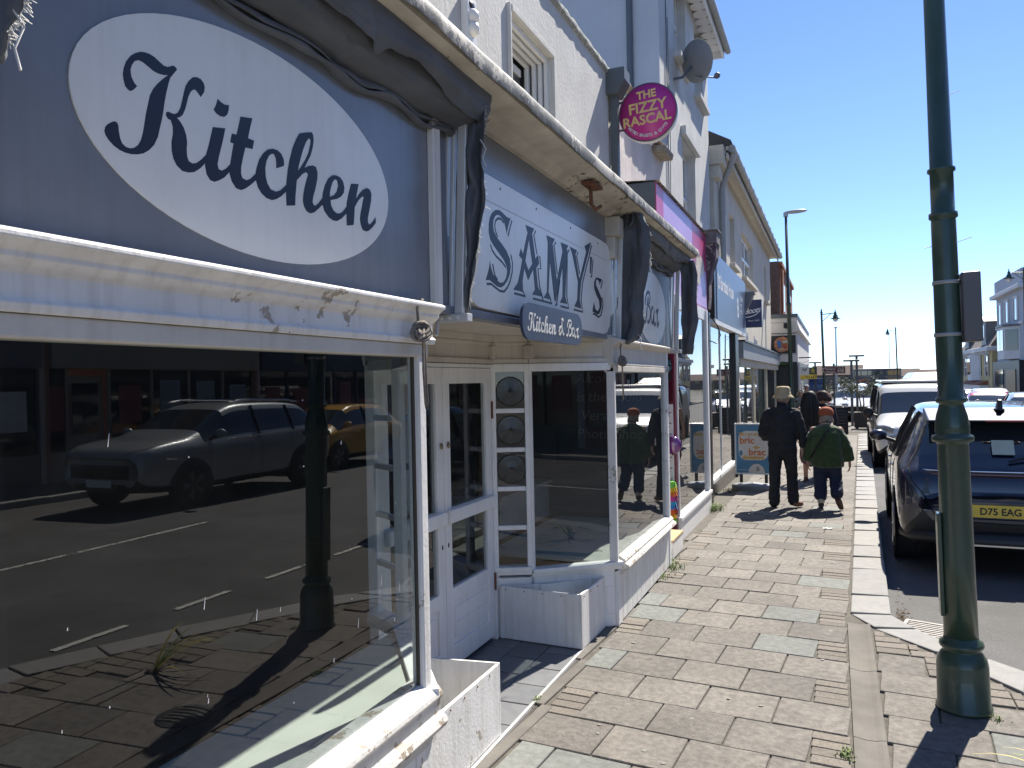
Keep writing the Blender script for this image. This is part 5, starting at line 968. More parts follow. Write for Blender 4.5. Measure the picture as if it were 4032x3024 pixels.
# dark blue car parked at the kerb
m_blue=paint('midnight_blue_paint',(.006,.010,.028))
nc=car('parked_car','glossy midnight blue car parked at the kerb, rear towards the green lamp post',SUV,m_blue,(1.535,10.46,zg(10.4)-.10),-.03,detail=2)
ob('spoiler',MB().hexa([(-.66,-1.93,1.455),(.66,-1.93,1.455),(.66,-1.55,1.545),(-.66,-1.55,1.545)],[(-.64,-1.95,1.475),(.64,-1.95,1.475),(.66,-1.55,1.585),(-.66,-1.55,1.585)]),m_blue,nc,.012)
ob('brake_light',MB().box(-.16,.16,-1.965,-1.945,1.462,1.475),m_redlens,nc); ob('aerial',MB().prism([(-1.72,1.56),(-1.50,1.57),(-1.60,1.63),(-1.66,1.67),(-1.70,1.66)],-.02,.02,'x'),m_trim,nc,.008); ob('aerial_base',MB().ell((0,-1.62,1.565),.05,.12,.02,10,6),m_trim,nc)
ob('wiper',MB().tube([(0,-2.14,1.10),(.25,-2.08,1.17),(.42,-2.05,1.20)],.012,5),m_trim,nc)
ob('light_bar',MB().tube([(-.86,-2.10,.985),(-.80,-2.17,.985),(-.5,-2.225,.985),(0,-2.24,.985),(.5,-2.225,.985),(.80,-2.17,.985),(.86,-2.10,.985)],.022,8),mat('smoked_lens',(.05,.012,.014),.08,coat=1),nc); ob('chrome_strip',MB().tube([(-.84,-2.14,1.015),(-.5,-2.235,1.015),(0,-2.25,1.015),(.5,-2.235,1.015),(.84,-2.14,1.015)],.008,6),m_chrome,nc)
for s in (-1,1):
    ob('tail_light',MB().tube([(s*.90,-1.98,.955),(s*.87,-2.10,.94),(s*.76,-2.19,.93),(s*.60,-2.225,.925)],[.035,.048,.046,.03],8,sq=(1,.6)),mat('clear_tail_lens',(.42,.30,.28),.1,coat=1),nc)
    ob('reflector',MB().tube([(s*.80,-2.205,.66),(s*.835,-2.17,.52)],[.022,.026],6),m_redlens,nc)
    ob('vent_trim',MB().tube([(s*.88,-2.13,.60),(s*.86,-2.16,.45)],.02,6),m_trim,nc)
ob('rear_bumper',MB().tube([(-.88,-2.05,.40),(-.78,-2.20,.39),(-.4,-2.26,.38),(0,-2.27,.38),(.4,-2.26,.38),(.78,-2.20,.39),(.88,-2.05,.40)],[.05,.07,.08,.085,.08,.07,.05],8),m_trim,nc); ob('skid_strip',MB().box(-.5,.5,-2.36,-2.33,.345,.36),m_chrome,nc)
np_=ob('number_plate',MB().box(-.40,.11,-2.30,-2.285,.60,.715),m_plateY,nc,.004); text('D75 EAG',.088,m_ink,np_,(-.095,-2.3015,.628),'-y',off=.002,spc=1.0,sx=.95)
ob('plate_recess',MB().box(-.34,.34,-2.285,-2.24,.57,.76),m_blue,nc,.02); ob('window_sticker',MB().hexa([(-.12,-2.072,1.16),(.06,-2.072,1.16),(.06,-2.070,1.16),(-.12,-2.070,1.16)],[(-.12,-1.985,1.29),(.06,-1.985,1.29),(.06,-1.983,1.29),(-.12,-1.983,1.29)]),mat('sticker_pale',(.45,.5,.42),.6),nc)
from mathutils.bvhtree import BVHTree
def seams(C,lines,r_=.0045):
    V=[];F=[]
    for ch in C.children:
        if ch.name.split('.')[0] in ('body','side_window','rear_window','windscreen','underside'):
            o_=len(V); V+=[v.co.copy() for v in ch.data.vertices]; F+=[[i+o_ for i in p.vertices] for p in ch.data.polygons]
    T=BVHTree.FromPolygons(V,F)
    for L in lines:
        pts=[]
        for p,q in zip(L,L[1:]):
            for k in range(6): pts.append(Vector(p).lerp(Vector(q),k/6))
        pts.append(Vector(L[-1])); out=[]
        for p in pts: c,n,i,d=T.find_nearest(p); out.append(c+n*.0005)
        ob('panel_gap',MB().tube(out,r_,5),mat('gap_black',(.004,.004,.004),.9),C)
def body_seams(C,s=1.0):
    L=[]
    for e in (-1,1):
        L+=[[(e*.95,y,.32),(e*.97,y,.7),(e*.93,y+.02,1.02)] for y in (-1.05,-.22,.98)]; L+=[[(e*.96,-1.05,.33),(e*.96,.98,.33)]]
        L+=[[(e*.74,-1.95,1.30),(e*.84,-2.12,1.08),(e*.80,-2.2,.9),(e*.70,-2.26,.78),(e*.60,-2.28,.56)]]; L+=[[(e*.80,1.15,1.12),(e*.84,1.7,1.06),(e*.78,2.1,1.0),(e*.5,2.25,.92)]]
    L+=[[(-.60,-2.28,.56),(0,-2.3,.54),(.60,-2.28,.56)]]; seams(C,L)
body_seams(nc)
# white camper van facing us
m_wvan=paint('white_van_paint',(.70,.70,.67))
vn=car('camper_van','white camper van facing the camera, parked ahead of the midnight blue car',VAN,m_wvan,(1.72,20.35,zg(20)-.08),PI,'van',detail=2)
def van_front(vn):
    ob('grille',MB().box(-.50,.50,2.38,2.475,.80,.90),m_trim,vn,.02); ob('lower_grille',MB().box(-.62,.62,2.42,2.495,.40,.56),m_trim,vn,.03); ob('bumper',MB().tube([(-.90,2.2,.62),(-.8,2.42,.62),(0,2.50,.62),(.8,2.42,.62),(.90,2.2,.62)],.07,8,sq=(1.3,.7)),m_wvan,vn)
    for s in (-1,1):
        ob('headlight',MB().tube([(s*.60,2.45,.84),(s*.78,2.40,.86),(s*.90,2.24,.88)],[.07,.095,.07],10,sq=(1.15,.5)),m_lens,vn); ob('fog_light',MB().ell((s*.70,2.455,.47),.06,.04,.05,10,6),m_lens,vn)
        ob('wiper',MB().tube([(s*.05+.2,1.98,1.12),(s*.3-.1,1.93,1.155)],.012,5),m_trim,vn)
    ob('badge',MB().lathe([(.055,0),(.06,.01),(.001,.012)],(0,2.465,.85),16,ax='y'),m_chrome,vn); ob('number_plate',MB().box(-.26,.26,2.495,2.505,.57,.68),m_plateW,vn)
    ob('pop_top',MB().box(-.74,.74,-1.9,.9,1.84,1.90),m_wvan,vn,.03)
    ob('dashboard_items',MB().box(-.3,.0,1.5,1.6,1.14,1.22),m_paper,vn)
van_front(vn)
v2=car('tall_van','white high-roofed van with amber roof band behind the camper van',VAN,m_wvan,(2.75,27.4,zg(27)-.08),PI,'van',detail=1); ob('roof_band',MB().box(-.70,.70,-1.8,1.0,1.80,1.93),mat('amber_band',(.42,.22,.03),.4),v2,.03); ob('roof_cap',MB().hexa([(-.66,-1.75,1.93),(.66,-1.75,1.93),(.66,.95,1.93),(-.66,.95,1.93)],[(-.5,-1.5,2.12),(.5,-1.5,2.12),(.5,.6,2.12),(-.5,.6,2.12)]),m_wvan,v2,.05); v2.scale=(1,1,1.02)
# cars reflected in the shop window
m_sil=paint('graphite_silver_paint',(.30,.33,.35),.3); m_yelp=paint('taxi_yellow_paint',(.55,.30,.02))
sv=car('silver_suv','graphite silver SUV across the road, mirrored in the big Kitchen window',SUV,m_sil,(7.25,10.55,-.06),PI,detail=2); suv_front(sv,SUV)
for s in (-1,1): ob('roof_rail',MB().tube([(s*.68,-1.5,1.575),(s*.70,-1.2,1.62),(s*.70,0,1.655),(s*.69,.3,1.62)],.018,6),m_chrome,sv); ob('waist_trim',MB().tube([(s*.90,-1.7,1.07),(s*.915,-.5,1.045),(s*.91,.6,1.01)],.010,5),m_chrome,sv)
body_seams(sv)
yc=car('yellow_hatchback','yellow hatchback parked behind the silver SUV across the road',HATCH,m_yelp,(8.45,15.9,zg(15.6)-.06),PI,'hatch',detail=2); suv_front(yc,HATCH)
# traffic and parked cars farther down the street
base=car('distant_car','orange red car facing us on the right of the road',HATCH,paint('orange_red_paint',(.48,.075,.05)),(4.98,31.5,zg(31.5)-.06),PI-.1,'hatch',detail=1); suv_front(base,HATCH)
def cc(l,x,y,rz,c,nm,sc=1):
    o=dup(base,(x,y,zg(y)-.06),rz,l,{'orange_red_paint':paint(nm,c)},sc); return o
cc('white car behind the orange red car',6.0,37.5,PI-.1,(.66,.67,.68),'white_car_paint',1.05)
cc('pale teal car half hidden by the green lamp post',4.95,38.5,PI,(.10,.34,.36),'teal_paint')
cc('pale blue grey car nearest us on the right of the road',5.35,26.6,PI-.1,(.42,.46,.52),'blue_grey_paint',1.0)
cc('dull red car far up the road behind the teal car',6.4,48,PI,(.42,.10,.06),'dull_red_paint')
cc('white car by the potted tree with its side to the kerb',1.75,41.5,PI-.35,(.68,.69,.70),'white_car_paint2',1.1)
cc('dark fronted white car next to the white panel van',.85,43,PI-.2,(.55,.57,.58),'pale_car_paint',1.1)
v3=dup(v2,(.95,50,zg(50)),PI,'far white panel van beyond the potted tree'); v3.scale=(1,1,1)
for ch in list(v3.children):
    if ch.name.startswith('roof_'): bpy.data.objects.remove(ch)
bu=thing('double_decker_bus','dark double decker bus crossing at the far end of the street','bus',(7.4,140,zg(140)))
ob('body',MB().box(-4.6,2.6,-1.2,1.2,.35,3.55),mat('bus_dark',(.035,.035,.05),.3,coat=.5),bu,.15); ob('red_panel',MB().box(-4.58,-2.4,-1.215,-1.2,.5,1.5),mat('bus_red',(.35,.02,.02),.3),bu)
for k in range(7): ob('upper_window',MB().box(-4.3+k*.97,-3.45+k*.97,-1.22,-1.19,2.45,3.2),m_cglass,bu,.03); ob('lower_window',MB().box(-4.3+k*.97,-3.45+k*.97,-1.22,-1.19,1.15,1.9),m_cglass,bu,.03)
for x in (-3.4,1.4): ob('wheel',MB().lathe([(.45,-1.22),(.45,-1.0)],(x,0,.45),16,ax='y'),m_tyre,bu)
# ================================================================ people
m_skin=mat('skin',(.45,.26,.19),.55,var=.08,vs=9); m_skin2=mat('skin_tan',(.48,.26,.16),.5,var=.06,vs=9)
def remesh(mb,voxel,name,M,par,smooth=6,disp=0,fac=.5):
    o=ob(name,mb,M,par); r_=o.modifiers.new('r','REMESH'); r_.mode='VOXEL'; r_.voxel_size=voxel; r_.use_smooth_shade=True
    if smooth: s=o.modifiers.new('s','SMOOTH'); s.iterations=smooth; s.factor=fac
    me=evalmesh(o); o.modifiers.clear(); o.data=me; me.name=name
    if disp:
        for v in me.vertices:
            n=v.normal; d=disp*(1.3*(.4-abs(mn.noise(Vector((v.co.x*7+v.co.z*3,v.co.y*7,v.co.z*17-v.co.x*5)))))+.8*mn.noise(Vector((v.co.x*9,v.co.y*9,v.co.z*14)))+.5*mn.noise(v.co*30)); v.co+=n*d
    me.materials.clear(); me.materials.append(M)
    for p in me.polygons: p.use_smooth=True
    return o
def limb(mb,pts,rad,n=12,sq=(1,1)):
    mb.tube(pts,rad,n,sq=sq)
    for p,r_ in zip(pts,rad if hasattr(rad,'__len__') else [rad]*len(pts)): mb.ell(p,r_*.985*sq[1],r_*.985*sq[0],r_*.985*min(1,max(sq)),10,6)
def hand(mb,w,d,side,curl=.5):
    """w wrist, d unit direction of the hand, side +1 right / -1 left: palm, four curled fingers, thumb from the side of the palm"""
    w=Vector(w); d=Vector(d).normalized(); fwd=Vector((0,1,0)); fwd=(fwd-d*fwd.dot(d)).normalized(); lat=d.cross(fwd)
    mb.tube([w-d*.03,w+d*.02,w+d*.05,w+d*.085],[.026,.030,.034,.032],12,sq=(1.15,.55))
    inn=lat*(1 if lat.x*side<0 else -1)     # towards the thigh
    for k,(off,L) in enumerate(((.027,.072),(.009,.080),(-.010,.074),(-.027,.058))):
        b=w+d*.08+fwd*off; mid=b+d*L*.5+inn*L*.14*curl; tip=mid+d*L*.42+inn*L*.45*curl
        mb.tube([b-d*.015,b,mid,tip],[.010,.0098,.009,.0078],8); mb.ell(tip,.0078,.0078,.0078,8,6); mb.ell(mid,.009,.009,.009,8,6)
    b=w+d*.03+fwd*.028; mb.tube([b-d*.01,b+d*.02+fwd*.02,b+d*.052+fwd*.030,b+d*.078+fwd*.026+inn*.008],[.013,.012,.0105,.008],8); mb.ell(b+d*.078+fwd*.026+inn*.008,.008,.008,.008,8,6)
def head(mb,c,s=1.0,fy=1):
    """skull, jaw, nose, ears; fy=+1 faces +y"""
    x,y,z=c
    mb.ell((x,y-.005*fy,z+.015*s),.074*s,.094*s,.105*s,18,14); mb.ell((x,y+.022*fy,z-.045*s),.056*s,.066*s,.072*s,14,10)
    mb.tube([(x,y+.085*fy,z+.015*s),(x,y+.108*fy,z-.02*s)],[.010*s,.016*s],8); mb.ell((x,y+.106*fy,z-.02*s),.016*s,.014*s,.012*s,8,6)
    for e in (-1,1): mb.ell((x+e*.076*s,y-.005*fy,z-.005*s),.012*s,.022*s,.032*s,8,6)
def face(P,c,fy,s=1.0):
    x,y,z=c
    for e in (-1,1): ob('eye',MB().ell((x+e*.031*s,y+.083*fy,z+.012*s),.013*s,.008,.009*s,8,6),mat('eye_dark',(.05,.035,.03),.2),P)
    ob('mouth',MB().ell((x,y+.085*fy,z-.062*s),.024*s,.008,.006*s,10,6),mat('lips',(.30,.10,.09),.5),P)
def shoe(mb,heel,toe,w=.042,h=.05):
    heel=Vector(heel); toe=Vector(toe); m_=heel.lerp(toe,.45)
    mb.tube([heel,m_,toe],[w*.95,w*1.05,w*.85],12); mb.ell(heel,w*.9,w*.95,w*.95,10,6); mb.ell(toe,w*.8,w*.85,w*.8,10,6); mb.tube([heel+Vector((0,.01,0)),heel+Vector((0,.015,h))],[w*.9,w*.95],10)
# --- man in bucket hat
man=thing('person','person in beige bucket hat, black jacket and black trousers walking away','person',(-.70,11.5,zg(11.5)))
b=MB(); hc=(.02,.05,1.535); head(b,hc); limb(b,[(.0,.0,1.36),(.015,.035,1.46)],[.058,.054]); 
limb(b,[(0,0,.90),(0,-.01,1.1),(0,0,1.32)],[.12,.125,.12],sq=(.8,1.2)); 
for s,(kn,an) in ((-1,((-.105,.02,.47),(-.12,-.03,.10))),(1,((.115,.06,.47),(.135,-.01,.12)))): limb(b,[(s*.085,0,.88),kn,an],[.075,.05,.04])
limb(b,[(-.20,0,1.34),(-.285,.02,1.08),(-.20,.17,.98)],[.05,.042,.032]); limb(b,[(.20,0,1.34),(.275,-.02,1.07),(.265,.02,.86)],[.05,.042,.030])
hand(b,(.265,.022,.85),(-.05,.04,-1),1,.6); hand(b,(-.19,.18,.98),(.7,.7,-.1),-1,.6)
remesh(b,.0075,'body',m_skin,man,3)
m_jk=mat('black_jacket',(.012,.013,.017),.8,var=.25,vs=14,bump=.3,bs=50); m_tr=mat('black_trousers',(.014,.015,.019),.8,var=.2,vs=10,bump=.3,bs=60)
j=MB(); j.tube([(0,.0,.80),(0,.0,.84),(0,-.005,.95),(0,-.015,1.12),(0,-.01,1.26),(0,.0,1.345),(0,.0,1.40)],[.158,.160,.160,.166,.168,.150,.09],18,sq=(.80,1.20)); limb(j,[(-.165,0,1.325),(.165,0,1.325)],.078); limb(j,[(0,.0,1.36),(.008,.02,1.43)],[.09,.072])
limb(j,[(-.175,0,1.325),(-.225,-.01,1.20),(-.262,.02,1.05),(-.24,.11,.985),(-.20,.165,.975)],[.080,.076,.068,.060,.052]); limb(j,[(.175,0,1.325),(.228,-.01,1.20),(.262,-.01,1.06),(.268,.0,.95),(.266,.018,.885)],[.080,.074,.064,.056,.050])
j.ell((0,-.085,1.375),.095,.05,.055,12,8)   # hood lying on the back
jk=remesh(j,.012,'jacket',m_jk,man,5,.011); ob('hood_fold',MB().tube([(-.10,-.06,1.41),(-.06,-.10,1.385),(0,-.115,1.375),(.07,-.10,1.385),(.11,-.06,1.41)],.018,8),m_jk,man)
t=MB(); limb(t,[(0,.0,.95),(0,.0,.84)],[.135,.14],sq=(.85,1.2))
limb(t,[(-.085,0,.86),(-.10,.015,.66),(-.108,.015,.46),(-.115,-.015,.25),(-.12,-.03,.075)],[.105,.092,.078,.074,.076]); limb(t,[(.088,0,.86),(.105,.03,.66),(.118,.055,.46),(.128,.02,.26),(.135,-.005,.095)],[.105,.092,.078,.074,.076])
remesh(t,.012,'trousers',m_tr,man,5,.011)
sm_=mat('tan_boot',(.16,.075,.04),.6,var=.15,vs=12)
for h_,t_ in (((-.118,-.05,.045),(-.125,.14,.042)),((.15,-.03,.062),(.235,.08,.045))): q=MB(); shoe(q,h_,t_); remesh(q,.010,'shoe',sm_,man,4)
m_hat=mat('beige_canvas',(.42,.34,.20),.9,var=.12,vs=18,bump=.3)
hc2=(.02,.05,1.555); ob('hat',MB().lathe([(.150,-.015),(.152,-.010),(.128,.018),(.104,.045),(.100,.10),(.094,.135),(.075,.152),(.001,.158)],hc2,28),m_hat,man); ob('hat_band',MB().lathe([(.104,.040),(.107,.045),(.105,.06),(.102,.06)],hc2,28,cap=False),m_hat,man)
ob('hair',MB().ell((.02,.0,1.53),.072,.075,.045,14,8),mat('grey_hair',(.24,.22,.20),.9,var=.2,vs=60),man)
# --- older woman in green fleece
wo=thing('person','short person in orange cap, green fleece and jeans stepping forward beside the kerb','person',(-.12,11.55,zg(11.5)))
b=MB(); hc=(.0,.155,1.275); head(b,hc,.98); limb(b,[(0,.05,1.10),(0,.12,1.20)],[.055,.052]); limb(b,[(0,-.02,.74),(0,-.02,.92),(0,.03,1.08)],[.125,.13,.12],sq=(.8,1.15))
limb(b,[(-.08,0,.72),(-.085,.05,.40),(-.085,.0,.10)],[.075,.05,.038]); limb(b,[(.085,0,.72),(.105,.06,.42),(.125,-.14,.19)],[.075,.05,.038])
limb(b,[(-.17,.03,1.09),(-.235,.0,.87),(-.25,.04,.68)],[.05,.042,.03]); limb(b,[(.17,.03,1.09),(.245,.0,.87),(.285,.03,.68)],[.05,.042,.03])
hand(b,(-.25,.045,.665),(.02,.1,-1),-1,.7); hand(b,(.29,.032,.665),(.03,.1,-1),1,.7); remesh(b,.0075,'body',m_skin,wo,3)
m_gf=mat('green_fleece',(.030,.060,.016),.95,var=.22,vs=22,bump=.8,bs=70,sheen=.4)
j=MB(); j.tube([(0,-.01,.585),(0,-.01,.61),(0,-.02,.72),(0,-.025,.88),(0,.0,1.02),(0,.03,1.10),(0,.05,1.16)],[.182,.186,.182,.176,.165,.135,.08],20,sq=(.78,1.18)); limb(j,[(-.135,.03,1.065),(.135,.03,1.065)],.078); limb(j,[(0,.045,1.10),(0,.085,1.165)],[.085,.068])
limb(j,[(-.14,.03,1.06),(-.20,.01,.95),(-.243,.0,.83),(-.252,.03,.71)],[.080,.078,.074,.068]); j.tube([(-.25,.028,.74),(-.252,.035,.66)],[.068,.064],12); limb(j,[(.14,.03,1.06),(.205,.01,.95),(.26,.0,.83),(.282,.025,.71)],[.080,.078,.074,.068]); j.tube([(.28,.022,.74),(.288,.03,.66)],[.068,.064],12)
remesh(j,.012,'fleece',m_gf,wo,5,.009)
t=MB(); limb(t,[(0,-.01,.74),(0,-.01,.66)],[.14,.145],sq=(.85,1.15)); limb(t,[(-.08,0,.66),(-.088,.035,.50),(-.09,.045,.36),(-.09,.01,.17)],[.105,.095,.085,.085]); limb(t,[(.085,0,.66),(.098,.04,.52),(.108,.045,.40),(.118,-.06,.26),(.122,-.10,.22)],[.105,.095,.086,.084,.082]); remesh(t,.012,'jeans',mat('dark_denim',(.016,.026,.058),.85,var=.2,vs=30,bump=.3),wo,5,.009)
q=MB(); shoe(q,(-.085,-.03,.045),(-.085,.14,.042)); remesh(q,.010,'shoe',mat('dark_shoe',(.03,.025,.022),.6),wo,4)
q=MB(); shoe(q,(.128,-.175,.165),(.17,-.10,.035),h=.0); q.tube([(.126,-.16,.17),(.122,-.12,.22)],.036,10); remesh(q,.010,'shoe',MATS['dark_shoe'],wo,4); ob('shoe_sole',MB().hexa([(.10,-.232,.15),(.16,-.232,.15),(.205,-.165,.02),(.145,-.165,.02)],[(.10,-.222,.155),(.16,-.222,.155),(.205,-.155,.025),(.145,-.155,.025)]),mat('brown_sole',(.09,.05,.035),.8),wo,.012)
ob('sock',MB().lathe([(.046,.08),(.050,.10),(.048,.135),(.044,.16)],(-.085,-.015,0),12),mat('cream_sock',(.5,.46,.36),.9),wo)
ob('strap',MB().tube([(.03,-.085,1.125),(-.02,-.155,1.04),(-.10,-.175,.90),(-.185,-.13,.76),(-.215,-.05,.70)],.012,6,sq=(.35,1.3)),m_trim,wo)
ob('cap',MB().lathe([(.098,.0),(.100,.02),(.095,.06),(.075,.095),(.04,.112),(.001,.118)],(.0,.15,1.295),24),mat('orange_cap',(.33,.085,.035),.85,var=.12,vs=18,bump=.3),wo); ob('cap_peak',MB().hexa([(-.075,.22,1.298),(.075,.22,1.298),(.05,.33,1.285),(-.05,.33,1.285)],[(-.075,.22,1.306),(.075,.22,1.306),(.05,.33,1.293),(-.05,.33,1.293)]),MATS['orange_cap'],wo,.01)
q=MB().ell((0,.12,1.255),.082,.075,.065,14,8)
for k in range(26): a=rnd.uniform(-.1,PI+.1); q.tube([(.078*math.cos(a),.13-.062*math.sin(a),1.25),(.086*math.cos(a),.125-.075*math.sin(a),1.21),(.090*math.cos(a)+rnd.uniform(-.01,.01),.125-.078*math.sin(a),1.185)],[.012,.010,.004],5)
ob('hair',q,mat('sandy_grey_hair',(.30,.24,.18),.9,var=.2,vs=60),wo)
# --- long haired woman and her companion, farther on
def walker(label,x,y,h,top,legs,skin,hairM,hairlen,fy=1,voxel=.015,bare=False,hat=None,skirt=None):
    P=thing('person',label,'person',(x,y,zg(y))); s=h/1.66
    b=MB(); head(b,(0,.02*fy,1.54*s),s,fy); limb(b,[(0,0,1.36*s),(0,.01*fy,1.47*s)],[.05*s,.047*s]); limb(b,[(0,0,.90*s),(0,0,1.10*s),(0,0,1.33*s)],[.115*s,.10*s,.11*s],sq=(.8,1.2))
    for e in (-1,1):
        limb(b,[(e*.08*s,0,.88*s),(e*.09*s,.05*e*fy,.46*s),(e*.09*s,-.03-.06*e*fy,.08*s)],[.075*s,.05*s,.038*s]); limb(b,[(e*.165*s,0,1.34*s),(e*.23*s,-.02*fy,1.09*s),(e*.235*s,.05*fy,.88*s)],[.047*s,.038*s,.027*s]); hand(b,(e*.235*s,.055*fy,.865*s),(0,.15*fy,-1),e)
    remesh(b,max(.009,voxel*.75),'body',skin,P,3); face(P,(0,.02*fy,1.54*s),fy,s)
    j=MB(); limb(j,[(0,0,.84*s),(0,0,1.0*s),(0,0,1.18*s),(0,0,1.33*s)],[.14*s,.125*s,.132*s,.115*s],16,sq=(.82,1.2))
    if not bare:
        limb(j,[(-.15*s,0,1.335*s),(.15*s,0,1.335*s)],.07*s)
        for e in (-1,1): limb(j,[(e*.165*s,0,1.335*s),(e*.225*s,-.02*fy,1.10*s),(e*.24*s,.04*fy,.92*s)],[.068*s,.056*s,.046*s])
    remesh(j,voxel,'top',top,P,4,.005)
    t=MB(); limb(t,[(0,0,.92*s),(0,0,.82*s)],[.13*s,.14*s],sq=(.85,1.15))
    if skirt: limb(t,[(0,0,.82*s),(0,0,.60*s),(0,0,.45*s)],[.145*s,.17*s,.18*s],sq=(.85,1.1))
    else:
        for e in (-1,1): limb(t,[(e*.08*s,0,.84*s),(e*.09*s,.05*e*fy,.46*s),(e*.09*s,-.03-.06*e*fy,.12*s)],[.098*s,.075*s,.062*s])
    remesh(t,voxel,'skirt' if skirt else 'trousers',legs,P,4,.004)
    for e in (-1,1): q=MB(); shoe(q,(e*.09*s,-.05-.06*e*fy,.045),(e*.09*s,-.05-.06*e*fy+.17*fy,.042)); remesh(q,.014,'shoe',m_trim if not bare else MATS['tan_boot'],P,3)
    q=MB().ell((0,-.012*fy,1.575*s),.088*s,.098*s,.095*s,16,10)
    if hairlen:
        for k in range(150):
            a=rnd.uniform(-.45,PI+.45); L=hairlen*rnd.uniform(.75,1.05); ph=rnd.uniform(0,6); pts=[]; sp=rnd.uniform(.9,1.15)
            for m_ in range(8):
                t_=m_/7
                if m_<3: e=(.35,.9,1.45)[m_]; rr=.094*math.sin(e)*s; zz=(1.575+.100*math.cos(e))*s
                else: rr=(.094+.035*math.sin((t_-.28)*2.4))*sp*s; zz=1.575*s-L*(t_-.25)/.75
                w_=.012*max(0,t_-.25); pts.append((rr*math.cos(a)*1.12+w_*1.3*math.sin(ph+t_*14),-.012*fy-rr*math.sin(a)*fy*(.95 if math.sin(a)>0 else .6)+w_*math.cos(ph+t_*12),zz))
            q.tube(pts,[.016,.020,.020,.018,.016,.013,.010,.004],5,cap=False)
    ob('hair',q,hairM,P)
    if hat: ob('cap',MB().lathe([(.105,0),(.104,.04),(.08,.09),(.001,.11)],(0,.0,1.57*s),20),hat,P)
    return P
m_dh=mat('black_brown_hair',(.014,.010,.009),.55,var=.3,vs=40); m_tp=mat('black_top',(.014,.013,.015),.8)
walker('person with long curly dark hair and bare shoulders walking ahead of the pair',-.42,14.7,1.60,m_tp,mat('patterned_skirt',(.12,.06,.08),.9,var=.8,vs=26),m_skin2,m_dh,.50,1,.014,True,skirt=True)
walker('dark haired person walking beside the long haired person',-.22,15.6,1.60,mat('navy_top',(.018,.016,.03),.85),m_tr,m_skin,mat('auburn_hair',(.05,.022,.014),.6,var=.3,vs=40),.10,1,.016)
m_plaid=mat('plaid_wool',(.20,.20,.20),.9,var=.9,vs=14)
walker('pale haired person in black and white plaid coming towards us by the white building',-1.16,30.0,1.54,m_plaid,m_tr,m_skin,mat('blonde_hair',(.45,.38,.26),.8),.12,-1,.02)
walker('person in black with a pale peaked cap walking towards us near the blue kiosk',-1.10,34.5,1.76,m_tp,m_tr,m_skin,m_dh,0,-1,.02,hat=mat('pale_cap',(.5,.5,.52),.8))
# ================================================================ street furniture and signs
ab=thing('pavement_sign','blue and white swinging pavement sign asking for bric-a-brac donations','sign',(-1.28,13.45,zg(13.45))); ab.rotation_euler=(0,0,.03)
ob('base',MB().grid(lambda a,b_:(.36*math.cos(2*PI*a)*(1-.0*b_)*(1 if b_<.5 else (1-b_)*2),.27*math.sin(2*PI*a)*(1 if b_<.5 else (1-b_)*2),.0+.07*min(1,b_*2)+(.05*(b_-.5)*2*(1-abs(math.cos(2*PI*a))*.3) if b_>.5 else 0)),36,8),mat('grey_plastic_base',(.20,.21,.22),.45),ab)
for s in (-1,1): ob('leg',MB().box(s*.20-.025,s*.20+.025,-.02,.02,.10,.27),m_trim,ab)
ob('frame',MB().box(-.30,-.272,-.022,.022,.24,1.10).box(.272,.30,-.022,.022,.24,1.10).box(-.272,.272,-.022,.022,.24,.268).box(-.272,.272,-.022,.022,1.072,1.10),m_alu,ab,.006)
m_pb=mat('poster_blue',(.05,.20,.34),.35,var=.15,vs=3)
po=ob('poster',MB().box(-.272,.272,-.012,.012,.268,1.072),m_pb,ab)
def flatpoly(pts,y,M,par,name): return ob(name,MB().add([(p[0],y,p[1]) for p in pts],[tuple(range(len(pts)))]),M,par)
m_pw=mat('poster_cream',(.66,.63,.56),.5)
flatpoly([(a,c) for a,c in rrect(-.235,.24,.48,.97,.13,8,.13)],-.0145,m_pw,po,'poster_bubble'); flatpoly([(.20+.13*math.cos(k*PI/8),.268+.13*math.sin(k*PI/8)) for k in range(5)][:0] or [(.05+.13*math.cos(PI*k/10),.270+.15*math.sin(PI*k/10)) for k in range(11)],-.0145,m_pw,po,'poster_corner')
for s_,sz,x,z,c in (('We need your',.075,.0,.89,(.62,.36,.05)),('bric',.155,-.10,.76,(.60,.16,.03)),('-a-',.11,.05,.67,(.62,.36,.05)),('brac',.155,.06,.565,(.60,.16,.03)),('donations',.085,.0,.50,(.62,.36,.05))): text(s_,sz,mat('print_%.2f'%c[1],c,.5),po,(x,-.016,z),'-y',off=.004)
text('B',.10,m_navy,po,(.07,-.016,.30),'-y'); text('www.stbh.org.uk',.03,m_pw,po,(-.15,-.014,.31),'-y')
ob('poster_vase',MB().ell((-.20,-.014,.60),.03,.003,.05,10,6),m_pb,po)
cb_=thing('chalkboard','black chalkboard A-frame menu standing on the pavement','chalkboard',(.17,29.4,zg(29.4))); 
for s in (-1,1): ob('panel',MB().hexa([(-.24,s*.28-.015,.02),(.24,s*.28-.015,.02),(.24,s*.28+.015,.02),(-.24,s*.28+.015,.02)],[(-.24,s*.03-.015,.95),(.24,s*.03-.015,.95),(.24,s*.03+.015,.95),(-.24,s*.03+.015,.95)]),MATS['chalk_black'],cb_,.005)
for k in range(7): ob('chalk_line',MB().box(-.19+.02*(k%3),.17-.03*(k%2),-.07-.045*k*.72-.02,-.065-.045*k*.72-.02,.82-.11*k,.84-.11*k),m_chalk,cb_)
tp=thing('tree_planter','square black planter box on the pavement edge holding a small olive tree','planter',(.98,33.2,zg(33.2)))
ob('box',MB().box(-.30,.30,-.3,.3,.06,.66),m_trim,tp,.012); ob('soil',MB().box(-.27,.27,-.27,.27,.655,.665),m_joint,tp)
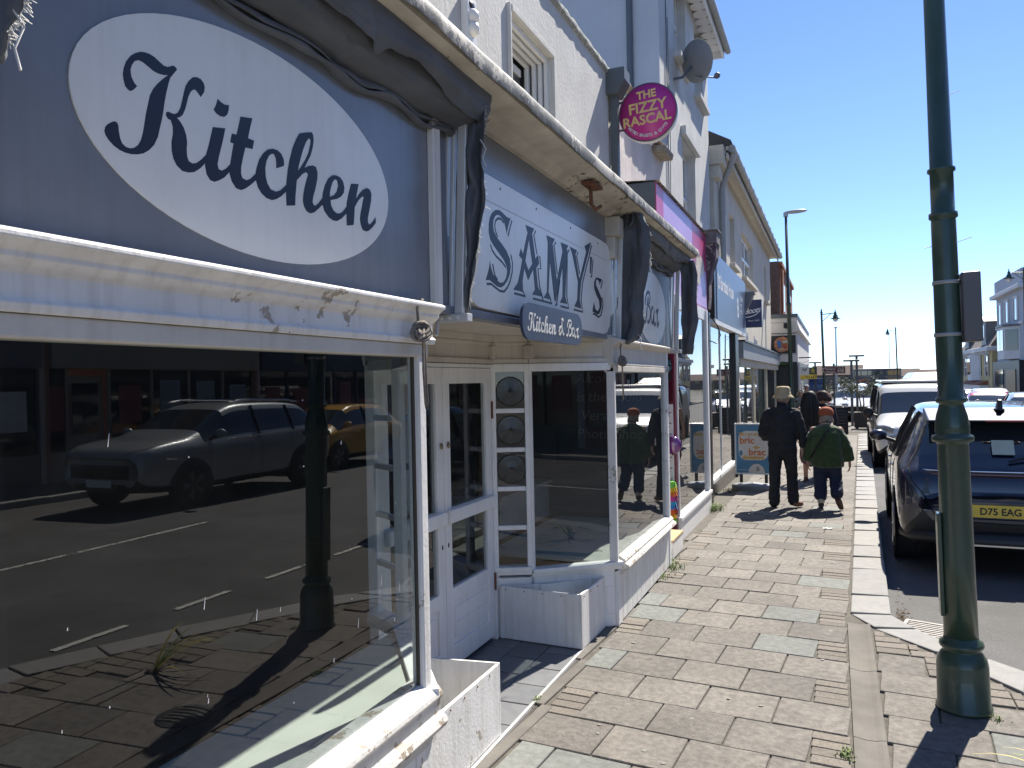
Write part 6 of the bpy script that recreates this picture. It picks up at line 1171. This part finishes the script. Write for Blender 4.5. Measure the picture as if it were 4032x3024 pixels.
for x in (-.2,.2): ob('foot',MB().box(x-.05,x+.05,-.25,.25,0,.062),m_dgrey,tp)
def tree(label,x,y,z0,h,rx,n,leafM,trunkr=.03,seed=3,leaf=.07):
    r_=random.Random(seed); T=thing('small_tree',label,'tree',(x,y,z0)); t=MB(); tips=[]
    def grow(p,d,L,rad,dep):
        q=p+d*L; mid=p.lerp(q,.5)+Vector((r_.uniform(-1,1),r_.uniform(-1,1),0))*L*.06; t.tube([p,mid,q],[rad,rad*.85,rad*.7],6,cap=False)
        if dep==0: tips.append((p,q)); return
        for k in range(3 if dep>1 else 4):
            a=r_.uniform(0,2*PI); e=r_.uniform(.4,.95); ax=d.orthogonal(); ax.rotate(Matrix.Rotation(a,3,d)); grow(q,(d*math.cos(e)+ax*math.sin(e)).normalized(),L*r_.uniform(.6,.82),rad*.62,dep-1)
            if dep==1: tips.append((p,q))
    for k in range(2): grow(Vector((r_.uniform(-.03,.03),0,0)),Vector((r_.uniform(-.15,.15),r_.uniform(-.15,.15),1)).normalized(),h*.40,trunkr,3)
    ob('trunk',t,mat('bark_grey',(.10,.085,.065),.95,var=.3,vs=30),T); c=MB()
    for k in range(n):
        p,q=r_.choice(tips); o=p.lerp(q,r_.random())+Vector((r_.gauss(0,.10),r_.gauss(0,.10),r_.gauss(0,.10)))*rx; a=Vector((r_.uniform(-1,1),r_.uniform(-1,1),r_.uniform(-.6,1))).normalized(); b_=a.orthogonal().normalized()*leaf*.22; L=leaf*r_.uniform(.6,1.2); c.add([o,o+a*L*.5+b_,o+a*L,o+a*L*.5-b_],[(0,1,2,3)])
    ob('crown',c,leafM,T); return T
m_olive=mat('olive_leaf',(.085,.105,.055),.7,var=.4,vs=9); m_leaf=mat('hedge_leaf',(.05,.085,.03),.7,var=.4,vs=5)
tree('small grey green olive tree in the black planter',.98,33.2,zg(33.2)+.66,1.5,1.0,2600,m_olive,.035,5,.075)
tree('small street tree beside the blue kiosk',-.65,43.2,zg(43),2.0,1.0,900,m_olive,.03,9,.10)
sg=thing('brown_sign','brown finger sign reading Marlipins Museum with a walking figure','sign',(-.02,28.6,zg(28.6))); ob('pole',MB().tube([(0,0,0),(0,0,2.48)],.035,10),m_dgrey,sg)
m_brn=mat('tourist_brown',(.10,.018,.012),.4)
pl_=ob('panel',MB().prism([(-.40,2.25),(-.29,2.12),(.36,2.12),(.36,2.37),(-.29,2.37)],-.05,-.035,'y'),m_brn,sg); ob('border',MB().tube([(-.385,-.052,2.25),(-.285,-.052,2.355),(.345,-.052,2.355),(.345,-.052,2.135),(-.285,-.052,2.135),(-.385,-.052,2.25)],.006,4),m_pw,pl_)
text('Marlipins',.085,m_pw,pl_,(-.115,-.052,2.26),'-y',off=.001); text('Museum',.085,m_pw,pl_,(-.105,-.052,2.165),'-y',off=.001)
ob('arrow',MB().tube([(-.30,-.052,2.32),(-.36,-.052,2.25),(-.30,-.052,2.18)],.010,4),m_pw,pl_); ob('walker',MB().ell((.285,-.052,2.335),.016,.004,.016,8,6).tube([(.285,-.052,2.31),(.28,-.052,2.24),(.31,-.052,2.16)],.011,5).tube([(.28,-.052,2.24),(.25,-.052,2.16)],.011,5).tube([(.255,-.052,2.25),(.285,-.052,2.29),(.32,-.052,2.25)],.008,5),m_pw,pl_); ob('museum_mark',MB().tube([(.13,-.052,2.17),(.13,-.052,2.27),(.18,-.052,2.32),(.23,-.052,2.27),(.23,-.052,2.17),(.13,-.052,2.17)],.008,4),m_pw,pl_)
text('M',.10,m_pw,pl_,(.18,-.052,2.185),'-y')
# white building with black ground floor, signs on it
WB=building('white_building','white building with black ground floor and oval picture sign narrowing the pavement','building',(-1.7,30,zg(30)))
m_wb=mat('white_wall',(.66,.65,.64),.85,var=.06,vs=2,streak=.2,dirtcol=(.45,.43,.40))
part(WB,'wall',MB().box(-7,-1.24,30.2,44,2.35,3.98),m_wb); part(WB,'black_front',MB().box(-7,-1.26,30.22,44,-.6,2.349),m_black); part(WB,'cornice',MB().prism([(-1.3,3.46),(-1.16,3.46),(-1.13,3.50),(-1.22,3.75),(-1.26,3.98),(-1.3,3.98)],30.1,44.2,'y'),m_wb,bev=.01); part(WB,'roof_edge',MB().box(-7,-1.22,30.1,44.2,3.981,4.12),m_dgrey)
part(WB,'end_band',MB().box(-7,-1.245,30.15,30.199,3.84,3.98),m_wb)
pc=part(WB,'picture_board',MB().box(-2.25,-1.30,30.12,30.19,2.68,3.33),m_trim)
def disc(cx,cz,rx,rz,y,M,n=28,name='picture'): return part(WB,name,MB().prism([(cx+rx*math.cos(2*PI*k/n),cz+rz*math.sin(2*PI*k/n)) for k in range(n)],y,y+.01,'y'),M,pc)
disc(-1.77,3.0,.285,.285,30.105,mat('picture_orange',(.50,.22,.12),.6,var=.7,vs=7))
for (x,z,rx,rz,c) in ((-1.88,3.06,.08,.09,(.06,.16,.42)),(-1.86,2.94,.07,.07,(.05,.14,.36)),(-1.66,3.10,.10,.05,(.45,.50,.42)),(-1.68,2.92,.09,.09,(.38,.10,.05)),(-1.78,2.82,.12,.04,(.55,.42,.30))): disc(x,z,rx,rz,30.098-.004*rx,mat('pic_%.2f_%.2f'%(c[0],c[2]),c,.6,var=.4,vs=14),14)
part(WB,'floodlight',MB().box(-1.70,-1.56,29.95,30.08,3.60,3.78).tube([(-1.63,30.2,3.6),(-1.63,30.02,3.58),(-1.63,30.0,3.66)],.02,6),m_trim); part(WB,'lamp_rail',MB().tube([(-2.2,29.95,3.40),(-1.25,29.95,3.40)],.015,6).tube([(-2.0,30.2,3.42),(-2.0,29.95,3.40)],.012,6),m_trim); part(WB,'shop_light',MB().ell((-1.75,29.92,3.38),.06,.05,.03,10,6),m_galv)
part(WB,'white_panel',MB().box(-2.3,-1.262,30.18,30.21,2.35,2.66),m_wb); part(WB,'drainpipe',MB().tube([(-1.22,30.4,2.3),(-1.22,30.4,-.3)],.05,8),m_wb); part(WB,'hanging_basket',MB().ell((-1.75,29.95,2.28),.16,.12,.09,12,8),m_leaf)
hs=thing('hanging_sign','white shaped hanging board with green squares on a scroll bracket','sign',(-1.24,31,1.9)); HS=(hs,Matrix.Translation((1.24,-31,-1.9)))
part(HS,'board',MB().prism(rrect(-1.20,-.88,1.85,2.17,.05,4,.05),30.98,31.02,'y'),m_wb); part(HS,'bracket',MB().tube([(-1.24,31,2.24),(-.88,31,2.24)],.012,6).tube([(-1.24,31,2.36),(-1.0,31,2.33),(-.86,31,2.42)],.008,5).tube([(-1.24,31,2.52),(-.80,31,2.52)],.03,6),m_dgrey)
for x,z in ((-1.08,2.06),(-1.02,2.02),(-.98,2.08)): part(HS,'green_square',MB().box(x-.025,x+.025,30.974,30.98,z-.03,z+.03),mat('print_green',(.02,.10,.06),.5))
tl=thing('to_let_board','dark green and yellow TO LET board on the white building','sign',(-1.24,31.6,1.7)); TL=(tl,Matrix.Translation((1.24,-31.6,-1.7)))
part(TL,'board',MB().box(-1.24,-.62,31.58,31.62,1.69,2.15),mat('agent_green',(.03,.045,.03),.5)); part(TL,'yellow_panel',MB().box(-1.23,-.63,31.572,31.58,1.70,1.87),mat('agent_yellow',(.68,.50,.05),.5)); ptext(TL,'TO LET',.13,m_ink,(-.84,31.5695,1.735),'-y',off=.003); ptext(TL,'B',.22,MATS['agent_yellow'],(-.76,31.578,1.94),'-y'); part(TL,'pole',MB().tube([(-1.24,31.6,1.9),(-1.3,31.6,1.9)],.02,5),m_wb)
# brick building beyond, blue kiosk, post box
BB=building('brick_building','red brick building rising behind the white building','building',(-2.0,33,zg(33)))
m_brick=mat('red_brick',(.30,.12,.065),.9,var=.25,vs=8,bump=.4,bs=60)
part(BB,'wall',MB().box(-8,-1.98,33.2,43,3.5,6.35),m_brick); part(BB,'end_wall',MB().box(-8,-2.02,33.0,33.19,3.5,6.5),mat('shaded_brick',(.10,.065,.055),.9,var=.25,vs=8)); part(BB,'pier',MB().box(-2.0,-1.90,33.6,34.2,3.5,6.3),m_brick); part(BB,'cornice',MB().box(-8,-1.88,33.1,43,6.351,6.5),m_brick)  # end wall turned from the sun: its shade is put into a darker brick colour
for y in (35.2,37.6,40): w_=part(BB,'window',MB().box(-1.985,-1.97,y,y+1,4.6,5.8),m_cglass); part(BB,'sill',MB().box(-1.97,-1.90,y-.1,y+1.1,4.5,4.6),m_wb,w_)
KI=thing('kiosk','blue panelled kiosk at the far end of the left pavement','kiosk',(-1.05,46,zg(46))); m_kb=mat('kiosk_blue',(.015,.045,.17),.4,var=.15,vs=3)
ob('body',MB().box(-.45,.45,-.9,.9,0,2.05),m_kb,KI,.02); ob('roof',MB().box(-.5,.5,-.95,.95,2.05,2.13),m_kb,KI); 
for k in range(3): ob('panel',MB().box(-.40+.28*k,-.16+.28*k,-.925,-.9,.3,1.8),mat('kiosk_poster',(.06,.12,.26),.3,var=.5,vs=4),KI)
PBX=thing('post_box','red pillar post box beside the pavement','post box',(-.42,42.2,zg(42.2))); m_pb2=mat('post_red',(.35,.014,.012),.35,coat=.4)
ob('pillar',MB().lathe([(.20,0),(.20,.12),(.17,.14),(.17,1.20),(.19,1.22)],n=20),m_pb2,PBX); ob('cap',MB().lathe([(.21,1.22),(.21,1.27),(.12,1.34),(.001,1.36)],n=20),m_pb2,PBX); ob('slot',MB().box(-.09,.09,-.178,-.165,1.06,1.10),m_black,PBX); ob('notice_plate',MB().box(-.06,.06,-.178,-.168,.78,.95),m_paper,PBX)
for x,y,h,l in ((.15,70,6.5,'slim grey mast far beyond the brown sign'),(8.9,150,9.5,'thin distant mast above the far traffic')):
    mk=thing('mast',l,'mast',(x,y,zg(y))); ob('pole',MB().tube([(0,0,0),(0,0,h)],[.09,.05],8),m_galv,mk); ob('head',MB().tube([(-.12,0,h),(.12,0,h+.06)],.06,6),m_galv,mk)
# far low houses closing the view
m_tile_r=mat('clay_roof',(.065,.038,.032),.9,var=.2,vs=1); m_hw=mat('far_wall',(.16,.13,.11),.9,var=.15,vs=.5)
for k,(x,w,y,h,l) in enumerate(((-9,8,135,4.2,'low far house with clay roof left of the slim mast'),(0.5,8,150,4.4,'low far house with clay roof behind the potted tree'),(10,9,160,3.6,'low far house with clay roof behind the bus'),(-19,9,130,5,'low far house with clay roof behind the white building'),(21,10,170,3.4,'low far house with clay roof at the end of the right hand terrace'))):
    B=building('far_house',l,'house',(x,y,zg(y))); z0=zg(y); part(B,'wall',MB().box(x-w/2,x+w/2,y,y+7,z0,z0+h*.6),m_hw); part(B,'roof',MB().prism([(y-.4,z0+h*.6),(y+7.4,z0+h*.6),(y+3.5,z0+h)],x-w/2-.3,x+w/2+.3,'x'),m_tile_r)
    for j in range(3): part(B,'window',MB().box(x-w/3+j*w/3-.5,x-w/3+j*w/3+.5,y-.03,y-.0,z0+1.2,z0+2.2),m_cglass)
sea=ob('sea_wall',MB().box(-60,60,200,201,-.9,1.55),mat('pale_green_wall',(.30,.36,.33),.8,var=.1,vs=.2)); tag(sea,'long low pale wall across the far end of the street','wall')
# ================================================================ right hand terrace (seen at the far right, and in the windows)
def shopfront(name,label,y0,y1,H,wallc,frontc,seed,x=11.6,depth=8):
    r_=random.Random(seed); B=building(name,label,'building',(x,y0,0)); z0=-.7; nm=name+str(seed); mw=mat('wall_'+nm,wallc,.9,var=.08,vs=1.5,streak=.2,dirtcol=tuple(c*.6 for c in wallc)); mf=mat('front_'+nm,frontc,.4,var=.1)
    nb=max(2,int((y1-y0)/2.2)); wins=[]
    for fl in range(2 if H>6.2 else 1):
        for k in range(nb): c=y0+(k+.5)*(y1-y0)/nb; wins.append((c-.5,c+.5,3.5+fl*2.5,5.0+fl*2.5))
    part(B,'upper_wall',(lambda m:m)(holes_wall(x,x+.25,y0,y1,2.8,H,wins)),mw); part(B,'side_wall',MB().box(x+.26,x+depth,y0+.01,y0+.2,z0,H).box(x+.26,x+depth,y1-.2,y1-.01,z0,H),mw); part(B,'roof',MB().quad((x-.3,y0,H),(x-.3,y1,H),(x+depth/2,y1,H+2.2),(x+depth/2,y0,H+2.2)),m_tile_r); part(B,'cornice',MB().box(x-.28,x,y0,y1,H-.25,H),mw,bev=.03)
    for w in wins:
        q=part(B,'window',MB().quad((x+.12,w[1],w[2]),(x+.12,w[0],w[2]),(x+.12,w[0],w[3]),(x+.12,w[1],w[3])),m_cglass); part(B,'frame',MB().box(x+.08,x+.14,w[0],w[0]+.08,w[2],w[3]).box(x+.08,x+.14,w[1]-.08,w[1],w[2],w[3]).box(x+.08,x+.14,w[0]+.08,w[1]-.08,w[3]-.08,w[3]).box(x+.08,x+.14,w[0]+.08,w[1]-.08,(w[2]+w[3])/2-.04,(w[2]+w[3])/2+.04),m_pvc,q); part(B,'sill',MB().box(x-.08,x,w[0]-.1,w[1]+.1,w[2]-.1,w[2]),mw,q)
    part(B,'fascia',MB().box(x-.22,x-.02,y0+.1,y1-.1,2.25,2.78),mf,bev=.02)
    d0=y0+.35+r_.random()*(y1-y0-2.0)
    def seg(a,b):
        if b-a<.4: return
        q=part(B,'shop_window',MB().quad((x-.03,b,.55),(x-.03,a,.55),(x-.03,a,2.25),(x-.03,b,2.25)),m_cglass); part(B,'stall_riser',MB().box(x-.10,x,a,b,z0,.55),mf,q)
        n=max(1,round((b-a)/1.1))
        for k in range(n+1): part(B,'mullion',MB().box(x-.08,x,a+(b-a)*k/n-.03,a+(b-a)*k/n+.03,.55,2.25),mf,q)
        for k in range(n):
            if r_.random()<.75: c=a+(k+.5)*(b-a)/n; part(B,'poster',MB().box(x-.045,x-.035,c-.3,c+.3,.95+r_.random()*.2,1.75+r_.random()*.3),mat('poster_%d'%r_.randrange(5),[(.55,.54,.5),(.22,.06,.06),(.38,.34,.24),(.20,.24,.30),(.45,.45,.5)][r_.randrange(5)],.6),q)
    seg(y0+.1,d0); seg(d0+1.0,y1-.1)
    D=part(B,'door',MB().box(x+.05,x+.10,d0+.06,d0+.94,-.1,2.1),mf); part(B,'door_glass',MB().box(x+.03,x+.048,d0+.2,d0+.8,.9,1.95),m_cglass,D)
    part(B,'pier',MB().box(x-.12,x,y0,y0+.1,z0,2.8),mw); part(B,'pier',MB().box(x-.12,x,y1-.1,y1,z0,2.8),mw); return B
W_=(.50,.48,.44)
for i,(y0,y1,H,wc,fc,l) in enumerate(((-9,-2,6.0,W_,(.05,.08,.06),'terrace shop with dark green front, first in the row across the road'),(-2,4.2,7.4,(.42,.40,.37),(.16,.03,.04),'terrace shop with wine red front across the road'),(4.2,10.5,6.4,(.46,.42,.36),(.13,.13,.15),'terrace shop with charcoal front across the road from the Kitchen window'),(10.5,16.6,7.2,(.35,.17,.11),(.30,.28,.22),'brick terrace shop with stone coloured front across the road'),(16.6,24,6.2,W_,(.02,.04,.09),'terrace shop with navy front behind the yellow hatchback'),(24,33,7.6,(.44,.42,.40),(.12,.05,.02),'terrace shop with brown front in the middle of the row across the road'),(33,45,6.6,(.40,.36,.28),(.06,.06,.06),'wide terrace shop with black front farther along across the road'),(45,58.5,7.0,(.36,.38,.42),(.03,.03,.035),'terrace shop next to the grey house, black shopfront with orange interior'))):
    shopfront('terrace_shop',l,y0,y1,H,wc,fc,40+i)
# grey stucco house
GH=building('grey_house','tall grey stucco house with parapet and white bay window','house',(11.4,59,zg(60))); m_gh=mat('grey_stucco',(.40,.42,.46),.9,var=.06,vs=1)
part(GH,'wall',MB().box(11.4,19,59,68,-.7,7.6),m_gh); part(GH,'parapet',MB().box(11.3,19,58.9,68.1,7.6,8.6),m_gh); part(GH,'cornice',MB().box(11.0,19,58.7,68.4,7.30,7.59),m_wb,bev=.05); part(GH,'string_course',MB().box(11.3,11.4,59,68,5.0,5.15),m_wb)
for y in (60.6,63.5,66): w_=part(GH,'window',MB().box(11.34,11.39,y,y+1,5.35,6.8),m_cglass); part(GH,'frame',MB().box(11.30,11.39,y-.12,y,5.3,6.95).box(11.30,11.39,y+1,y+1.12,5.3,6.95).box(11.30,11.39,y,y+1,6.801,6.95),m_wb,w_)
part(GH,'end_window',MB().box(11.9,12.6,58.97,58.99,5.4,6.7),m_cglass)
by=part(GH,'bay',MB().prism([(11.4,60.2),(10.6,60.9),(10.6,63.1),(11.4,63.8)],2.7,4.9,'z'),m_wb); part(GH,'bay_roof',MB().prism([(11.4,60.0),(10.5,60.8),(10.5,63.2),(11.4,64.0)],4.9,5.05,'z'),m_dgrey,by)
for a,b_ in (((11.3,60.27),(10.68,60.82)),((10.58,61.0),(10.58,61.95)),((10.58,62.05),(10.58,63.0))): part(GH,'bay_window',MB().wallbox(a,b_,3.3,4.7,.02,off=.0),m_cglass,by)
part(GH,'shopfront',MB().box(11.1,11.39,59,68,-.7,2.6),mat('near_black_front',(.02,.02,.024),.4)); part(GH,'shop_window',MB().box(11.05,11.09,60,63,.0,2.0),mat('amber_room',(.22,.12,.03),.4)); part(GH,'shop_window',MB().box(11.05,11.09,64,67,.0,2.0),m_cglass)
# yellow mansard house
YH=building('yellow_house','pale yellow corner house with slate mansard, dormers and white windows','house',(11.1,78,zg(78))); m_yh=mat('yellow_stucco',(.50,.40,.20),.9,var=.06,vs=1)
part(YH,'wall',MB().box(11.1,18,68.3,84,-.8,3.5),m_yh); part(YH,'eaves',MB().box(10.75,18.2,68.3,84.3,3.5,3.85),m_wb,bev=.04)
for k in range(14): part(YH,'bracket',MB().box(10.82,11.08,69+k*1.1,69.25+k*1.1,3.25,3.499),m_wb)
part(YH,'mansard',MB().prism([(11.0,3.85),(18,3.85),(18,6.3),(12.7,6.3)],68.5,84,'y'),mat('brown_slate',(.12,.10,.085),.85,var=.25,vs=2)); 
for y in (71,79.5): 
    d_=part(YH,'dormer',MB().box(11.15,13.4,y,y+2.0,4.0,5.9),m_dgrey); part(YH,'dormer_roof',MB().prism([(y-.2,5.9),(y+2.2,5.9),(y+1.0,6.35)],11.0,13.5,'x'),mat('pale_lead',(.55,.52,.42),.6),d_); part(YH,'dormer_window',MB().box(11.10,11.149,y+.3,y+1.7,4.5,5.7),m_wb,d_); part(YH,'pane',MB().box(11.08,11.099,y+.45,y+.95,4.6,5.6).box(11.08,11.099,y+1.05,y+1.55,4.6,5.6),m_cglass,d_)
ch_=part(YH,'chimney',MB().box(13.3,14.3,75,76.4,5,7.7),mat('chimney_brick',(.20,.15,.11),.9,var=.2,vs=4)); part(YH,'chimney_pot',MB().lathe([(.14,7.7),(.12,8.4)],(13.8,75.7,0),10),m_brick,ch_)
for y in (69.6,73,76.5,80,82.4): w_=part(YH,'window',MB().box(11.05,11.09,y,y+1.2,1.6,3.1),m_cglass); part(YH,'frame',MB().box(11.0,11.049,y-.15,y,1.5,3.2).box(11.0,11.049,y+1.2,y+1.35,1.5,3.2).box(11.0,11.049,y,y+1.2,3.101,3.2).box(11.0,11.049,y,y+1.2,2.3,2.4),m_wb,w_)
b2=part(YH,'bay',MB().prism([(11.1,73.6),(10.5,74.2),(10.5,75.8),(11.1,76.4)],1.2,3.3,'z'),m_wb); part(YH,'bay_glass',MB().box(10.46,10.499,74.3,75.7,1.7,3.0),m_cglass,b2)
part(YH,'porch_roof',MB().prism([(10.3,.9),(11.1,1.2),(11.1,.9)],70,80,'y'),m_brick); part(YH,'porch_screen',MB().box(10.5,11.09,70,80,-.8,.85),m_wb)
# ================================================================ weeds and grasses
def tuft(label,x,y,n,h,M,sx=.06,seed=1,name='weed'):
    r_=random.Random(seed); T=thing(name,label,'weed',(x,y,zg(y)-.004)); b=MB()
    for k in range(n):
        a=r_.uniform(0,2*PI); p=Vector((r_.gauss(0,sx),r_.gauss(0,sx*1.6),0)); L=h*r_.uniform(.5,1.1); d=Vector((math.cos(a)*.45,math.sin(a)*.45,1)).normalized(); w=.0035; q=Vector((-math.sin(a),math.cos(a),0))*w; e=p+d*L*.6; t_=p+d*L+Vector((math.cos(a),math.sin(a),-.6))*L*.3
        b.add([p-q,p+q,e+q*.8,e-q*.8],[(0,1,2,3)]); b.add([e-q*.8,e+q*.8,t_],[(0,1,2)])
    tag(ob('blades',b,M,T),kind='stuff'); ob('roots',MB().ell((0,0,0),sx*.8,sx*1.2,.008,10,5),m_joint,T); return T
m_weed=mat('weed_green',(.13,.20,.035),.7,var=.35,vs=30)
tuft('grassy weed tuft at the foot of the charity shop wall',-1.60,11.0,190,.12,m_weed,.075,2); tuft('small leafy weed at the base of the white boards below the Bar window',-1.47,7.35,120,.07,m_weed,.06,3); tuft('low weed in the pavement joint in front of the small planter boards',-1.50,6.95,70,.05,m_weed,.05,4)
tuft('dry weed by the black pilaster of the charity shop',-1.62,13.05,60,.07,mat('dry_weed',(.22,.19,.06),.8,var=.3,vs=20),.06,6); tuft('tiny weed in the joint beside the concrete channel',.02,3.95,50,.035,m_weed,.02,7); tuft('tiny weed at the grey tile edge of the entrance',-1.585,4.05,30,.03,m_weed,.015,8); tuft('sprig of weed at the foot of the green lamp post',.74,4.62,26,.03,m_weed,.02,9)
og=thing('ornamental_grass','arching yellow green ornamental grass leaning in beside the green lamp post','grass',(1.05,3.62,0)); r_=random.Random(11)
ob('root_ball',MB().ell((0,0,.0),.05,.05,.02,12,6),m_joint,og)
for k in range(13):
    a=PI*.75+r_.gauss(0,.75); L=r_.uniform(.30,.56); z=r_.uniform(.10,.24); b=MB(); pts=[]; ws=[]
    for m_ in range(9): t_=m_/8; pts.append((math.cos(a)*L*t_,math.sin(a)*L*t_,z*math.sin(PI*.62*t_)*1.05)); ws.append(.008*(1-t_**2)+.001)
    q=Vector((-math.sin(a),math.cos(a),0)); b.add([tuple(Vector(p)+q*w) for p,w in zip(pts,ws)]+[tuple(Vector(p)-q*w) for p,w in zip(pts,ws)],[(i,i+1,i+10,i+9) for i in range(8)],0,True); ob('leaf_blade',b,mat('blade_yellow',(.36,.30,.05),.6,var=.3,vs=9) if k%3 else m_weed,og)
